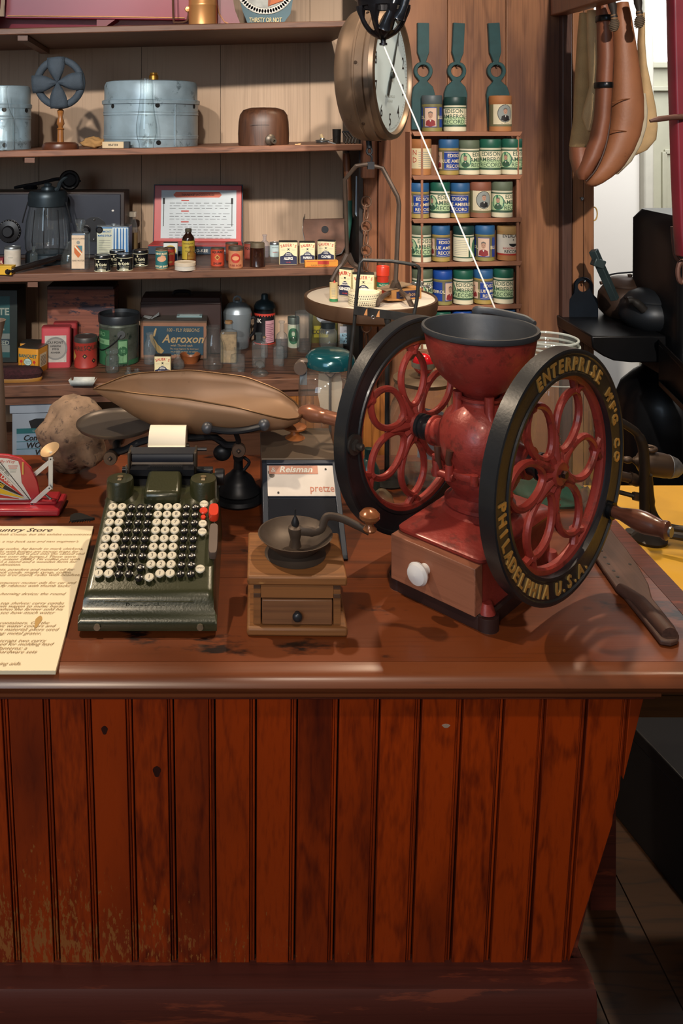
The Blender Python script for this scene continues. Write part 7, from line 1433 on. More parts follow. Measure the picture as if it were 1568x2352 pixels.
# rock, egg scale, black scrap, horn
stone('rock', 'large brown field stone standing on the counter behind the adding machine', 'stone', Vector((P(166, 1110, 1.655).x, 1.655, ZC)), .066, '#7a6350', 9, (1.0, .9, 1.12), .35, dirt='#4a3c34', fr=1.1)
ES = thing('egg_scale', 'red egg grading scale with fan shaped dial and white arms', 'egg scale', (P(60, 1190, 1.50).x, 1.50, ZC)); L4 = Vector(ES.location)
RS = M('#a92430', .35, var=.1, vs=10, coat=.3); WA = M('#c9ced0', .35, .2, var=.05)
def e2(px, py, Y=1.50): return P(px, py, Y)-L4
def e2xz(px, py, Y=1.50): v = e2(px, py, Y); return (v.x, v.z)
m = MB(); x0, x1 = e2(-90, 0).x, e2(146, 0).x; m.box(((x0+x1)/2, 0, .007), (x1-x0, .068, .013), RS); m.box(((x0+x1)/2-.004, .008, .015), (x1-x0-.012, .044, .008), RS); m.build('base', ES, bevel=.004)
m = MB(); m.prism([e2xz(*p) for p in ((-80, 1168), (-80, 1045), (-20, 1040), (20, 1042), (50, 1050), (72, 1072), (86, 1100), (92, 1130), (91, 1168))], .006, RS, frontM(0, 0, 0)); m.build('back_plate', ES, bevel=.001)
Yf = -.0072
def fan(poly, mat, w): 
    mm.prism([e2xz(*p) for p in poly], .0005, mat, frontM(0, -.006-w, 0))
mm = MB(); fan(((-80, 1050), (-20, 1046), (20, 1050), (44, 1056), (48, 1068), (52, 1105), (74, 1143), (-80, 1150)), M('#cfd2cf', .45, var=.03), 0)
hub = (73, 1145)
for (ya, yb2, ex, ey, mat) in ((1079, 1096, 57, 1137, REDP), (1100.5, 1114.5, 55, 1136, BLACK), (1117, 1128.5, 57, 1140, M('#d9b823', .5)), (1132, 1139, 46, 1142, REDP)):
    ext = lambda y_, q=-80: y_+(q)*(ey-y_)/ex
    fan(((-80, ext(ya)), (ex, ey-.4), (ex, ey+.4), (-80, ext(yb2))), mat, .0006)
    fan(((-80, ext(ya)-2.2), (hub[0], hub[1]-.2), (-80, ext(ya)-.8)), GREYP, .0005)
fan(((-80, 955.5), (-79, 955), hub, (72, 1145.6)), INK, .0012)
for s_, px, py, mat, sz, rot in (('EXTRA LARGE', 29, 1112, WHITE, .0085, -.66), ('LARGE', 10, 1117, M('#d9b823', .5), .0085, -.47), ('JUMBO SIZE', 22, 1090, GREYP, .006, -.75)):
    v = e2(px, py); mm.text(s_, sz, mat, T(v.x, -.0078, v.z) @ FRONT @ Matrix.Rotation(rot, 4, 'Z'), align='RIGHT', bold=.0003)
v = e2(36, 1060); mm.text('Jiffy-Way', .0085, REDP, frontM(v.x, -.0068, v.z), align='RIGHT', shear=.3); 
for i in range(4): mm.box((e2(32, 0).x, -.0068, e2(0, 1067+4.5*i).z), (S(22-3*i, 1.5), .0003, .0012), REDP if i < 2 else GREYP)
mm.build('dial_card', ES)
m = MB(); m.box(e2(55, 1072)+Vector((0, -.007, 0)), (.003, .002, .022), GOLDT); m.build('bubble_level', ES)
def bar(pa, pb, wd, y, name, mat=WA):
    m = MB(); a, b = e2(*pa), e2(*pb); d = (b-a); Mx = T(*((a+b)/2+Vector((0, y, 0)))) @ Matrix.Rotation(-math.atan2(d.z, d.x), 4, 'Y'); m.box((0, 0, 0), (d.length+wd, .003, wd), mat, M=Mx)
    for q in (a, b): m.cyl(wd*.17, 0, .0006, INK, 10, M=T(q.x, y-.0016, q.z) @ FRONT)
    return m.build(name, ES, bevel=.0008)
bar((78, 1149), (117, 1114), .0075, -.012, 'arm'); bar((72, 1097), (117, 1059), .0075, .003, 'arm'); bar((119, 1050), (119, 1114), .0078, -.008, 'link')
m = MB(); m.prism([e2xz(*p) for p in ((-80, 1152), (44, 1148), (78, 1145), (82, 1150), (78, 1153), (44, 1153), (-80, 1157))], .002, WA, frontM(0, -.010, 0)); m.prism([e2xz(*p) for p in ((-80, 1152), (40, 1149), (42, 1151), (-80, 1154))], .0005, INK, frontM(0, -.0125, 0)); m.build('pointer', ES)
m = MB(); c = e2(117, 1038); m.lathe([(0, -.004), (.007, -.003), (.014, .001), (.0175, .005), (.018, .006), (.0165, .0055), (.008, 0), (0, -.001)], M('#c0a078', .5, .3, var=.1), 28, M=T(*c) @ Matrix.Rotation(-.32, 4, 'Y') @ Matrix.Rotation(.35, 4, 'X')); m.tube([c, e2(119, 1048)], .003, WA); m.build('egg_cup', ES)
m = MB(); m.tube([e2(102, 1131)+Vector((0, -.004, 0)), e2(117, 1144)+Vector((0, -.004, 0))], .0022, STEEL, 8); m.sphere(.003, STEEL, e2(117, 1144)+Vector((0, -.004, 0)), n=8, m=6); m.build('stop_screw', ES)
m = MB(); random.seed(5); p0 = CT.at(190, 1192)
pts = [(-.024, .004), (-.018, .012), (-.010, .014), (.0, .010), (.012, .004), (.022, .0), (.018, -.004), (.008, -.006), (.0, -.010), (-.008, -.012), (-.014, -.016), (-.020, -.010)]
m.prism(pts, .004, M('#1b1715', .9, var=.2)); 
for i in range(9): m.tube([(-.018+.004*i, -.008, .002), (-.019+.0045*i, -.018+.001*i, .001)], .0007, M('#1b1715', .9), 5)
solo(m, 'felt_scrap', 'ragged scrap of black felt on the counter above the card', 'scrap', p0, R(-8), None, bevel=.0006)
m = MB(); q = P(-8, 1045, 1.715); k = 1.715/F; hh = P(0, 733, 1.715).z-ZC
m.lathe([(0, 0), (29*k, 0), (28*k, .01), (22*k, hh*.45), (15*k, hh*.8), (13.5*k, hh*.86), (16*k, hh*.9), (18*k, hh*.93), (22*k, hh*.985), (24*k, hh), (21*k, hh), (12*k, hh*.9), (0, hh*.88)], M('#6a5c52', .5, .3, var=.2, vs=9), 36); solo(m, 'metal_urn', 'tall tapering dull metal cylinder at the left end of the counter back', 'urn', (q.x, 1.705, ZC))

# ================================================================= wire stand and jars at the back of the counter
WS = thing('wire_stand', 'tall black wire stand with square top loop and painted crossbar', 'stand', (P(888, 1100, 1.62).x, 1.62, ZC)); L5 = Vector(WS.location)
def w2(px, py, Y=1.62): return P(px, py, Y)-L5
WK = M('#30302f', .45, .4, var=.3, vs=60, dirt='#8a5a3a', dk=.72); rr = .0036
m = MB(); m.tube([w2(796, 900), w2(812, 760), w2(822, 640), w2(827, 604), w2(833, 597), w2(900, 600), w2(952, 608), w2(961, 613), w2(963, 622), w2(957, 690), w2(948, 735)], rr, WK, 8); m.build('wire_frame', WS)
m = MB(); a, b = w2(812, 712, 1.612), w2(951, 731, 1.612); d = b-a; Mx = T(*((a+b)/2)) @ Matrix.Rotation(-math.atan2(d.z, d.x), 4, 'Y'); m.box((0, 0, 0), (d.length, .003, .0165), WK, M=Mx)
FL = M('#c98a52', .6, var=.1)
for x in (-.036, -.012, .058): m.prism([(x-.003, -.007), (x+.004, -.007), (x+.002, .007), (x, .004)], .0004, FL, Mx @ FRONT @ T(0, 0, .0016))
m.tube([(-.021+.003*math.cos(a), -.003, -.0085+.003*math.sin(a)) for a in [i*PI/4 for i in range(8)]], .0009, STEEL, 6, closed=True, M=Mx); m.build('crossbar', WS, bevel=.0006)
m = MB(); m.tube([w2(890, 722), w2(889, 900), Vector((0, 0, .006))], .0048, WK, 10); m.lathe([(0, 0), (.006, 0), (.0075, .01), (.0065, .02), (0, .02)], WK, 12, c=w2(890, 742)); m.build('rod', WS)
m = MB(); m.lathe([(0, 0), (.042, 0), (.043, .003), (.03, .006), (.01, .009), (0, .010)], WK, 32); m.build('foot_plate', WS)
# lidded battery jar
J1 = thing('clamp_jar', 'tall clear glass jar with glossy teal lid and side clamp', 'jar', (P(758, 800, 1.675).x, 1.675, ZC)); k = 1.675/F; r = 72*k; hh = P(0, 838, 1.675).z-ZC
m = MB(); gm = glass('jar_glass', '#d3d0c8', .45, .05)
m.loft([(r*.9, r*.9, 0, 3), (r*.98, r*.98, .006, 3), (r, r, .02, 3.2), (r, r, hh*.78, 3.2), (r*.97, r*.97, hh*.86, 3), (r*.86, r*.86, hh*.93, 2.4), (r*.74, r*.74, hh*.96, 2), (r*.74, r*.74, hh*1.0, 2)], gm, 48, (1, 0)); m.build('glass_body', J1)
m = MB(); TLD = M('#12505a', .18, .35, var=.1, vs=6, coat=.6); m.lathe([(r*.74, hh*.99), (r*.80, hh*1.0), (r*.81, hh*1.03), (r*.78, hh*1.075), (r*.70, hh*1.11), (r*.6, hh*1.13), (r*.45, hh*1.14), (0, hh*1.142)], TLD, 44); m.build('lid', J1)
m = MB(); CLM = M('#6c6058', .4, .6, var=.2); x = -r*.93; m.tube(smoothpath([(-r*.72, -.01, hh*1.05), (x, -.012, hh*1.05), (x-.008, -.014, hh*1.0), (x+.006, -.014, hh*.96)], 4), .006, CLM, 8, flat=1.4); m.cyl(.013, 0, .008, CLM, 18, M=T(x-.003, -.018, hh*1.0) @ FRONT); m.box((x+.004, -.01, hh*.90), (.014, .01, .03), M('#76828c', .4, .4)); m.build('clamp', J1)
m = MB(); m.lathe([(.003, .01), (.003, hh*.88)], STEEL, 8); m.tube([(-.012, -.002, hh*.93), (0, -.004, hh*.87), (.012, -.002, hh*.93)], .0016, STEEL, 6); m.build('reflection_rod', J1)  # rod modelled for the pole in the jar's reflection
m = MB(); PB = M('#c9bba6', .7, var=.06); m.prism([(-.016, hh*.5), (-.006, hh*.46), (.014, hh*.45), (.022, hh*.56), (.026, hh*.8), (.022, hh*.9), (-.022, hh*.9), (-.024, hh*.7)], .004, PB, frontM(.0, .016, 0)); m.build('pale_sheet', J1)  # flat pale shape stands in for a white reflection on the glass
# round jar with red knob lid seen through the far wheel
J2 = thing('candy_jar', 'round glass candy jar with red ball lid knob seen through the left wheel', 'jar', (P(972, 1100, 1.64).x, 1.64, ZC)); k = 1.64/F; r = 88*k
zz = lambda py: P(0, py, 1.64).z-ZC
m = MB(); m.lathe([(0, .004), (r*.8, .003), (r*.92, .012), (r*1.0, zz(1060)), (r*1.0, zz(1000)), (r*.94, zz(960)), (r*.80, zz(925)), (r*.74, zz(915)), (r*.76, zz(905)), (r*.73, zz(898)), (r*.76, zz(890)), (r*.73, zz(882)), (r*.74, zz(874))], gm, 48); m.build('glass_body', J2)
m = MB(); m.lathe([(r*.77, zz(876)), (r*.78, zz(868)), (r*.6, zz(862)), (r*.3, zz(860)), (r*.22, zz(862)), (0, zz(862))], M('#6b5a48', .35, .3, var=.15), 40); m.build('lid', J2)
m = MB(); m.sphere(26*k, M('#b5121c', .12, coat=.8), (0, 0, zz(836)), (.95, .95, .95), 26, 16); m.lathe([(27*k, zz(842)), (27.5*k, zz(836)), (27*k, zz(830))], M('#8a8478', .3, .4), 26); m.build('knob', J2)
m = MB(); m.prism([(-.02, .03), (.028, .02), (.032, .12), (-.016, .13)], .003, M('#a8b2bb', .5, var=.15, vs=60), frontM(.012, .02, 0)); m.build('pale_sheet', J2)
J3 = thing('wide_jar', 'large open clear glass jar with teal tinted base behind the right wheel', 'jar', (P(1262, 1100, 1.56).x, 1.56, ZC)); r = .080; zz3 = lambda py: P(0, py, 1.56).z-ZC
g3 = glass('wide_jar_glass', '#cdd6d2', .5, .04); m = MB(); zt3 = zz3(778)
m.lathe([(0, .006), (r*.85, .006), (r*.97, .02), (r, .05), (r, zt3*.66), (r*.94, zt3*.77), (r*.78, zt3*.85), (r*.64, zt3*.885), (r*.66, zt3*.90), (r*.63, zt3*.915), (r*.66, zt3*.93), (r*.63, zt3*.945), (r*.66, zt3*.96), (r*.66, zt3), (r*.61, zt3), (r*.6, zt3*.9)], g3, 56); m.build('glass_body', J3)
m = MB(); gr = glass('bright_rim_glass', '#dfe9e8', .3, .30)  # rim rings in paler, more opaque glass, painting in their bright glints
for rr_, zf in ((.635, 1.0), (.66, .96), (.66, .93), (.66, .90), (.94, .77)): m.tube([(r*rr_*math.cos(2*PI*i/40), r*rr_*math.sin(2*PI*i/40), zt3*zf) for i in range(40)], .0022 if zf > .8 else .0012, gr, 8, closed=True)
m.build('bright_moulded_rim', J3)
m = MB(); m.lathe([(0, 0), (r*.8, 0), (r*.86, .003), (r*.86, .007), (0, .007)], glass('teal_base', '#3f8f80', .5, .22), 44); m.build('thick_base', J3)
# small odds seen through the far wheel
m = MB(); q = CT.at(852, 1150); m.lathe([(0, 0), (.018, 0), (.021, .01), (.021, .045), (.012, .062), (.008, .066), (.008, .085), (0, .085)], M('#1f3a38', .3, coat=.3), 26); solo(m, 'dark_bottle', 'dark green bottle behind the left wheel on the counter', 'bottle', q+Vector((0, .03, 0)))
m = MB(); q = CT.at(880, 1168); m.lathe([(.021, 0), (.022, .006), (.017, .020), (.008, .029), (0, .031)], glass('dome_glass', '#b8a888', .5, .2), 26); solo(m, 'glass_dome', 'small upturned glass dome between the wheel and the jar', 'dome', q+Vector((0, .01, 0)))
# long wooden paddle on the counter
pd = [(1331, 1122), (1350, 1114), (1376, 1158), (1402, 1214), (1440, 1262), (1470, 1306), (1489, 1340), (1497, 1372), (1527, 1410), (1548, 1436), (1559, 1456), (1556, 1469), (1540, 1474), (1515, 1470), (1492, 1440), (1459, 1399), (1430, 1363), (1413, 1347), (1390, 1314), (1368, 1282), (1352, 1240), (1340, 1180)]
o = thing('drilled_paddle', 'long brown wooden paddle with drilled holes lying on the counter end', 'paddle', CT.at(1440, 1300)); L6 = Vector(o.location); PDW = wood('paddle_wood', '#33211c', '#543a31', 'y', .6, 1, .12, island=False)
PZ = Plane((0, 0, ZC+.008), (1, 0, 0), (0, 1, 0)); pl = [PZ.at(*p)-L6 for p in pd]; m = MB(); m.prism([(p.x, p.y) for p in pl][::-1], .007, PDW, None, z0=.001); m.build('blade', o, bevel=.002)
m = MB()
for px, py in ((1381, 1265), (1389, 1280), (1397, 1295), (1409, 1311), (1418, 1325), (1446, 1296)):
    p = PZ.at(px, py)-L6; m.cyl(.0025, .008, .0084, INK, 10, c=(p.x, p.y, 0))
m.build('drilled_hole', o)
m = MB(); hp2 = [PZ.at(*p)-L6 for p in ((1424, 1352), (1470, 1385), (1510, 1430), (1538, 1462))]; m.tube([Vector((p.x, p.y, .010)) for p in hp2], [.010, .013, .014, .013], PDW, 12, flat=.55) if 0 else m.tube([Vector((p.x, p.y, .0085)) for p in hp2], [.008, .0105, .0115, .0115], PDW, 12); m.build('handle', o)

# ================================================================= harness and hanging things at the right
HC = thing('horse_collar', 'brown leather horse collar with canvas pads hanging from the beam', 'horse collar', P(1400, 30, 2.30)); L7 = Vector(HC.location); YC = 2.30
def h2(px, py, Y=YC): return P(px, py, Y)-L7
LE = M('#9e6645', .52, var=.16, vs=9, bump=.25, bs=150, dirt='#6d4129', dk=.64); LED = M('#855038', .5, var=.18, vs=9, bump=.2, bs=150); CV = M('#bd9c6c', .85, var=.12, vs=25, bump=.5, bs=500); CV2 = M('#cfae80', .85, var=.1, vs=25, bump=.4, bs=500); k = YC/F
def flatloft(secs, mat, name, n=20, lb=None):
    """sections: (py, px_left, px_right, depth, Y)"""
    m = MB(); vs = []
    for (py, a, b, d, Y) in secs:
        c = h2((a+b)/2, py, Y); hw = (b-a)/2*Y/F
        for i in range(n):
            t = 2*PI*i/n; vs.append((c.x+hw*math.copysign(abs(math.cos(t))**.8, math.cos(t)), c.y+d*math.copysign(abs(math.sin(t))**.8, math.sin(t)), c.z))
    m_ = len(secs); fs = [(i*n+j, i*n+(j+1) % n, (i+1)*n+(j+1) % n, (i+1)*n+j) for i in range(m_-1) for j in range(n)]+[tuple(range(n))[::-1], tuple((m_-1)*n+j for j in range(n))]
    m.add(vs, fs, mat); o = m.build(name, HC, ang=60); 
    if lb: lab(o, lb)
    return o
Yq = YC
flatloft([(6, 1416, 1440, .02, Yq), (40, 1406, 1446, .03, Yq), (110, 1406, 1457, .036, Yq), (180, 1405, 1467, .04, Yq), (225, 1403, 1473, .043, Yq), (270, 1400, 1473, .045, Yq), (310, 1392, 1465, .045, Yq), (345, 1380, 1450, .045, Yq), (380, 1362, 1428, .042, Yq), (405, 1346, 1402, .036, Yq), (420, 1343, 1380, .028, Yq), (428, 1352, 1366, .012, Yq)], LE, 'collar_body')
flatloft([(6, 1371, 1395, .022, Yq-.03), (60, 1373, 1405, .026, Yq-.03), (130, 1375, 1405, .028, Yq-.035), (200, 1371, 1402, .028, Yq-.035), (270, 1367, 1398, .028, Yq-.035), (320, 1356, 1390, .028, Yq-.035), (360, 1340, 1376, .028, Yq-.035), (395, 1325, 1356, .026, Yq-.035), (412, 1330, 1346, .014, Yq-.035)], LED, 'hame_roll')
flatloft([(338, 1309, 1352, .030, Yq+.01), (365, 1311, 1350, .032, Yq+.0), (392, 1318, 1345, .03, Yq-.01), (408, 1325, 1342, .02, Yq-.02), (413, 1332, 1340, .01, Yq-.02)], LED, 'throat_bend')
m = MB(); m.tube(smoothpath([h2(1406, 65, Yq-.05), h2(1407, 140, Yq-.055), h2(1403, 220, Yq-.055), h2(1399, 290, Yq-.055), h2(1388, 345, Yq-.055), h2(1368, 390, Yq-.05), h2(1346, 415, Yq-.04)], 4), .0028, M('#4b3023', .5), 6); m.build('seam_cord', HC)
m = MB(); m.tube(smoothpath([h2(1441, 20, Yq-.012), h2(1449, 90, Yq-.012), h2(1462, 165, Yq-.012), h2(1470, 225, Yq-.014), h2(1475, 255, Yq-.014), h2(1470, 300, Yq-.014), h2(1455, 340, Yq-.014)], 4), .0035, M('#5a3522', .5), 6); m.build('edge_welt', HC)
for py, w0, w1 in ((43, 1371, 1405), (196, 1368, 1404)):
    m = MB(); c = h2((w0+w1)/2, py, Yq-.035); m.lathe([(1.02, -.008), (1.06, -.006), (1.06, .006), (1.02, .008)], M('#2a2a2c', .3, .7), 28, c=c, sx=1, sy=1, M=T(*c) @ Matrix.Diagonal(((w1-w0)/2*k*1.02, .0300, 1, 1)) @ T(*(-c))); m.build('metal_band', HC)
for py in (226, 299):
    m = MB(); m.tube(smoothpath([h2(1404, py+10, Yq-.044), h2(1435, py+2, Yq-.0475), h2(1471, py, Yq-.02)] if py == 226 else [h2(1396, py, Yq-.046), h2(1430, py+2, Yq-.0475), h2(1462, py+8, Yq-.02)], 5), .0016, M('#7a4a2c', .5), 5); m.build('stitched_seam', HC)
flatloft([(30, 1470, 1478, .012, Yq+.06), (100, 1466, 1478, .016, Yq+.06), (150, 1468, 1482, .018, Yq+.06), (200, 1470, 1493, .02, Yq+.06), (250, 1470, 1504, .02, Yq+.06), (290, 1462, 1508, .02, Yq+.06), (320, 1450, 1505, .018, Yq+.06), (345, 1440, 1484, .014, Yq+.06), (360, 1436, 1452, .006, Yq+.06)], CV2, 'canvas_pad', lb='cream canvas pad on the right')
flatloft([(215, 1464, 1478, .02, Yq+.015), (255, 1464, 1483, .022, Yq+.015), (290, 1460, 1481, .022, Yq+.015), (330, 1444, 1469, .022, Yq+.015), (370, 1416, 1448, .02, Yq+.015), (400, 1388, 1418, .015, Yq+.015)], M('#cbbfa6', .85, var=.08, vs=30), 'padded_edge', lb='white quilted edge of the collar')
flatloft([(30, 1331, 1350, .012, Yq+.05), (70, 1328, 1352, .018, Yq+.05), (130, 1324, 1352, .02, Yq+.05), (200, 1320, 1354, .02, Yq+.05), (270, 1318, 1350, .022, Yq+.045), (310, 1312, 1360, .024, Yq+.04), (335, 1308, 1362, .022, Yq+.04), (341, 1310, 1360, .010, Yq+.04)], CV, 'canvas_pad', lb='brownish canvas pad on the left')
flatloft([(24, 1348, 1372, .014, Yq+.015), (90, 1349, 1374, .016, Yq+.015), (150, 1352, 1374, .016, Yq+.01), (200, 1354, 1374, .016, Yq+.01), (250, 1340, 1370, .016, Yq+.01), (268, 1336, 1368, .012, Yq+.01), (300, 1346, 1362, .010, Yq+.02)], CV2, 'canvas_flap', lb='inner cream canvas flap')
for (x0, y0, x1, y1, txt) in ((1400, -6, 1410, 66, 'dark braided strap knob hanging beside the collar roll'), (1462, -20, 1468, 58, 'dark braided strap knob hanging right of the collar')):
    o = thing('braided_knob', txt, 'strap', P(x0, y0, 2.18)); L8 = Vector(o.location); kk = 2.18/F; q = lambda a, b: P(a, b, 2.18)-L8
    m = MB(); m.tube([q(x0, y0), q(x1-3, y1-50), q(x1-1, y1-36), q(x1, y1-26)], [9*kk, 9*kk, 6*kk, 8*kk], M('#2f2925', .6, var=.2), 10); m.build('strap', o)
    m = MB(); m.tube([q(x1-1, y1-32), q(x1, y1-22)], 7*kk, M('#8a6a4a', .6), 10); m.build('binding', o)
    m = MB(); m.sphere(10.5*kk, M('#4c4035', .75, var=.2, vs=60), q(x1, y1-8), (.95, .95, 1.45), 18, 12)
    for i in range(7): 
        c = q(x1, y1-20+4*i); rr = 10.9*kk*math.sqrt(max(.05, 1-((i-3)/3.9)**2)); m.tube([(c.x+rr*math.cos(t), c.y+rr*math.sin(t), c.z+.25*rr*math.cos(t)) for t in [2*PI*j/14 for j in range(14)]], .0016, M('#6a5a48', .75), 5, closed=True)
    m.build('braided_end', o)
# red painted board with hook and chain at the right edge
RB = thing('red_singletree', 'red painted wooden bar hanging at the right edge with rusty hook', 'bar', P(1570, 300, 1.35)); L9 = Vector(RB.location); r2 = lambda px, py, Y=1.35: P(px, py, Y)-L9
RP = M('#6b1523', .45, var=.2, vs=14, dirt='#9a5238', dk=.70, coat=.1); m = MB(); vs = []
for (py, a, b) in ((-60, 1531, 1620), (20, 1533, 1620), (200, 1537, 1622), (400, 1543, 1622), (540, 1549, 1620), (588, 1553, 1618)):
    for (x, dy) in ((a, .0), (a+6, -.014), (b-6, -.014), (b, 0), (b-6, .014), (a+6, .014)): v = r2(x, py); vs.append((v.x, dy, v.z))
m.add(vs, [(i*6+j, i*6+(j+1) % 6, (i+1)*6+(j+1) % 6, (i+1)*6+j) for i in range(5) for j in range(6)]+[(5, 4, 3, 2, 1, 0), (30, 31, 32, 33, 34, 35)], RP, False); m.build('bar', RB, bevel=.002)
HK = M('#5d3f35', .6, .4, var=.25); m = MB(); m.tube(smoothpath([r2(1492, 278, 1.31), r2(1510, 274, 1.31), r2(1540, 270, 1.32), r2(1575, 268, 1.33), r2(1610, 268, 1.335)], 4), [.0025, .003, .0035, .004]+[.0045]*9+[.006]*4, HK, 10); m.build('hook', RB)
m = MB(); m.tube(smoothpath([r2(1544, 520, 1.37), r2(1547, 560, 1.37), r2(1552, 590, 1.37), r2(1566, 600, 1.37), r2(1580, 590, 1.37)], 4), .0035, HK, 8); m.tube([r2(1564+8*math.cos(t), 625+24*math.sin(t), 1.36) for t in [2*PI*i/16 for i in range(16)]], .0038, HK, 8, closed=True); m.build('chain_link', RB)
# hoe blade and wrench on the partition end
o = thing('hoe_head', 'dark blue black hoe head with round eye hung on the pine boards', 'hoe', wp(1339, 690, .03)); L10 = Vector(o.location); kk = L10.y/F
ring = 24; eye = (0, 33*kk); ra, rb = 21*kk, 13.5*kk
pts = [(-33, -86), (33, -86), (33, -6), (30, 4), (20, 14)]; 
outl = [(x*kk, z*kk) for x, z in ((-34, -45), (33, -45), (33, -6), (30, 6), (20, 16))]+[(eye[0]+ra*math.cos(a), eye[1]+ra*math.sin(a)) for a in [R(-10+20*i) for i in range(11)]]+[(x*kk, z*kk) for x, z in ((-22, 16), (-33, 4), (-34, -6))]
def plate_hole(outl, hole, th, mat, name, par, off=0):
    bm = bmesh.new(); a0 = [bm.verts.new((x, -th/2+off, z)) for x, z in outl]; b0 = [bm.verts.new((x, -th/2+off, z)) for x, z in hole]
    ea = [bm.edges.new((a0[j], a0[(j+1) % len(a0)])) for j in range(len(a0))]+[bm.edges.new((b0[j], b0[(j+1) % len(b0)])) for j in range(len(b0))]
    bmesh.ops.triangle_fill(bm, edges=ea, use_beauty=True); geo = bmesh.ops.extrude_face_region(bm, geom=bm.faces[:]); bmesh.ops.translate(bm, verts=[v for v in geo['geom'] if isinstance(v, bmesh.types.BMVert)], vec=(0, th, 0)); bmesh.ops.recalc_face_normals(bm, faces=bm.faces)
    me = bpy.data.meshes.new(name); bm.to_mesh(me); bm.free(); me.materials.append(mat); ob = bpy.data.objects.new(name, me); C.objects.link(ob); ob.parent = par; ob.modifiers.new('b', 'BEVEL').width = .001; return ob
plate_hole(outl, [(eye[0]+rb*math.cos(a), eye[1]+rb*math.sin(a)) for a in [2*PI*i/24 for i in range(24)]], .010, M('#1a222c', .4, .4, var=.2, dirt='#4a5560', dk=.72), 'blade', o)
m = MB(); m.box((-.5*kk, 0, -65*kk), (67*kk, .006, 41*kk), M('#4a4845', .45, .5, var=.12)); m.build('steel_edge', o, bevel=.001)
m = MB(); m.tube([(0, .03, eye[1]+rb*.8), (0, -.012, eye[1]+rb*.9)], .002, IRON, 6); m.sphere(.0035, STEEL, (0, -.012, eye[1]+rb*.9), n=8, m=6); m.build('nail', o)
o = thing('wrench', 'dark green painted steel bar with sliding collar leaning by the boards', 'wrench', P(1392, 640, 2.52)); L11 = Vector(o.location); v2 = lambda px, py: P(px, py, 2.52)-L11
GRW = M('#3b4a4c', .45, .4, var=.2); m = MB(); a, b = v2(1362, 575), v2(1412, 688); m.tube([a, b], [.016, .015], GRW, 4); m.build('bar', o, bevel=.002)
m = MB(); c = v2(1373, 604); m.box(c, (.034, .03, .026), GRW, (0, .35, 0)); m.build('collar', o, bevel=.003)
m = MB(); q = wp(1336, 456, .014); m.tube([(0, .03, 0), (0, -.006, 0), (-.006, -.012, -.006)], .0025, STEEL, 8); m.lathe([(0, 0), (.0055, 0), (.0055, .003), (0, .004)], STEEL, 14, M=T(0, -.002, 0) @ FRONT); solo(m, 'cup_hook', 'shiny steel screw hook in the pine board below the collar', 'hook', q)
q = wp(1364, 491, -.03); m = MB(); m.tube([(.010*math.cos(a), 0, .022*math.sin(a)) for a in [R(-100+20*i) for i in range(11)]], .0022, GOLDT, 7); solo(m, 'brass_loop', 'half round wire loop on the edge of the pine board', 'loop', q)
# stove and kettles in the far corner
STB = M('#101114', .38, .4, var=.2, coat=.15); ST = thing('cast_iron_stove', 'black cast iron stove with side shelf at the right of the scene', 'stove', (P(1585, 900, 2.5).x, 2.5, 0)); L12 = Vector(ST.location); s2 = lambda px, py, Y=2.45: P(px, py, Y)-L12
m = MB(); a = s2(1516, 800); zb_, zt_ = s2(0, 860).z, s2(0, 492).z
m.loft([(.11, .16, zb_, 8, a.x+.11, 0), (.115, .165, zb_+.02, 8, a.x+.11, 0), (.11, .16, zb_+.05, 8, a.x+.11, 0), (.108, .158, zt_-.03, 8, a.x+.11, 0), (.09, .14, zt_, 6, a.x+.11, 0)], STB, 48); m.build('upper_oven', ST)
m = MB(); m.hexa([s2(1512, 790, 2.36), s2(1640, 930, 2.10), s2(1640, 930, 2.2), s2(1512, 790, 2.46), s2(1512, 778, 2.36), s2(1640, 905, 2.10), s2(1640, 905, 2.2), s2(1512, 778, 2.46)], STB); m.hexa([s2(1512, 885, 2.36), s2(1640, 1020, 2.10), s2(1640, 1020, 2.2), s2(1512, 885, 2.46), s2(1512, 872, 2.36), s2(1640, 1000, 2.10), s2(1640, 1000, 2.2), s2(1512, 872, 2.46)], STB); m.hexa([s2(1512, 872, 2.38), s2(1640, 1000, 2.12), s2(1640, 1000, 2.2), s2(1512, 872, 2.46), s2(1512, 790, 2.38), s2(1640, 905, 2.12), s2(1640, 905, 2.2), s2(1512, 790, 2.46)], STB); m.build('front_moulding', ST, bevel=.003)
c = s2(1520, 850, 2.62); m = MB(); k_ = 2.62/F
m.lathe([(.12, 0), (.13, .05), (.145, .35), (.15, s2(0, 1060, 2.62).z), (108*k_, s2(0, 980, 2.62).z), (103*k_, s2(0, 925, 2.62).z), (88*k_, s2(0, 885, 2.62).z), (62*k_, s2(0, 858, 2.62).z), (45*k_, s2(0, 846, 2.62).z), (40*k_, s2(0, 836, 2.62).z), (60*k_, s2(0, 828, 2.62).z), (70*k_, s2(0, 820, 2.62).z), (0, s2(0, 818, 2.62).z)], STB, 44, c=(c.x, c.y, 0)); m.build('pot_belly', ST)
m = MB(); zsh = s2(0, 790, 2.45).z; vs = []
sh = [(1358, 772), (1360, 800), (1385, 818), (1410, 829), (1450, 833), (1530, 833), (1530, 772)]
m.prism([(s2(px, py, 2.40).x, s2(px, py, 2.40).z) for px, py in sh], .40, STB, T(0, s2(0, 0, 2.40).y+.40, 0) @ FRONT); m.build('side_shelf', ST, bevel=.004)
SHP = Plane((0, 0, P(0, 772, 2.40).z), (1, 0, 0), (0, 1, 0))
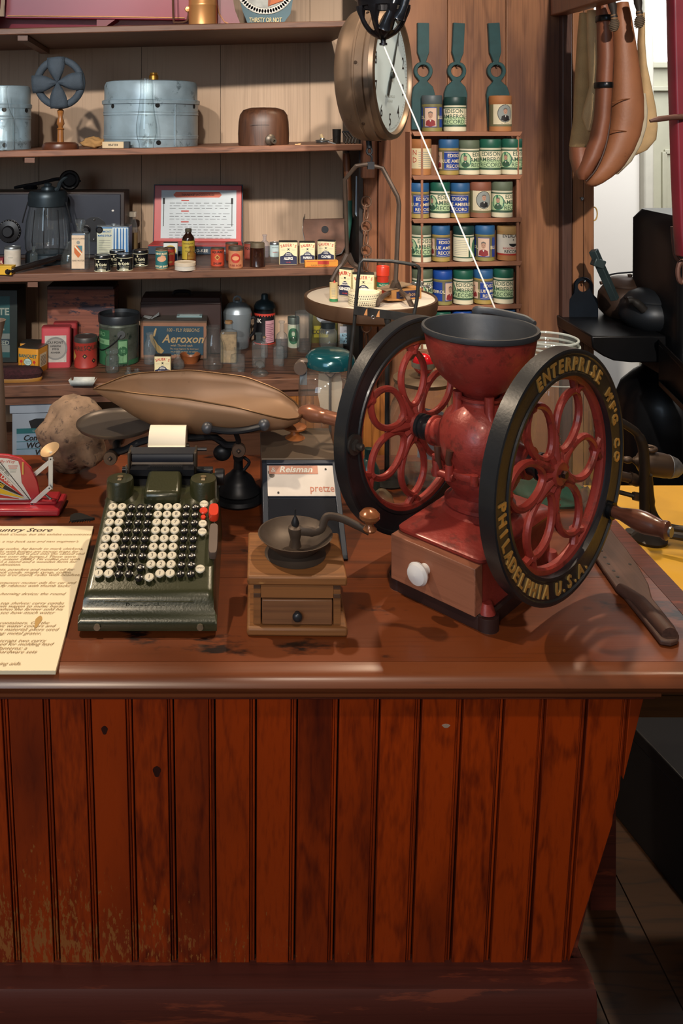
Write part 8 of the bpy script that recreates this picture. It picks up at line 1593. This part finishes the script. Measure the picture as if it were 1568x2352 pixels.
KT = thing('iron_kettle', 'rusty brown iron kettle with wire bail and dark grip on the stove shelf', 'kettle', (P(1432, 700, 2.66).x, 2.66, SHP.p.z)); L13 = Vector(KT.location); t2 = lambda px, py, Y=2.66: P(px, py, Y)-L13; k = 2.66/F
KB_ = M('#4a372c', .5, .45, var=.25, vs=12); m = MB(); zt = t2(0, 655).z; r = 52*k
m.lathe([(0, 0), (r*.8, 0), (r*1.05, .02), (r*1.1, zt*.45), (r*1.05, zt*.75), (r*.86, zt*.96), (r*.78, zt), (r*.78, zt*.97)], KB_, 40); m.build('body', KT)
m = MB(); m.lathe([(r*.84, zt), (r*.84, zt+.006), (r*.6, zt+.022), (r*.4, zt+.027), (0, zt+.028)], KB_, 36); m.lathe([(0, zt+.028), (.006, zt+.028), (.008, zt+.034), (0, zt+.037)], KB_, 14, c=(.02, 0, 0)); m.build('lid', KT)
m = MB(); m.tube(smoothpath([t2(1462, 735, 2.62), t2(1478, 710, 2.60), t2(1487, 680, 2.59), t2(1492, 664, 2.59)], 4), [.026]*3+[.024]*3+[.020]*3+[.017]*3+[.018], KB_, 14); m.build('spout', KT)
m = MB(); m.tube(smoothpath([t2(1392, 652), t2(1394, 636), t2(1410, 629), t2(1450, 625), t2(1466, 625)], 5), .0028, IRON, 7); m.tube(smoothpath([t2(1511, 637), t2(1512, 645), t2(1495, 653), t2(1468, 656)], 4), .0028, IRON, 7); m.build('wire_bail', KT)
m = MB(); m.tube([t2(1464, 624), t2(1512, 639)], .0095, BLACK, 12); m.build('grip', KT)
for px, py, txt in ((1386, 655, ''), ):
    m = MB(); m.tube([t2(1378, 650), t2(1390, 648), t2(1396, 655)], .006, KB_, 8); m.build('bail_ear', KT)
KP = thing('black_pot', 'black round bellied iron pot at the front of the stove shelf', 'pot', (P(1502, 700, 2.50).x, 2.52, SHP.p.z)); k = 2.5/F; r = 68*k; zt = P(0, 692, 2.5).z-SHP.p.z; KI = M('#23272c', .42, .4, var=.18)
m = MB(); m.lathe([(0, 0), (r*.75, 0), (r*.95, .015), (r*1.02, zt*.4), (r*1.0, zt*.65), (r*.9, zt*.88), (r*.80, zt)], KI, 40); m.build('body', KP)
m = MB(); m.lathe([(r*.84, zt), (r*.84, zt+.005), (r*.7, zt+.02), (r*.4, zt+.033), (0, zt+.036)], KI, 36); m.build('lid', KP)
m = MB(); L14 = Vector(KP.location); u2 = lambda px, py, Y=2.45: P(px, py, Y)-L14; m.tube(smoothpath([u2(1440, 690), u2(1452, 690), u2(1468, 702), u2(1478, 712)], 4), [.010]*6+[.013]*7, M('#2d2a28', .5, .4), 12); m.build('handle', KP)
# hand-cranked iron machine on the yellow table
VM = thing('iron_pump', 'brown cast iron hand pump with curved frame standing on the yellow table', 'pump', (P(1490, 1200, 1.50).x, 1.50, .80)); L15 = Vector(VM.location); n2 = lambda px, py, Y=1.50: P(px, py, Y)-L15; VB = M('#4b3d34', .45, .5, var=.22, vs=14); VD = M('#2b2623', .45, .5, var=.2)
m = MB(); m.tube(smoothpath([n2(1422, 968), n2(1440, 978), n2(1462, 995), n2(1475, 1022), n2(1479, 1060), n2(1480, 1120), n2(1480, 1196)], 5), [.0075]*12+[.009]*19, VD, 12, flat=1.1); m.build('curved_frame', VM)
a, b = n2(1455, 1058, 1.53), n2(1562, 1076, 1.53); d = b-a; ln = d.length; Mx = T(*a) @ d.to_track_quat('Z', 'Y').to_matrix().to_4x4()
m = MB(); m.lathe([(0, -.002), (.006, 0), (.010, .006), (.018, .012), (.0215, .02), (.0225, .03), (.022, ln*.62), (.0205, ln*.75), (.016, ln*.92), (.010, ln), (0, ln+.002)], VB, 32, M=Mx); m.tube([n2(1492, 1042, 1.53), n2(1492, 1034, 1.53)], .008, VB, 12); m.tube([(n2(1492, 1030, 1.53)+Vector((.010*math.cos(t), .010*math.sin(t), 0))) for t in [2*PI*i/16 for i in range(16)]], .0038, VB, 8, closed=True); m.build('barrel', VM)
m = MB(); m.lathe([(.0207, ln*.74), (.0212, ln*.75), (.0168, ln*.92), (.011, ln)], M('#6f7278', .5, .6, var=.3, vs=90), 28, M=Mx); lab(m.build('nose_cap', VM), 'silvery worn nose')
m = MB(); m.tube([n2(1434, 1057, 1.53), n2(1456, 1058, 1.53)], .004, VB, 8); m.sphere(.008, VB, n2(1440, 1056, 1.53), (1.3, 1, .8), 14, 9); m.build('thumb_screw', VM)
m = MB(); m.tube([n2(1420, 1092, 1.52), n2(1446, 1098, 1.52)], .009, VB, 12); m.tube([n2(1446, 1098, 1.52), n2(1460, 1103, 1.52), n2(1476, 1106, 1.52)], [.0115, .0115, .008], VB, 12); m.build('pipe', VM)
m = MB(); m.tube([n2(1380, 1122, 1.52), n2(1420, 1130, 1.52), n2(1458, 1140, 1.51)], .0042, VD, 8); m.tube([n2(1454, 1139, 1.51), n2(1468, 1142, 1.51)], .008, VB, 6); m.build('tie_rod', VM)
m = MB(); m.tube(smoothpath([n2(1486, 1090), n2(1490, 1140), n2(1500, 1180, 1.50), n2(1522, 1205, 1.49), n2(1560, 1216, 1.48), n2(1600, 1216, 1.47)], 4), [.009]*6+[.007]*15, VD, 10); m.build('curved_leg', VM)
m = MB(); m.lathe([(0, 0), (.030, 0), (.031, .005), (.02, .010), (.010, .014), (0, .014)], VD, 26); m.lathe([(0, 0), (.012, 0), (.013, .006), (0, .008)], VD, 16, c=n2(1480, 1186, 1.5)+Vector((-.012, .02, -n2(1480, 1186, 1.5).z))); m.tube([n2(1500, 1222, 1.46), n2(1560, 1232, 1.44), n2(1600, 1236, 1.44)], [.006, .007, .007], VD, 8); m.build('base_flange', VM)
